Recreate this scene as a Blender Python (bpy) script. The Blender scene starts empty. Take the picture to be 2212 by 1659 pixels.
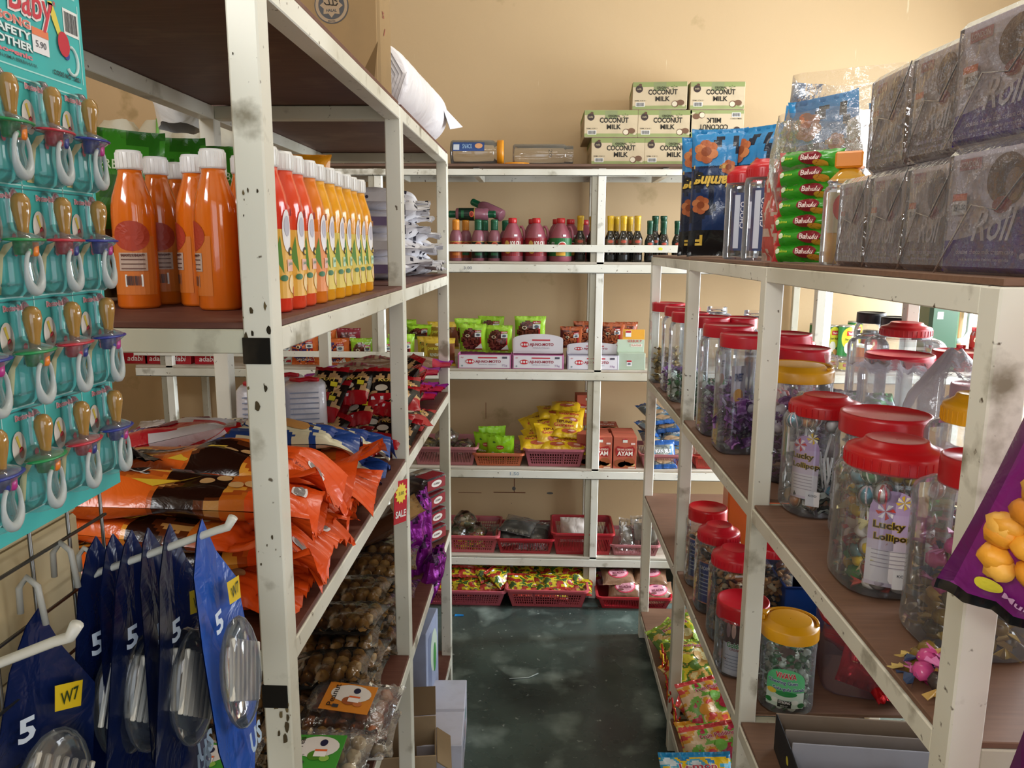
import bpy, math, random
from mathutils import Vector, Matrix, Euler, noise
sc = bpy.context.scene
COL = sc.collection
R = math.radians
# ------------------------------------------------------------------ camera
F_PX = 1665.0
def cam_axes(pitch=10.05, yaw=2.0, roll=0.3):
    p, y, r = R(pitch), R(yaw), R(roll)
    fw = Vector((-math.sin(y)*math.cos(p), math.cos(y)*math.cos(p), -math.sin(p)))
    rt = Vector((math.cos(y), math.sin(y), 0)); up = rt.cross(fw)
    return fw, rt*math.cos(r)+up*math.sin(r), up*math.cos(r)-rt*math.sin(r)
FW, RT, UP = cam_axes()
EYE = Vector((0, 0, 1.55))
cd = bpy.data.cameras.new('camera'); cam = bpy.data.objects.new('camera', cd); COL.objects.link(cam)
cam.matrix_world = Matrix((( RT.x, UP.x, -FW.x, EYE.x), (RT.y, UP.y, -FW.y, EYE.y), (RT.z, UP.z, -FW.z, EYE.z), (0,0,0,1)))
cd.sensor_width = 36; cd.lens = 36*F_PX/2212; cd.clip_start = 0.02
sc.camera = cam
# ------------------------------------------------------------------ light
w = bpy.data.worlds.new('world'); sc.world = w; w.use_nodes = True
w.node_tree.nodes['Background'].inputs[0].default_value = (0.80, 0.90, 1.0, 1)
w.node_tree.nodes['Background'].inputs[1].default_value = 0.8
def area(name, loc, target, sx, sy, power, col):
    l = bpy.data.lights.new(name, 'AREA'); l.shape = 'RECTANGLE'; l.size = sx; l.size_y = sy; l.energy = power; l.color = col
    o = bpy.data.objects.new(name, l); COL.objects.link(o); o.location = loc
    o.rotation_euler = (Vector(target)-Vector(loc)).to_track_quat('-Z', 'Y').to_euler()
area('daylight_window', (2.36, 2.0, 1.75), (0, 2.0, 1.35), 1.9, 1.3, 46, (0.90, 0.95, 1.0))
area('daylight_side_door', (2.36, 3.02, 1.1), (0.0, 3.05, 0.25), 0.4, 1.9, 85, (0.86, 0.94, 1.0))
area('daylight_entrance', (0.55, -1.35, 1.75), (0.3, 2.0, 1.1), 1.9, 1.7, 7.5, (0.96, 0.97, 1.0))
area('front_corner_fill', (2.25, -0.9, 2.1), (0.2, 2.2, 1.3), 1.2, 1.0, 11, (0.98, 0.97, 0.95))  # added fill lamp in the front right corner, no opening behind it
area('high_left_fill', (-1.35, -1.0, 2.68), (0.5, 1.1, 1.5), 1.3, 0.4, 23, (0.97, 0.98, 1.0))  # added fill lamp high at front left, brightens the right rack's aisle side
area('overhead_area_lamp', (0.3, 1.6, 2.84), (0.3, 1.6, 0), 1.1, 0.12, 5, (1.0, 0.95, 0.86))  # weak warm area lamp below the ceiling, no fixture modelled
sc.view_settings.view_transform = 'Standard'
try: sc.view_settings.look = 'None'
except Exception: pass
sc.view_settings.exposure = 0.50; sc.view_settings.gamma = 1; sc.view_settings.use_curve_mapping = False
try: sc.cycles.transparent_max_bounces = 28
except Exception: pass
# ------------------------------------------------------------------ pixel <-> place
def hit(px, py, x=None, y=None, z=None):
    d = FW + RT*((px-1106)/F_PX) - UP*((py-829.5)/F_PX)
    if x is not None: k = x/d.x
    elif y is not None: k = y/d.y
    else: k = (z-EYE.z)/d.z
    return EYE + d*k
# ------------------------------------------------------------------ materials
def hx(h):
    return tuple(((c/12.92) if c <= .04045 else ((c+.055)/1.055)**2.4) for c in (int(h[i:i+2], 16)/255 for i in (0, 2, 4)))
MATS = {}
def nd(nt, t, **kw):
    n = nt.nodes.new(t)
    for k, v in kw.items():
        if k.startswith('_'): setattr(n, k[1:], v)
        else: n.inputs[k.replace('9', ' ')].default_value = v
    return n
#            rough  metal  spec  bumpScale bumpStr  bumpDist  dirt
FIN = {'ink': (.45, 0, .4, 0, 0, 0, 0), 'card': (.72, 0, .25, 60, .15, .001, .12), 'film': (.24, 0, .55, 26, .55, .004, 0),
       'foil': (.27, .55, .5, 38, .6, .004, 0), 'plastic': (.3, 0, .5, 0, 0, 0, .06), 'rough': (.8, 0, .2, 40, .3, .002, .15),
       'metal': (.28, .9, .5, 0, 0, 0, 0), 'juice': (.12, 0, .6, 0, 0, 0, 0), 'food': (.45, 0, .4, 90, .5, .002, .2),
       'sheet': (.42, 0, .4, 14, .7, .008, 0)}
def mat(f):
    if f in MATS: return MATS[f]
    m = bpy.data.materials.new('finish_'+f); m.use_nodes = True; nt = m.node_tree; L = nt.links.new
    P = nt.nodes['Principled BSDF']; out = nt.nodes['Material Output']
    at = nd(nt, 'ShaderNodeAttribute', _attribute_name='Col')
    tc = nd(nt, 'ShaderNodeTexCoord')
    def nz(scale, detail=4, src=None):
        n = nd(nt, 'ShaderNodeTexNoise', Scale=scale, Detail=detail); L((src or tc).outputs['Object'] if not src else src, n.inputs['Vector']); return n
    def bump(h, s, d):
        b = nd(nt, 'ShaderNodeBump', Strength=s, Distance=d); L(h, b.inputs['Height']); L(b.outputs[0], P.inputs['Normal'])
    def mix(fac, a, b, bt='MIX'):
        x = nd(nt, 'ShaderNodeMix', _data_type='RGBA', _blend_type=bt)
        for s, v in ((0, fac), (6, a), (7, b)):
            if isinstance(v, (int, float)): x.inputs[s].default_value = v
            elif isinstance(v, tuple): x.inputs[s].default_value = (*v, 1)
            else: L(v, x.inputs[s])
        return x.outputs[2]
    def ramp(v, p0, p1, c0=(0, 0, 0), c1=(1, 1, 1)):
        r = nd(nt, 'ShaderNodeValToRGB'); e = r.color_ramp.elements
        e[0].position = p0; e[1].position = p1; e[0].color = (*c0, 1); e[1].color = (*c1, 1); L(v, r.inputs[0]); return r.outputs[0]
    if f in ('clear', 'bag', 'wrap'):
        tr = nd(nt, 'ShaderNodeBsdfTransparent'); gl = nd(nt, 'ShaderNodeBsdfGlossy', Roughness=.07 if f != 'bag' else .16)
        tr.inputs[0].default_value = {'clear': (.95, .96, .97, 1), 'bag': (.93, .93, .93, 1), 'wrap': (.95, .95, .95, 1)}[f]
        fr = nd(nt, 'ShaderNodeFresnel', IOR=1.5); lw = nd(nt, 'ShaderNodeLayerWeight', Blend=.35)
        ms = nd(nt, 'ShaderNodeMixShader'); ma = nd(nt, 'ShaderNodeMath', _operation='MULTIPLY_ADD')
        L(fr.outputs[0], ma.inputs[0]); ma.inputs[1].default_value = 1.1 if f != 'wrap' else 1.9; ma.inputs[2].default_value = .03 if f != 'wrap' else .05
        L(ma.outputs[0], ms.inputs[0]); L(tr.outputs[0], ms.inputs[1]); L(gl.outputs[0], ms.inputs[2])
        df = nd(nt, 'ShaderNodeBsdfDiffuse'); L(at.outputs['Color'], df.inputs[0])
        m2 = nd(nt, 'ShaderNodeMixShader'); mm = nd(nt, 'ShaderNodeMath', _operation='MULTIPLY_ADD')
        L(lw.outputs['Facing'], mm.inputs[0]); mm.inputs[1].default_value = {'clear': .20, 'bag': .4, 'wrap': .13}[f]; mm.inputs[2].default_value = {'clear': .012, 'bag': .16, 'wrap': .03}[f]
        L(mm.outputs[0], m2.inputs[0]); L(ms.outputs[0], m2.inputs[1]); L(df.outputs[0], m2.inputs[2]); L(m2.outputs[0], out.inputs[0])
        if f != 'clear':
            n = nz(16 if f == 'bag' else 24, 5); b = nd(nt, 'ShaderNodeBump', Strength=.8, Distance=.012); L(n.outputs[0], b.inputs['Height'])
            for s in (gl, fr, df): L(b.outputs[0], s.inputs['Normal'])
        m.diffuse_color = (.9, .9, .9, .3)
    elif f == 'paint':      # old white gloss on steel: chips and grime in patches
        n = nz(11, 6); n2 = nz(70, 3); n3 = nz(2.6, 3)
        c = mix(ramp(n.outputs[0], .60, .70), at.outputs['Color'], hx('8d8672'))
        c = mix(ramp(n2.outputs[0], .68, .74), c, hx('5a4c38'))
        c = mix(ramp(n3.outputs[0], .45, .75), c, hx('b9b39c'))
        L(c, P.inputs['Base Color']); P.inputs['Roughness'].default_value = .38; bump(n.outputs[0], .25, .002)
    elif f == 'board':      # brown hardboard, worn pale dusty scuffs
        n = nz(9, 6); mp = nd(nt, 'ShaderNodeMapping'); mp.inputs['Scale'].default_value = (3, 40, 40); L(tc.outputs['Object'], mp.inputs[0])
        g = nz(4, 4, mp.outputs[0])
        c = mix(ramp(n.outputs[0], .55, .85), at.outputs['Color'], hx('8b6c58')); c = mix(.22, c, ramp(g.outputs[0], .3, .7, hx('3a2018'), hx('84604c')))
        L(c, P.inputs['Base Color']); P.inputs['Roughness'].default_value = .55; bump(g.outputs[0], .1, .001)
    elif f == 'wall':       # distempered plaster, smears and scratches
        n = nz(.9, 5); n2 = nz(28, 4); n3 = nz(5, 8)
        mp = nd(nt, 'ShaderNodeMapping'); mp.inputs['Scale'].default_value = (14, 14, 1.6); L(tc.outputs['Object'], mp.inputs[0]); st = nz(3, 3, mp.outputs[0])
        c = mix(ramp(n.outputs[0], .35, .7), at.outputs['Color'], hx('c7ab80'), 'MIX'); c = mix(.5, at.outputs['Color'], c)
        c = mix(ramp(n3.outputs[0], .66, .73), c, hx('b39a70')); c = mix(ramp(st.outputs[0], .74, .78), c, hx('dccba6'))
        L(c, P.inputs['Base Color']); P.inputs['Roughness'].default_value = .6; bump(n2.outputs[0], .18, .004)
    elif f == 'floor':      # green-black polished cement, scuffs
        n = nz(1.7, 8); n2 = nz(6, 8); n3 = nz(45, 4)
        c = ramp(n.outputs[0], .35, .68, hx('232b29'), hx('55665f')); c = mix(ramp(n2.outputs[0], .54, .74), c, hx('84928a'))
        c = mix(ramp(n3.outputs[0], .66, .74), c, hx('9aa39c')); L(c, P.inputs['Base Color'])
        r = ramp(n2.outputs[0], .3, .7, (.16,)*3, (.42,)*3); L(r, P.inputs['Roughness']); bump(n3.outputs[0], .12, .002)
    else:
        ro, me, sp, bs, bst, bd, dirt = FIN[f]
        P.inputs['Roughness'].default_value = ro; P.inputs['Metallic'].default_value = me; P.inputs['Specular IOR Level'].default_value = sp
        c = at.outputs['Color']
        if dirt:
            n = nz(13, 5); c = mix(ramp(n.outputs[0], .5, .8, (0, 0, 0), (dirt*2.2,)*3), c, hx('6e5f48'))
        L(c, P.inputs['Base Color'])
        if bs:
            n = nz(bs, 3)
            if f in ('film', 'foil', 'sheet'): n.inputs['Distortion'].default_value = 1.4
            bump(n.outputs[0], bst, bd)
        if f == 'juice':
            P.inputs['Subsurface Weight'].default_value = .25; P.inputs['Subsurface Radius'].default_value = (.02, .008, .003); P.inputs['Subsurface Scale'].default_value = .5
            P.inputs['Coat Weight'].default_value = .6
    MATS[f] = m; return m
# ------------------------------------------------------------------ text outlines
_TX = {}
def glyphs(s, bold=0.0, shear=0.0):
    k = (s, bold, shear)
    if k not in _TX:
        cu = bpy.data.curves.new('t', 'FONT'); cu.body = s; cu.resolution_u = 2; cu.offset = bold; cu.shear = shear
        ob = bpy.data.objects.new('t', cu); COL.objects.link(ob)
        me = bpy.data.meshes.new_from_object(ob)
        vs = [(v.co.x, v.co.y) for v in me.vertices]; fs = [tuple(p.vertices) for p in me.polygons]
        bpy.data.objects.remove(ob); bpy.data.curves.remove(cu); bpy.data.meshes.remove(me)
        x0 = min(v[0] for v in vs); x1 = max(v[0] for v in vs); y0 = min(v[1] for v in vs); y1 = max(v[1] for v in vs)
        vs = [((x-x0)/(x1-x0)-.5, (y-y0)/(y1-y0)-.5) for x, y in vs]
        _TX[k] = (vs, fs, (x1-x0)/(y1-y0))
    return _TX[k]
# ------------------------------------------------------------------ mesh builder
class MB:
    def __init__(s): s.v = []; s.f = []; s.c = []; s.m = []; s.s = []
    def add(s, vs, fs, col, fin='plastic', sm=False, M=None):
        o = len(s.v); s.v += [tuple(M @ Vector(v)) if M else tuple(v) for v in vs]
        s.f += [tuple(i+o for i in f) for f in fs]
        s.c += list(col) if isinstance(col, list) else [col]*len(fs)
        s.m += [fin]*len(fs); s.s += [sm]*len(fs); return s
    def obj(s, name, parent=None, loc=(0, 0, 0), rot=(0, 0, 0), sc_=None):
        me = bpy.data.meshes.new(name); me.from_pydata(s.v, [], s.f)
        fins = sorted(set(s.m))
        for f in fins: me.materials.append(mat(f))
        me.polygons.foreach_set('material_index', [fins.index(f) for f in s.m]); me.polygons.foreach_set('use_smooth', s.s)
        a = me.color_attributes.new('Col', 'FLOAT_COLOR', 'CORNER'); d = []; cc = {}
        for f, c in zip(s.f, s.c):
            if isinstance(c, str):
                if c not in cc: cc[c] = hx(c)
                c = cc[c]
            d += [c[0], c[1], c[2], 1.0]*len(f)
        a.data.foreach_set('color', d); me.update()
        o = bpy.data.objects.new(name, me); COL.objects.link(o); o.parent = parent; o.location = loc; o.rotation_euler = rot
        if sc_: o.scale = sc_
        return o
    def box(s, x0, x1, y0, y1, z0, z1, col, fin='card', ch=.0015, M=None):
        ch = min(ch, (x1-x0)*.45, (y1-y0)*.45, (z1-z0)*.45); vs = []; c = {}
        X = (x0, x1); Y = (y0, y1); Z = (z0, z1)
        for i in (0, 1):
            for j in (0, 1):
                for k in (0, 1):
                    a, b, e = X[i], Y[j], Z[k]; p = ch if i == 0 else -ch; q = ch if j == 0 else -ch; r = ch if k == 0 else -ch
                    c[i, j, k] = len(vs); vs += [(a, b+q, e+r), (a+p, b, e+r), (a+p, b+q, e)]
        fs = []
        g = lambda i, j, k, n: c[i, j, k]+n
        def q(l): fs.append(tuple(l))
        q([g(0,0,0,0), g(0,0,1,0), g(0,1,1,0), g(0,1,0,0)]); q([g(1,0,0,0), g(1,1,0,0), g(1,1,1,0), g(1,0,1,0)])
        q([g(0,0,0,1), g(1,0,0,1), g(1,0,1,1), g(0,0,1,1)]); q([g(0,1,0,1), g(0,1,1,1), g(1,1,1,1), g(1,1,0,1)])
        q([g(0,0,0,2), g(0,1,0,2), g(1,1,0,2), g(1,0,0,2)]); q([g(0,0,1,2), g(1,0,1,2), g(1,1,1,2), g(0,1,1,2)])
        for i in (0, 1):
            for j in (0, 1): q([g(i,j,0,0), g(i,j,0,1), g(i,j,1,1), g(i,j,1,0)])
            for k in (0, 1): q([g(i,0,k,0), g(i,0,k,2), g(i,1,k,2), g(i,1,k,0)])
        for j in (0, 1):
            for k in (0, 1): q([g(0,j,k,1), g(0,j,k,2), g(1,j,k,2), g(1,j,k,1)])
        for i in (0, 1):
            for j in (0, 1):
                for k in (0, 1): q([g(i,j,k,0), g(i,j,k,1), g(i,j,k,2)])
        return s.add(vs, fs, col, fin, False, M)
    def lathe(s, prof, col, fin='plastic', n=24, p=2.0, sx=1, sy=1, M=None, cap=(True, True), rot=0.0):
        """prof: list of (r, z[, colour]); p = superellipse power (2 round, 4+ squarish)"""
        vs = []; fs = []; cs = []
        for q in prof:
            for k in range(n):
                t = 2*math.pi*k/n+rot; c, d = math.cos(t), math.sin(t); g = (abs(c)**p+abs(d)**p)**(-1/p) if p != 2 else 1
                vs.append((q[0]*g*c*sx, q[0]*g*d*sy, q[1]))
        for i in range(len(prof)-1):
            cc = prof[i+1][2] if len(prof[i+1]) > 2 else col
            for k in range(n): fs.append((i*n+k, i*n+(k+1) % n, (i+1)*n+(k+1) % n, (i+1)*n+k)); cs.append(cc)
        if cap[0]: fs.append(tuple(reversed(range(n)))); cs.append(prof[0][2] if len(prof[0]) > 2 else col)
        if cap[1]: fs.append(tuple((len(prof)-1)*n+k for k in range(n))); cs.append(prof[-1][2] if len(prof[-1]) > 2 else col)
        return s.add(vs, fs, cs, fin, True, M)
    def tube(s, pts, r, col, fin='plastic', n=8, closed=False, M=None):
        pts = [Vector(p) for p in pts]; N = len(pts); vs = []; fs = []; pn = None
        rr = r if isinstance(r, (list, tuple)) else [r]*N
        for i, p in enumerate(pts):
            a = pts[(i-1) % N] if closed or i else p; b = pts[(i+1) % N] if closed or i < N-1 else p
            t = (b-a).normalized()
            if pn is None: pn = t.orthogonal().normalized()
            pn = (pn - t*pn.dot(t)).normalized(); bn = t.cross(pn)
            for k in range(n): vs.append(p+(pn*math.cos(2*math.pi*k/n)+bn*math.sin(2*math.pi*k/n))*rr[i])
        for i in range(N if closed else N-1):
            j = (i+1) % N
            for k in range(n): fs.append((i*n+k, i*n+(k+1) % n, j*n+(k+1) % n, j*n+k))
        if not closed: fs += [tuple(reversed(range(n))), tuple((N-1)*n+k for k in range(n))]
        return s.add(vs, fs, col, fin, True, M)
    def ball(s, c, rx, ry, rz, col, fin='plastic', n=10, m=7, M=None, wob=0, seed=0):
        vs = []; fs = []
        for i in range(m+1):
            th = math.pi*i/m
            for k in range(n):
                ph = 2*math.pi*k/n; d = Vector((math.sin(th)*math.cos(ph), math.sin(th)*math.sin(ph), math.cos(th)))
                g = 1+wob*noise.noise(d*2.1+Vector((seed*3.7, seed, 0))) if wob else 1
                vs.append((c[0]+d.x*rx*g, c[1]+d.y*ry*g, c[2]+d.z*rz*g))
        for i in range(m):
            for k in range(n): fs.append((i*n+k, (i+1)*n+k, (i+1)*n+(k+1) % n, i*n+(k+1) % n))
        return s.add(vs, fs, col, fin, True, M)
    # ---- flat print laid on a surface S(a, b, lift)
    def text(s, t, S, cx, cy, w, h, col, fin='ink', bold=.01, shear=0.0, e=.0006, out=None, flip=False):
        vs, fs, asp = glyphs(t, bold, shear)
        if h is None: h = w/asp
        if out:
            v2, f2, _ = glyphs(t, bold+.045, shear)
            s.add([S(cx+x*w*1.03, cy+y*h*1.12, e) for x, y in v2], f2, out, fin); e += .0005
        k = -1 if flip else 1
        return s.add([S(cx+k*x*w, cy+k*y*h, e) for x, y in vs], fs, col, fin)
    def rect(s, S, cx, cy, w, h, col, fin='ink', e=.0003, n=1, m=1):
        vs = [S(cx-w/2+w*i/n, cy-h/2+h*j/m, e) for j in range(m+1) for i in range(n+1)]
        fs = [(j*(n+1)+i, j*(n+1)+i+1, (j+1)*(n+1)+i+1, (j+1)*(n+1)+i) for j in range(m) for i in range(n)]
        return s.add(vs, fs, col, fin)
    def ell(s, S, cx, cy, rx, ry, col, fin='ink', e=.0004, n=20, k=2):
        vs = [S(cx, cy, e)]; fs = []
        for q in range(1, k+1): vs += [S(cx+rx*q/k*math.cos(2*math.pi*i/n), cy+ry*q/k*math.sin(2*math.pi*i/n), e) for i in range(n)]
        for i in range(n): fs.append((0, 1+i, 1+(i+1) % n))
        for q in range(k-1):
            for i in range(n): fs.append((1+q*n+i, 1+(q+1)*n+i, 1+(q+1)*n+(i+1) % n, 1+q*n+(i+1) % n))
        return s.add(vs, fs, col, fin)
    def poly(s, S, pts, col, fin='ink', e=.0005):
        return s.add([S(a, b, e) for a, b in pts], [tuple(range(len(pts)))], col, fin)
    def barcode(s, S, cx, cy, w, h, seed=1, e=.0004):
        s.rect(S, cx, cy, w, h, 'e8e6e0', e=e); rd = random.Random(seed); x = cx-w*.42
        while x < cx+w*.4:
            b = w*rd.choice((.02, .03, .045)); s.rect(S, x+b/2, cy, b, h*.78, '333338', e=e+.0002); x += b+w*rd.choice((.02, .03))
        return s
def Sf(d, z0=0.0, x0=0.0): return lambda a, b, e=0: Vector((x0+a, -d-e, z0+b))
def Sc(r, a0=0.0, z0=0.0): return lambda a, b, e=0: Vector(((r+e)*math.sin(a/r+a0), -(r+e)*math.cos(a/r+a0), z0+b))
def Stop(z): return lambda a, b, e=0: Vector((a, b, z+e))
def tag(o, label, cat, group=None, kind=None):
    o['label'] = label; o['category'] = cat
    if group: o['group'] = group
    if kind: o['kind'] = kind
    return o
def thing(name, label, cat, loc=(0, 0, 0), rot=(0, 0, 0), group=None):
    o = bpy.data.objects.new(name, None); COL.objects.link(o); o.location = loc; o.rotation_euler = rot; o.empty_display_size = .05
    return tag(o, label, cat, group)
def dup(o, loc=None, rot=None, label=None, group=None, parent=None, scale=None):
    c = o.copy(); COL.objects.link(c); c.parent = parent
    if loc is not None: c.location = loc
    if rot is not None: c.rotation_euler = rot
    if scale is not None: c.scale = (scale,)*3 if isinstance(scale, (int, float)) else scale
    if label:
        c['label'] = label
    if group: c['group'] = group
    for ch in list(o.children): dup(ch, parent=c)
    return c
def struct(mb, name):
    o = mb.obj(name); o['kind'] = 'structure'; return o
# ------------------------------------------------------------------ room
WALL = 'cfb38b'
m = MB(); m.box(-2.2, 2.45, -1.6, 3.72, -.06, 0, '303a37', 'floor'); struct(m, 'floor')
m = MB(); m.box(-2.2, 2.45, -1.6, 3.72, 2.9, 2.96, 'd9d2bd', 'wall'); struct(m, 'ceiling')
m = MB(); m.box(-2.2, 2.45, 3.66, 3.72, 0, 2.9, WALL, 'wall')
S = Sf(-3.66)
for px, py, rx, ry in ((1110, 1056, .009, .01), (1188, 1066, .016, .006), (1105, 1088, .002, .002)):
    p = hit(px, py, y=3.655); m.ell(S, p.x, p.z, rx, ry, '6d6a66', 'rough')
for (a, b, c, d) in ((1066, 1065, 1135, 1064), (1112, 1024, 1110, 1064), (990, 1064, 1040, 1066), (1050, 870, 1049, 905)):
    p = hit(a, b, y=3.655); q = hit(c, d, y=3.655); m.rect(S, (p.x+q.x)/2, (p.z+q.z)/2, max(abs(p.x-q.x), .0025), max(abs(p.z-q.z), .0025), '7a4a33', 'rough')
struct(m, 'wall_back')
m = MB(); m.box(-2.26, -2.2, -1.6, 3.72, 0, 2.9, WALL, 'wall'); struct(m, 'wall_left')
m = MB()                                                   # right wall with a window opening and a side door opening
for a in ((-1.6, 1.05, 0, 2.9), (1.05, 2.7, 0, 1.1), (1.05, 2.7, 2.4, 2.9), (2.7, 2.78, 0, 2.9), (2.78, 3.3, 2.15, 2.9), (3.3, 3.72, 0, 2.9)):
    m.box(2.45, 2.53, *a, WALL, 'wall', .0005)
struct(m, 'wall_right')
m = MB()
for a in ((-2.2, -.5, 0, 2.9), (1.6, 2.45, 0, 2.9), (-.5, 1.6, 2.5, 2.9)): m.box(a[0], a[1], -1.66, -1.6, a[2], a[3], WALL, 'wall', .0005)
struct(m, 'wall_front')
m = MB()
for y in (1.05, 1.86, 2.67): m.box(2.46, 2.5, y, y+.035, 1.1, 2.4, 'dcdcd4', 'paint')
for z in (1.1, 2.365): m.box(2.46, 2.5, 1.05, 2.7, z, z+.035, 'dcdcd4', 'paint')
struct(m, 'window_1')
m = MB()
for y in (2.78, 3.26): m.box(2.46, 2.51, y, y+.04, 0, 2.15, 'dcdcd4', 'paint')
m.box(2.46, 2.51, 2.78, 3.3, 2.11, 2.15, 'dcdcd4', 'paint'); struct(m, 'door_1')
# plank partition beside the grid, left foreground
m = MB()
for i in range(15): m.box(-.53, -.475, -.9, .745, .08+i*.12, .08+i*.12+.118, 'cdbb93', 'wall', .003)
m.box(-.535, -.53, -.9, .745, 0, 1.9, 'b09d78', 'wall'); struct(m, 'wall_partition')
# ------------------------------------------------------------------ racks
PW = 'e6e4d6'
def rack(name, label, x0, x1, ys, tops, ztop, board='5e3125', aisle=1, pw=.034):
    """rack running in depth; aisle=+1 when its open front looks to +x"""
    t = thing(name, label, 'shelf', ((x0+x1)/2, ys[0], 0)); ox, oy = (x0+x1)/2, ys[0]
    for i, y in enumerate(ys):
        for x in (x0, x1-pw):
            m = MB(); m.box(x-ox, x-ox+pw, y-oy, y-oy+pw, 0, ztop, PW, 'paint', .002)
            if i == 0 and abs(x-(x1-pw)) < 1e-6 and aisle == 1:       # black tape and soot patches round the joints
                for z in (1.418, .99): m.box(x-ox-.001, x-ox+pw*.9, y-oy-.0015, y-oy+.01, z, z+.03, '17140f', 'rough', .0005)
            if i == 0 and aisle == 1 and x > x0:
                rp_ = random.Random(2); Sp = lambda a, b, e=0: Vector((x-ox+.017+a, -.0004-e, b))
                for q_ in range(46):
                    zc = rp_.choice((1.455, 1.40, .96, 1.0, .93, 1.2, 1.6, 1.75, .8)); a_, b_, s_ = rp_.uniform(-.016, .016), zc+rp_.gauss(0, .022), rp_.uniform(.0006, .0045)*(1 if zc in (1.455, 1.40, .96, 1.0, .93) else .35)
                    s_ = min(s_, .0165-abs(a_)) if abs(a_) < .0155 else .0005
                    m.poly(Sp, [(a_+s_*rp_.uniform(.6, 1)*math.cos(R(45*w_)), b_+s_*2*rp_.uniform(.5, 1.3)*math.sin(R(45*w_))) for w_ in range(8)], rp_.choice(('2a2418', '4a3f2a', '6a5c3e')), 'rough', .0001+.00002*q_)
            m.obj('post', t)
    for z in tops:
        for x in (x0, x1-pw): m = MB(); m.box(x-ox+.001, x-ox+pw-.001, ys[0]-oy+pw, ys[-1]-oy, z-.036, z-.008, PW, 'paint', .0015); m.obj('rail', t)
        for y in ys: m = MB(); m.box(x0-ox+pw, x1-ox-pw, y-oy+.002, y-oy+pw-.002, z-.036, z-.008, 'cfcdb8', 'paint', .0015); m.obj('cross_bar', t)
        for a, b in zip(ys, ys[1:]):
            m = MB(); m.box(x0-ox+.004, x1-ox-.003, a-oy+(.003 if a == ys[0] else pw+.001), b-oy-.002+(pw if b == ys[-1] else .0), z-.0075, z, board, 'board', .001)
            # notch round the posts is covered by the rails
            m.obj('shelf_board', t)
    return t
LX0, LX1 = -.735, -.30
rack('shelf_rack', 'white steel left aisle rack with brown boards, holding juice bottles and orange packs', LX0, LX1, (.855, 1.70, 2.53), (1.853, 1.465, 1.072, .585, .115), 1.845)
RX0, RX1 = .416, 1.06
rack('shelf_rack', 'white steel right aisle rack with brown boards full of sweet jars', RX0, RX1, (.715, 1.445, 2.19, 2.90), (1.525, 1.062, .60, .115), 1.517, '7a5a46', -1)
t = thing('shelf_rack', 'long white steel rack standing against the back wall, carrying sauces and baskets', 'shelf', (0, 3.25, 0))
for x in (-1.63, -.70, .222, 1.17, 1.95):
    m = MB(); m.box(x+.012, x+.044, 0, .03, 0, 1.868, 'f0efe6', 'paint', .002); m.obj('post', t)
    m = MB(); m.box(x-.013, x+.0115, .004, .028, 0, 1.868, 'aaa696', 'paint', .002); m.obj('post', t)  # second bar painted greyer, stands in for the post's dimmer lit face
    m = MB(); m.box(x, x+.03, .365, .39, 0, 1.868, PW, 'paint', .002); m.obj('post', t)
BZ = (1.885, 1.492, 1.038, .602, .196)
for i, z in enumerate(BZ):
    m = MB(); m.box(-1.75, 2.05, -.004, -.0005, z-.047, z-.011 if i else z-.02, 'e9e8dd', 'paint', .001); m.box(-1.75, 2.05, -.004, .02, z-.047, z-.043, 'e9e8dd', 'paint', .001); m.obj('rail', t)
    m = MB(); m.box(-1.75, 2.05, .392, .398, z-.04, z-.01, PW, 'paint', .001); m.obj('rail', t)
    for x in ([-1.5, -.62, -.28, .5, 1.3] if i == 0 else []): m = MB(); m.box(x, x+.025, .032, .362, z-.045, z-.012, PW, 'paint'); m.obj('cross_bar', t)
    m = MB(); m.box(-1.75, 2.05, -.012 if i == 0 else .0, .398, z-.01, z, '6d5040' if i == 0 else 'cfc8b8', 'board', .001)
    m.obj('shelf_board', t)
m = MB(); m.box(-.69, 1.95, -.01, -.004, 1.532, 1.562, 'e9e8dd', 'paint'); m.obj('guard_rail', t)
m = MB(); m.box(-1.75, -.49, -.01, -.004, 1.082, 1.108, 'e9e8dd', 'paint'); m.obj('guard_rail', t)
m = MB(); S = Sf(.0055)
m.text('3.00', S, -.30, 1.465, .035, .012, '8a8a90'); m.text('1.50', S, -.1, .577, .04, .014, '8fa0b0'); m.text('2.52', S, .62, .577, .035, .012, '8fa0b0')
m.obj('price_marking', t)
# rack along the left wall
t = thing('shelf_rack', 'white steel rack on the left wall, seen between the soother card and the back rack', 'shelf', (-2.0, 2.0, 0))
for y in (0, 1.02):
    for x in (-.18, .2): m = MB(); m.box(x, x+.03, y, y+.03, 0, 1.9, PW, 'paint'); m.obj('post', t)
for z in (1.88, 1.3, .95, .60, .2):
    m = MB(); m.box(-.19, .23, -.002, 1.052, z-.03, z-.008, PW, 'paint'); m.obj('rail', t)
    m = MB(); m.box(-.19, .232, -.004, 1.054, z-.0075, z, '6d5040', 'board'); m.obj('shelf_board', t)
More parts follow.
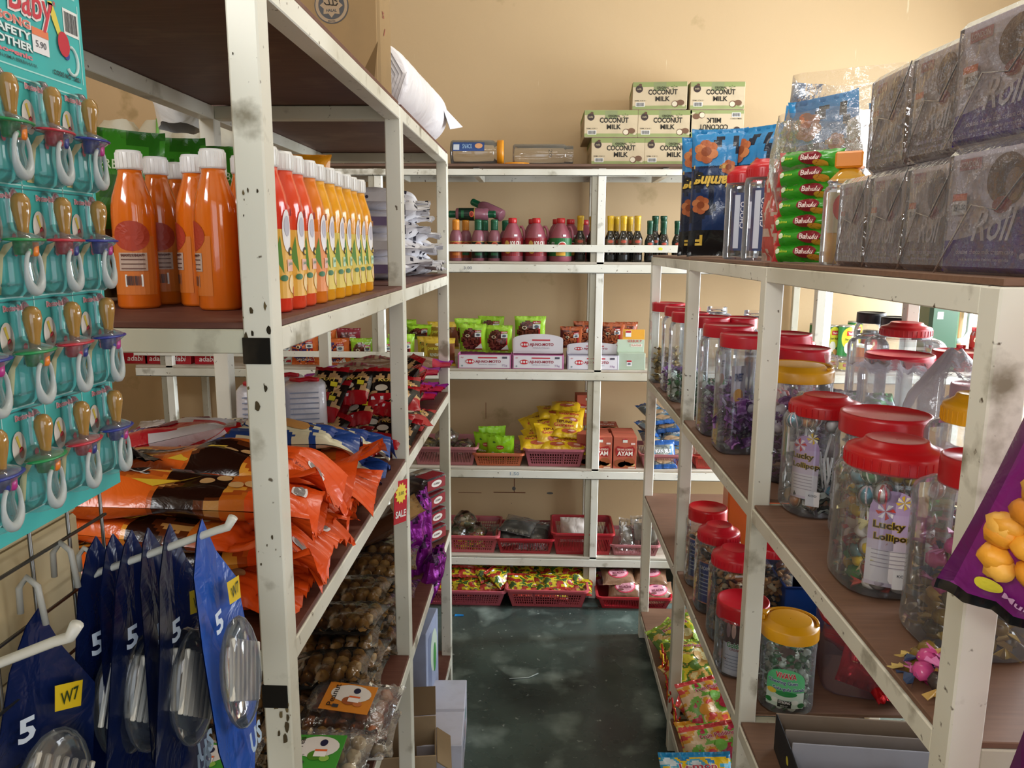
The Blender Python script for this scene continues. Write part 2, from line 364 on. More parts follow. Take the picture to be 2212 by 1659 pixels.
# ------------------------------------------------------------------ generic builders
def pack(w, h, t, art, deco=None, seed=0, fin='film', nx=18, ny=22, seal=.05, wr=1.0, stand=False, mb=None, bow=0.0, flat=.5, droop=0.0):
    """sealed pillow bag lying in XY (seals at +-Y), z 0..t; stand=True turns it upright facing -Y"""
    mb = mb or MB()
    def geo(u, v, side):
        vv = min(max((v-seal)/(1-2*seal), 0), 1); pv = math.sin(math.pi*vv)**flat if 0 < vv < 1 else 0
        uu = abs(2*u-1); pu = max(0, 1-uu**3.2)**.55
        g = pv*pu; n = noise.noise(Vector((u*3.1+seed, v*4.3, seed*.7+side))); n2 = noise.noise(Vector((u*11+seed, v*3.1, 5+side)))
        x = (u-.5)*w*(1-.055*pv+.03*(1-pv)*n2*wr); y = (v-.5)*h*(1-.02*pu)
        z = t/2+(t/2*side)*g*(1+.22*n*wr)+.0035*wr*n2*(1-pv)*(.5+pu)+bow*h*((v-.5)**2)*2
        if droop:
            q = max(0, v-.84, .16-v)/.16
            z += droop*q*q*(noise.noise(Vector((seed*1.7, 3 if v > .5 else 9, u*1.5)))*1.6-.55); x *= 1+.10*q; x += .02*q*noise.noise(Vector((seed, v*2, 4)))
        if v < seal*.6 or v > 1-seal*.6: z += .0012*math.sin(u*w*900)
        return Vector((x, y, z))
    M = Matrix.Translation((0, t/2, h/2)) @ Matrix.Rotation(R(90), 4, 'X') if stand else None
    for side in (1, -1):
        vs = [geo(i/nx, j/ny, side) for j in range(ny+1) for i in range(nx+1)]
        fs = []; cs = []
        for j in range(ny):
            for i in range(nx):
                a = j*(nx+1)+i; q = (a, a+1, a+nx+2, a+nx+1); fs.append(q if side > 0 else q[::-1]); cs.append(art((i+.5)/nx, (j+.5)/ny, side))
        if side < 0: vs = [v-Vector((0, 0, .0006)) for v in vs]
        mb.add(vs, fs, cs, fin, True, M)
    def S(a, b, e=0):
        p = geo(min(max(a/w+.5, 0), 1), min(max(b/h+.5, 0), 1), 1); p.z += e+.0003
        return M @ p if M else p
    if deco: deco(mb, S)
    return mb
def solid(*c):
    return lambda u, v, s: c[0] if len(c) == 1 or (.08 < v < .92) else c[1]
def jarbody(Rr, H, p=2.0, neck=.8, shoulder=.16, ribs=True, n=28):
    m = MB(); r = Rr; sh = H*(1-shoulder)
    pr = [(r*.90, 0), (r*.985, .004), (r, .014), (r*.985, H*.16), (r*.985, sh-.02), (r, sh-.008)]
    for k in range(6):
        a = k/5*math.pi/2; pr.append((r*neck+(r-r*neck)*math.cos(a), sh+(H*.09)*math.sin(a)))
    z = sh+H*.09
    if ribs: pr += [(r*neck, z+.003), (r*neck+.0025, z+.006), (r*neck, z+.009), (r*neck, H)]
    else: pr.append((r*neck, H))
    # body squarish, neck round
    for i in range(len(pr)-1):
        pa = p if pr[i][1] <= sh+.001 else 2+(p-2)*max(0, 1-(pr[i][1]-sh)/(H*.09))**.5
        pb = p if pr[i+1][1] <= sh+.001 else 2+(p-2)*max(0, 1-(pr[i+1][1]-sh)/(H*.09))**.5
        vs = []
        for (q, pw) in ((pr[i], pa), (pr[i+1], pb)):
            for k in range(n):
                t = 2*math.pi*k/n+math.pi/n; c, d = math.cos(t), math.sin(t); g = (abs(c)**pw+abs(d)**pw)**(-1/pw); vs.append((q[0]*g*c, q[0]*g*d, q[1]))
        m.add(vs, [(k, (k+1) % n, n+(k+1) % n, n+k) for k in range(n)], 'eef0f4', 'clear', True)
    m.add([(.9*r*(abs(math.cos(t))**p+abs(math.sin(t))**p)**(-1/p)*math.cos(t), .9*r*(abs(math.cos(t))**p+abs(math.sin(t))**p)**(-1/p)*math.sin(t), 0) for t in [2*math.pi*k/n+math.pi/n for k in range(n)]], [tuple(range(n))], 'eef0f4', 'clear', True)
    return m
def lid(rl, z, col, kind='flat', h=.026):
    m = MB(); dk = col
    if kind == 'flat': pr = [(rl, z), (rl, z+h*.8), (rl*.985, z+h), (rl*.93, z+h+.001), (rl*.91, z+h-.0015), (0.001, z+h-.001)]
    elif kind == 'knob': pr = [(rl, z), (rl*1.0, z+h*.75), (rl*.97, z+h*.95), (rl*.80, z+h*1.1), (rl*.66, z+h*1.28), (rl*.62, z+h*1.45), (rl*.57, z+h*1.5), (rl*.52, z+h*1.46), (.001, z+h*1.43)]
    else: pr = [(rl, z), (rl, z+h*.85), (rl*.97, z+h), (rl*.78, z+h*1.15), (rl*.74, z+h*1.3), (rl*.70, z+h*1.32), (.001, z+h*1.3)]
    m.lathe(pr, col, 'plastic', 36, cap=(False, False))
    if kind == 'knob' or kind == 'rib':
        for k in range(36):
            a = 2*math.pi*k/36; m.box(-.0012, .0012, rl-.0005, rl+.0011, z+.002, z+h*.7, col, 'plastic', .0004, Matrix.Rotation(a, 4, 'Z'))
    m.tube([(rl*.94*math.cos(a), rl*.94*math.sin(a), z+.0005) for a in [2*math.pi*k/24 for k in range(24)]], .0016, col, 'plastic', 5, True)
    return m
def jar(name, label, loc, Rr=.066, H=.25, p=2.6, lc='b8101c', lk='flat', neck=.84, rot=0, deco=None, lh=.03, group=None, hasl=True, cat='jar', lr=1.03):
    t = thing(name, label, cat, loc, (0, 0, R(rot)), group)
    jarbody(Rr, H-lh*.5 if hasl else H, p, neck).obj('jar_body', t)
    if hasl:
        z = H-lh
        l = lid(Rr*neck*lr+.003, z, lc, lk, lh if lk == 'flat' else lh*.8).obj('lid', t)
        if lk == 'handle':
            h = MB(); rl = Rr*neck*lr+.003
            h.tube([(rl*.93*math.cos(a), rl*.93*math.sin(a), H-lh*.16+.003) for a in [R(10+200*k/16) for k in range(17)]], .0033, lc, 'plastic', 6)
            h.box(-rl*1.02, -rl*.78, -.012, .006, H-lh*.2, H+.004, lc, 'plastic'); h.obj('handle', l)
    if deco:
        m = MB(); deco(m, Rr); m.obj('jar_label', t)
    return t
# sweets: a few shared meshes
def sweet_mb(c1, c2, L=.034, r=.0085, seed=0):
    m = MB(); m.ball((0, 0, 0), L*.27, r, r*.8, c1, 'film', 9, 6, None, .25, seed)
    for s in (-1, 1):
        vs = [(s*L*.2, 0, 0)]+[(s*(L*.5+.002*math.sin(k*2.3)), (k/6-.5)*r*2.6, .0025*math.sin(k*1.9+seed)) for k in range(7)]
        m.add(vs, [(0, k+1, k+2) for k in range(6)], c2, 'film')
        m.add([(v[0], v[1], v[2]-.0006) for v in vs], [(0, k+2, k+1) for k in range(6)], c2, 'film')
    return m
def slab_mb(c1, c2, seed=0, L=.036, W=.019):
    return pack(W, L, .008, lambda u, v, s: c2 if (v < .16 or v > .84 or abs(v-.5+.4*(u-.5)) < .1) else c1, seed=seed, nx=5, ny=8, seal=.12)
SW = {}
def sweet(kind, i):
    k = (kind, i)
    if k not in SW:
        pal = {'mix': [('d8352c', 'e8a8a0'), ('e8a030', 'f0d9a0'), ('3d9a48', 'bfe0b8'), ('e6e2e0', 'e05a50'), ('e4c22e', 'f2e7b0')],
               'purple': [('6b2f7a', '9a6aa8'), ('4a2a5e', 'c8b8d4'), ('8a4a9a', '3a2a48'), ('c9c2cc', '6b3a7a')],
               'gold': [('b08a3a', '6a5020'), ('7a6228', 'd0b46a'), ('4a4028', 'c0a048')],
               'mint': [('d8e2d6', '3a7a48'), ('2f6b3d', 'dfe8dc'), ('c8d4c8', '26402c')],
               'grey': [('cfd6cc', '2d3330'), ('2c322f', 'd6dcd2'), ('e2e6de', '556058')],
               'brown': [('5a3418', 'c08a3a'), ('2c2218', 'b07a30'), ('b8752a', '3a2414')],
               'pinkp': [('a02a6a', 'd87ab0'), ('c84a8a', '2a3a5a'), ('3a3030', 'c09a50')]}[kind]
        c = pal[i % len(pal)]
        SW[k] = slab_mb(c[0], c[1], i) if kind in ('grey', 'purple') and i % 2 == 0 else sweet_mb(c[0], c[1], seed=i)
    return SW[k]
_first = {}
def fill_sweets(jl, Rr, p, kind, zf, n_ring, label, group, layers=None, seed=0, size=1.55, dz=.0155):
    """every sweet its own object, against the wall of the jar and on the top of the fill"""
    rd = random.Random(seed); L = max(1, round(zf/(dz*size))); n_ring = max(6, int(n_ring*.95)); X, Y, Z0 = jl
    spots = []
    for l in range(L):
        for k in range(n_ring):
            a = 2*math.pi*(k+.5*(l % 2))/n_ring+rd.uniform(-.12, .12); g = (abs(math.cos(a))**p+abs(math.sin(a))**p)**(-1/p)
            if math.sin(a) > .75 and l < L-1: continue          # far side is hidden by the fill
            spots.append((a, g*(Rr-.019*size), .013+l*dz*size+rd.uniform(-.003, .003)))
    for k in range(4): spots.append((k*1.6, Rr*.38, .013+L*dz*size+rd.uniform(0, .006)))
    for i, (a, r, z) in enumerate(spots):
        v = rd.randrange(5); key = (kind, v, label)
        e = (rd.uniform(-.5, .5), rd.uniform(-.7, .7), a+math.pi/2+rd.uniform(-.9, .9)); loc = (X+r*math.cos(a), Y+r*math.sin(a), Z0+z)
        if (kind, v) not in _first:
            o = sweet(kind, v).obj('wrapped_sweet'); _first[kind, v] = o
            o.location = loc; o.rotation_euler = e; o.scale = (size,)*3; tag(o, label, 'sweet', group)
        else: dup(_first[kind, v], loc, e, label, group, scale=size)
def fill_stuff(name, jl, Rr, p, kind, zf, label, n=70, seed=0, size=1.3):
    rd = random.Random(seed); m = MB()
    for i in range(n):
        a = rd.uniform(-math.pi, math.pi); g = (abs(math.cos(a))**p+abs(math.sin(a))**p)**(-1/p); r = (Rr-.014)*g*math.sqrt(rd.uniform(.35, 1)); z = .01+zf*rd.random()
        M = Matrix.Translation((r*math.cos(a), r*math.sin(a), z)) @ Euler((rd.uniform(-1, 1), rd.uniform(-1, 1), rd.uniform(0, 6))).to_matrix().to_4x4() @ Matrix.Scale(size, 4)
        b = sweet(kind, rd.randrange(5)) if kind != 'nuts' else None
        if b:
            o = len(m.v); m.v += [tuple(M @ Vector(v)) for v in b.v]; m.f += [tuple(q+o for q in f) for f in b.f]; m.c += b.c; m.m += b.m; m.s += b.s
        else: m.ball((0, 0, 0), .012, .0055, .005, rd.choice(['b98a52', 'c89b62', '2a2422', '1c1a1a', 'e0d0a8', 'a07038']), 'food', 7, 5, M)
    o = m.obj(name, None, jl); return tag(o, label, 'sweets' if kind != 'nuts' else 'nuts', None, 'stuff')
def bottle(prof, col, cap, capprof, p=2.0, fin='juice', deco=None, capcol='e8e6e2', n=24, sy=1, name='bottle', label='', loc=(0,0,0), rot=(0,0,0), group=None, extra=None):
    t = thing(name, label, 'bottle', loc, rot, group)
    m = MB(); m.lathe(prof, col, fin, n, p, sy=sy)
    if extra: extra(m)
    m.obj('bottle_body', t)
    c = MB(); c.lathe(capprof, capcol, 'plastic', 20)
    z0, z1, r = capprof[0][1], capprof[-1][1], capprof[1][0]
    for k in range(20): c.box(-.0006, .0006, r-.0004, r+.0006, z0+.002, z1-.004, capcol, 'plastic', .0002, Matrix.Rotation(2*math.pi*k/20, 4, 'Z'))
    c.obj('cap', t)
    if deco: d = MB(); deco(d); d.obj('label_sleeve', t)
    return t
def basket(label, loc, w, d, h, col, style='slot', rot=0, group=None, taper=.86):
    t = thing('plastic_basket', label, 'basket', loc, (0, 0, R(rot)), group); m = MB()
    W, D = w/2, d/2; rw = .0022
    def quadbar(c0, c1, z0, z1, side):     # piece of a sloping wall between fractions c0..c1 along the side
        vs = []
        for z in (z0, z1):
            k = taper+(1-taper)*z/h
            for f in (c0, c1):
                for off in (0, .0022):
                    if side in (0, 2): x = (2*f-1)*W*k; y = (D*k-off)*(-1 if side == 0 else 1)
                    else: y = (2*f-1)*D*k; x = (W*k-off)*(-1 if side == 1 else 1)
                    vs.append((x, y, z))
        m.add(vs, [(0, 2, 6, 4), (1, 5, 7, 3), (4, 6, 7, 5), (0, 1, 3, 2), (0, 4, 5, 1), (2, 3, 7, 6)], col, 'plastic')
    for side in range(4):
        L = w if side % 2 == 0 else d
        quadbar(0, 1, 0, h*.16, side); quadbar(0, 1, h*.72, h*.97, side)
        n = max(4, int(L/(.0085 if style == 'slot' else .0125)))
        for k in range(n+1): f = .06+.88*k/n; quadbar(f-.16/n, f+.16/n, h*.16, h*.72, side)
        quadbar(0, .05, h*.16, h*.72, side); quadbar(.95, 1, h*.16, h*.72, side)
        if style != 'slot':
            for k in range(1, 4): z = h*(.16+.14*k); quadbar(.05, .95, z-.0018, z+.0018, side)
            for f in (.33, .66): quadbar(f-.008, f+.008, h*.1, h*.95, side)
    m.box(-W*taper, W*taper, -D*taper, D*taper, 0, .003, col, 'plastic')
    m.obj('basket_body', t)
    r = MB(); q = .008
    pts = []
    for (cx, cy, a0) in ((W-.015, D-.015, 0), (-W+.015, D-.015, 90), (-W+.015, -D+.015, 180), (W-.015, -D+.015, 270)):
        for k in range(5): a = R(a0+90*k/4); pts.append((cx+.021*math.cos(a), cy+.021*math.sin(a), h))
    n = len(pts); vs = []; 
    for (s, z) in ((.97, h-.009), (1.0, h-.009), (1.0, h), (.95, h+.001), (.93, h-.004)): vs += [(x*s, y*s, z) for x, y, _ in pts]
    fs = [(i*n+k, i*n+(k+1) % n, (i+1)*n+(k+1) % n, (i+1)*n+k) for i in range(4) for k in range(n)]
    r.add(vs, fs, col, 'plastic'); r.obj('rim', t)
    return t
def lumpbag(w, d, h, col='eceae6', fin='bag', seed=0, knot=None, tall=.35):
    """loose plastic bag, gathered at the top"""
    m = MB(); n = 22; k = 12; vs = []; fs = []
    for i in range(k+1):
        f = i/k
        g = (math.sin(min(f*1.9, 1.57))**.5)*(1 if f < .5 else (1-((f-.5)/.5)**1.4*(1-tall)))
        for j in range(n):
            a = 2*math.pi*j/n; q = 1+.16*noise.noise(Vector((math.cos(a)*1.6+seed, math.sin(a)*1.6, f*3)))+.07*math.sin(a*7+seed+f*2)*f
            vs.append((w/2*g*q*math.cos(a), d/2*g*q*math.sin(a), h*f+.012*noise.noise(Vector((a, f*4, seed)))*f))
    for i in range(k):
        for j in range(n): fs.append((i*n+j, i*n+(j+1) % n, (i+1)*n+(j+1) % n, (i+1)*n+j))
    fs.append(tuple(reversed(range(n)))); m.add(vs, fs, col, fin, True)
    return m
# ================================================================== BACK RACK
Y0 = 3.25
def bx_at(px, z, y=3.30): return hit(px, 700, y=y).x if False else xpx(px, y, z)
def xpx(px, y, z):            # world x of an image column at a known depth and height
    a, b = -3.0, 3.0
    for _ in range(40):
        c = (a+b)/2; v = Vector((c, y, z))-EYE; q = 1106+F_PX*v.dot(RT)/v.dot(FW)
        a, b = (c, b) if q < px else (a, c)
    return (a+b)/2
# ---- coconut milk cartons
def coconut(m, W=.218, H=.107, D=.31):
    m.box(-W/2, W/2, -D/2, D/2, 0, H, 'b9a98a', 'card', .002)
    S = Sf(D/2, H/2)
    m.rect(S, 0, 0, W*.985, H*.96, 'cdbb9c', 'card', .0003); m.rect(S, 0, H*.40, W*.985, H*.17, '8f9a62', 'card', .0005); m.rect(S, 0, -H*.42, W*.985, H*.12, '96a06a', 'card', .0005)
    m.rect(S, -.0, H*.32, .05, H*.30, '8a9168', 'card', .0006)
    m.text('ORIGINAL', S, .012, .030, .048, .009, '2e3018', e=.001, bold=.03); m.text('COCONUT', S, .012, .0135, .116, .021, '211d14', e=.001, bold=.03); m.text('MILK', S, .012, -.0125, .058, .019, '211d14', e=.001, bold=.03)
    m.ell(S, -.082, .026, .0145, .0145, '3a2b28', e=.001); m.text('milk', S, -.082, .026, .018, .007, 'c0b08c', e=.0016); m.ell(S, -.078, .041, .006, .005, '5a3c2c', e=.0012)
    m.text('200ML X 24 X 1', S, -.077, -.019, .045, .005, '2e2a1c', e=.001); m.barcode(S, -.077, -.034, .036, .017, 3, .0008)
    for k in range(5): a = R(20+72*k); m.poly(S, [(.058, .032), (.058+.013*math.cos(a)-.003, .032+.009*math.sin(a)), (.058+.013*math.cos(a), .032+.009*math.sin(a)-.003)], '4c6030', e=.001)
    m.ell(S, .062, -.033, .014, .013, '6c4a34', e=.0009); m.ell(S, .060, -.033, .0105, .010, 'd9cdb4', e=.0013); m.ell(S, .083, -.028, .015, .011, '71503a', e=.001); m.poly(S, [(.086, -.042), (.104, -.034), (.099, -.044)], 'd5c8ac', e=.0014)
    Sl = lambda a, b, e=0: Vector((-W/2-e, -a, H/2+b))
    m.rect(Sl, 0, H*.40, D*.98, H*.17, '8f9a62', 'card'); m.text('COCONUT', Sl, -.01, -.004, .12, .016, '5a5236', e=.0008); m.text('MILK', Sl, -.01, -.024, .06, .014, '5a5236', e=.0008)
    return m
cc = None
cz = 1.885
lab = {'a': 'coconut milk carton, leftmost of the bottom row on the back rack', 'b': 'coconut milk carton in the bottom row, right of the leftmost one', 'c': 'coconut milk carton, leftmost of the middle row, overhanging the one below',
       'd': 'coconut milk carton in the middle row, half behind the blue snack bag', 'e': 'coconut milk carton printed upside down, at the right end of the middle row', 'f': 'coconut milk carton on top of the stack, the left one of two', 'g': 'coconut milk carton on top of the stack, the right one of two', 'h': 'coconut milk carton in the bottom row, almost hidden by snack bags'}
for k, px, row, rz in (('a', 1335, 0, 0), ('b', 1450, 0, 0), ('h', 1565, 0, 0), ('c', 1320, 1, 0), ('d', 1436, 1, 0), ('e', 1548, 1, 0), ('f', 1431, 2, -4), ('g', 1550, 2, 0)):
    z = cz+row*.1085; x = xpx(px, 3.28, z+.05)
    if cc is None: o = cc = coconut(MB()).obj('milk_carton')
    else: o = dup(cc)
    o.location = (x, 3.28+.155, z); o.rotation_euler = (0, 0, R(rz))
    if k == 'e': o.rotation_euler = (0, R(180), 0); o.location.z += .107
    tag(o, lab[k], 'carton', 'coconut milk cartons on the back rack')
# ---- clear jars lying on top
def lying_jar(label, px0, px1, y, r, z, cap=None, deco=None):
    x0, x1 = xpx(px0, y, z), xpx(px1, y, z); L = x1-x0
    t = thing('plastic_jar', label, 'jar', ((x0+x1)/2, y, z+r)); RM = Matrix.Rotation(R(90), 4, 'Y')
    m = MB(); m.lathe([(r*.9, -L/2), (r, -L/2+.008), (r, L/2-.04), (r*.93, L/2-.034), (r*.86, L/2-.028), (r*.88, L/2-.02), (r*.84, L/2-.016), (r*.88, L/2-.010), (r*.84, L/2)], 'eeeeea', 'clear', 28, M=RM, cap=(True, False)); m.obj('jar_body', t)
    if cap:
        c = MB(); c.lathe([(r*1.0, L/2-.02), (r*1.02, L/2), (r*1.0, L/2+.006), (.001, L/2+.007)], cap, 'plastic', 28, M=RM); l = c.obj('lid', t)
        f = MB(); f.lathe([(r*1.0, 0), (r*1.02, .004), (r*1.0, .011), (.001, .012)], cap, 'plastic', 28); f.obj('flip_cap', l, (L/2+.008+r*1.02, 0, -r))
    if deco: d = MB(); deco(d, r, L); d.obj('jar_label', t)
    return t
def blue_label(d, r, L):
    S = lambda a, b, e=0: Vector((a, -(r+.0008+e)*math.cos(b/r), (r+.0008+e)*math.sin(b/r)))
    d.rect(S, -.03, .022, .13, .04, '2c4a86', n=2, m=6); d.rect(S, -.08, .018, .024, .024, 'c9d2e0', e=.001, m=4); d.text('SNACK', S, -.035, .022, .04, .02, '9fc0e0', e=.001); d.ell(S, .012, .024, .016, .012, 'd9a074', e=.001)
lying_jar('clear plastic jar with blue label and orange flip lid, lying on the back rack top', 975, 1085, 3.33, .052, cz, 'e8981c', blue_label)
lying_jar('empty clear jar lying open beside the orange lid, marked 20', 1108, 1238, 3.36, .046, cz, None, lambda d, r, L: d.text('20', lambda a, b, e=0: Vector((.03+b, -(r+.001+e)*math.cos(a/r-.1), -(r+.001+e)*math.sin(a/r-.1))), 0, 0, .03, .014, '4a4a4a', bold=-.01))
lying_jar('empty clear jar lying behind the left rack posts on the back rack top', 745, 850, 3.34, .045, cz, None)
lying_jar('empty clear jar lying near the far corner post of the left rack', 858, 950, 3.36, .043, cz, None)
def loops(d, r, L):
    S = lambda a, b, e=0: Vector((a, -(r+.001+e)*math.cos(b/r), (r+.001+e)*math.sin(b/r)))
    for c, rr in (('e2c53a', .03), ('d98ab0', .022), ('4a4440', .012)): d.ell(S, -.02, .0, rr, rr*.8, c, e=.0005+.0004*(.03-rr)*100); d.ell(S, .035, .0, rr, rr*.8, c, e=.0005+.0004*(.03-rr)*100)
lying_jar('clear jar with pink and yellow ring label lying behind the juice bottle caps', 668, 750, 3.30, .05, cz, None, loops)
for px, l in ((612, 'tall clear jar standing at the left end of the back rack top'), (650, 'tall clear jar standing second from the left end of the back rack top')):
    jar('plastic_jar', l, (xpx(px, 3.4, 1.95), 3.4, cz), .05, .17, 2, hasl=False)
# ---- chilli sauce on the first shelf
az = 1.492
def sauce_art(dark, oval):
    def f(d):
        S = Sc(.0262)
        for i, (z, h, c) in enumerate(((.047, .068, dark), (.081, .003, 'b9a04a'))): d.rect(S, 0, z, .08, h, c, n=10, e=.0006+i*.0003)
        d.ell(S, 0, .070, .013, .010, 'c8573a', e=.001); d.ell(S, 0, .069, .008, .006, '8c2a20', e=.0014); d.rect(S, 0, .03, .03, .012, 'd0782e' if oval else '22603a', e=.0012, n=4)
        d.rect(S, -.002, .094, .017, .009, 'e6e4e0', e=-.0012)
    return f
def sauce(px, y, cap, dark, label, group=None, n='sauce_bottle'):
    pr = [(.022, 0), (.026, .003), (.026, .078), (.0265, .082), (.027, .092), (.025, .108), (.020, .122), (.013, .130)]
    cp = [(.014, .128), (.0145, .133), (.0145, .16), (.0155, .162), (.0155, .166), (.0135, .172), (.001, .173)]
    return bottle(pr, '8e5866', cap, cp, fin='plastic', capcol=cap, deco=sauce_art(dark, cap[0] == 'd'), name='sauce_bottle', label=label, loc=(xpx(px, y, 1.57), y, az), group=group, rot=(0, 0, R(6)))
OR, GR = 'd98a1e', '0f5a3a'
sauce(985, 3.295, OR, 'a04a24', 'squeeze bottle of chilli sauce with orange cap, front of the sauce shelf')
sauce(1006, 3.38, 'c07a1c', '8a3a24', 'squeeze bottle of chilli sauce with orange cap, standing behind the front one')
sauce(1033, 3.295, GR, '141a14', 'green capped squeeze sauce bottle, left one of the two in front')
sauce(1068, 3.295, GR, '141a14', 'green capped squeeze sauce bottle, right one beside the big jugs')
sauce(1047, 3.38, GR, '12281c', 'green capped sauce bottle in the second row between two front ones')
sauce(1092, 3.39, GR, '12281c', 'green capped sauce bottle in the second row behind the first jug')
def lying_sauce(px, y, z, rz, label, ry=90):
    o = sauce(px, y, GR, '12281c', label, 'sauce bottles lying on the upright ones'); o.rotation_euler = (0, R(ry), R(rz)); o.location = (xpx(px, y, z), y, z)
lying_sauce(985, 3.40, 1.69, 0, 'green labelled sauce bottle lying on its side on the standing bottles')
lying_sauce(1055, 3.41, 1.69, 182, 'green labelled sauce bottle lying with its cap to the left')
lying_sauce(1085, 3.43, 1.685, 150, 'dark labelled sauce bottle tipped down beside the first jug', 68)
def jug(px, y, label, green=False):
    t = thing('sauce_jug', label, 'jug', (xpx(px, y, 1.57), y, az), (0, 0, 0), 'chilli sauce jugs')
    m = MB(); m.lathe([(.042, 0), (.047, .004), (.047, .075), (.0475, .082), (.046, .092), (.036, .122), (.025, .146), (.016, .158), (.0145, .166)], '98505e', 'plastic', 28); m.obj('jug_body', t)
    h = MB(); h.tube([(.030, 0, .142), (.040, 0, .144), (.047, 0, .128), (.050, 0, .108), (.0475, 0, .088)], [.006, .006, .0065, .0065, .006], '98505e', 'plastic', 8); h.obj('handle', t)
    c = MB(); c.lathe([(.017, .158), (.018, .160), (.0178, .177), (.016, .179), (.001, .179)], 'c01e26', 'plastic', 22); c.obj('cap', t)
    d = MB(); S = Sc(.0475)
    So = S; S = lambda a, b, e=0: So(a, b*1.2+.006, e)
    if green: d.rect(S, 0, .045, .12, .062, '1f6a34', n=14, e=.0006); d.ell(S, .006, .05, .018, .014, 'e8e2d8', e=.001); d.ell(S, .006, .05, .015, .011, 'b8342a', e=.0014); d.rect(S, .0, .022, .04, .012, 'd8a030', n=6, e=.001); d.barcode(S, -.035, .052, .014, .02, 2, .001)
    else:
        d.rect(S, 0, .045, .12, .062, '8a1e26', n=14, e=.0006); d.ell(S, -.022, .055, .010, .012, 'c8a050', e=.001); d.text('SOS CILI', S, .014, .058, .045, .014, 'f0ece0', bold=.03, e=.0012); d.ell(S, .022, .036, .020, .010, 'c83a24', e=.001); d.ell(S, -.018, .03, .012, .008, 'd9a23a', e=.001)
    d.obj('label_sleeve', t)
    k = MB(); k.rect(Sc(.044, .35), 0, .107, .014, .008, 'e4e6ea'); k.obj('price_sticker', t)
for px, y, l, g in ((1107, 3.30, 'mauve jug of chilli sauce with red cap, leftmost of the front jugs', 0), (1158, 3.30, 'mauve jug of chilli sauce with red cap, middle of the front jugs', 0), (1211, 3.30, 'mauve jug of sauce with green label, right of the front jugs', 1),
                    (1150, 3.41, 'mauve sauce jug in the second row, behind the middle jug', 0), (1202, 3.41, 'mauve sauce jug in the second row, left behind the green labelled jug', 1), (1232, 3.42, 'mauve sauce jug in the second row beside the soy bottles', 1), (1262, 3.50, 'mauve sauce jug at the very back behind the soy bottles', 0)): jug(px, y, l, g)
def soy(px, y, label, cap='c9a01c', gold=True, s=1.0):
    pr = [(.020, 0), (.0225, .003), (.0225, .080), (.023, .085), (.0225, .098), (.017, .112), (.0115, .125), (.0105, .15)]
    cp = [(.0118, .128), (.0122, .13), (.0122, .156), (.0135, .158), (.0135, .176), (.0145, .178), (.0145, .188), (.013, .190), (.001, .190)]
    def dc(d):
        S = Sc(.0228)
        So = S; S = lambda a, b, e=0: So(a, b+.022 if b > .03 else b, e)
        d.rect(S, 0, .052, .07, .04, '5a4630' if gold else '20302a', n=10, e=.0005); d.ell(S, 0, .062, .012, .006, 'b04a34', e=.001); d.rect(S, 0, .042, .04, .01, 'a88c34' if gold else 'b8b8b4', n=6, e=.001); d.rect(S, 0, .02, .07, .02, '15140f', n=8, e=.0005)
    o = bottle(pr, '0e0c0b', cap, cp, fin='juice', capcol=cap, deco=dc, label=label, name='soy_bottle', loc=(xpx(px, y, 1.57), y, az)); o.scale = (s, s, s); return o
soyl = [(1253, 3.30, 'left of the post, by the jugs'), (1279, 3.38, 'left of the post, second row'), (1288, 3.31, 'tucked against the left side of the back post'), (1318, 3.31, 'just right of the white back post'),
        (1330, 3.38, 'in the second row right of the back post'), (1346, 3.30, 'front row, second right of the back post'), (1359, 3.38, 'in the second row beside the last gold cap'), (1376, 3.30, 'front row, rightmost of the gold caps')]
for px, y, l in soyl: soy(px, y, 'dark soy sauce bottle with gold cap, '+l)
for px, y, l, s in ((1403, 3.30, 'dark bottle with green cap, first right of the gold capped bottles', .9), (1433, 3.30, 'dark bottle with green cap, last before the blue snack bag', .9), (1414, 3.40, 'taller dark bottle with green cap, left one of the second row', 1.02), (1432, 3.40, 'taller dark bottle with green cap, right one of the second row', 1.02), (1462, 3.31, 'dark bottle with green cap, mostly behind the blue snack bag', .9)):
    soy(px, y, l, '0f4a34', False, s)
m = MB(); m.poly(Sf(0), [(-.008, -.006), (.006, -.007), (.009, 0), (.001, .006), (-.008, .004)], 'd8d83a'); tag(m.obj('price_sticker', None, (xpx(1427, 3.24, 1.55), 3.2395, 1.548)), 'small yellow torn sticker on the guard rail below the green capped bottles', 'sticker')
# ---- second shelf: packs and display boxes
bz = 1.038
def adabi_art(base, food, rim):
    def a(u, v, s):
        if v > .86 or v < .08: return rim
        if u > .82: return rim
        if (u-.42)**2/.12+(v-.45)**2/.16 < 1: return food[int(7*abs(noise.noise(Vector((u*9, v*9, 1)))*2)) % len(food)]
        if u+.5*v < .34: return base
        return 'b01e2a' if v < .45+.3*u else base
    return a
def adabi_deco(logo='adabi', sub=None):
    def d(m, S):
        m.rect(S, .022, .030, .026, .008, 'b01c28', e=.0012); m.text(logo, S, .022, .030, .020, .006, 'f4eeee', e=.0018); m.rect(S, .022, .016, .026, .016, 'dfe2e0', e=.0012); m.ell(S, .022, .016, .008, .005, '5c6670', e=.0018)
        m.poly(S, [(.008, -.04), (.034, -.018), (.038, -.04)], 'd8ded4', e=.0012); m.ell(S, -.02, .012, .009, .006, 'e0d8b8', e=.0012); m.ell(S, -.02, .012, .005, .004, '4a2a1c', e=.0018)
        if sub: m.text(sub, S, 0, -.036, .06, .010, 'f2f0ec', e=.0018)
    return d
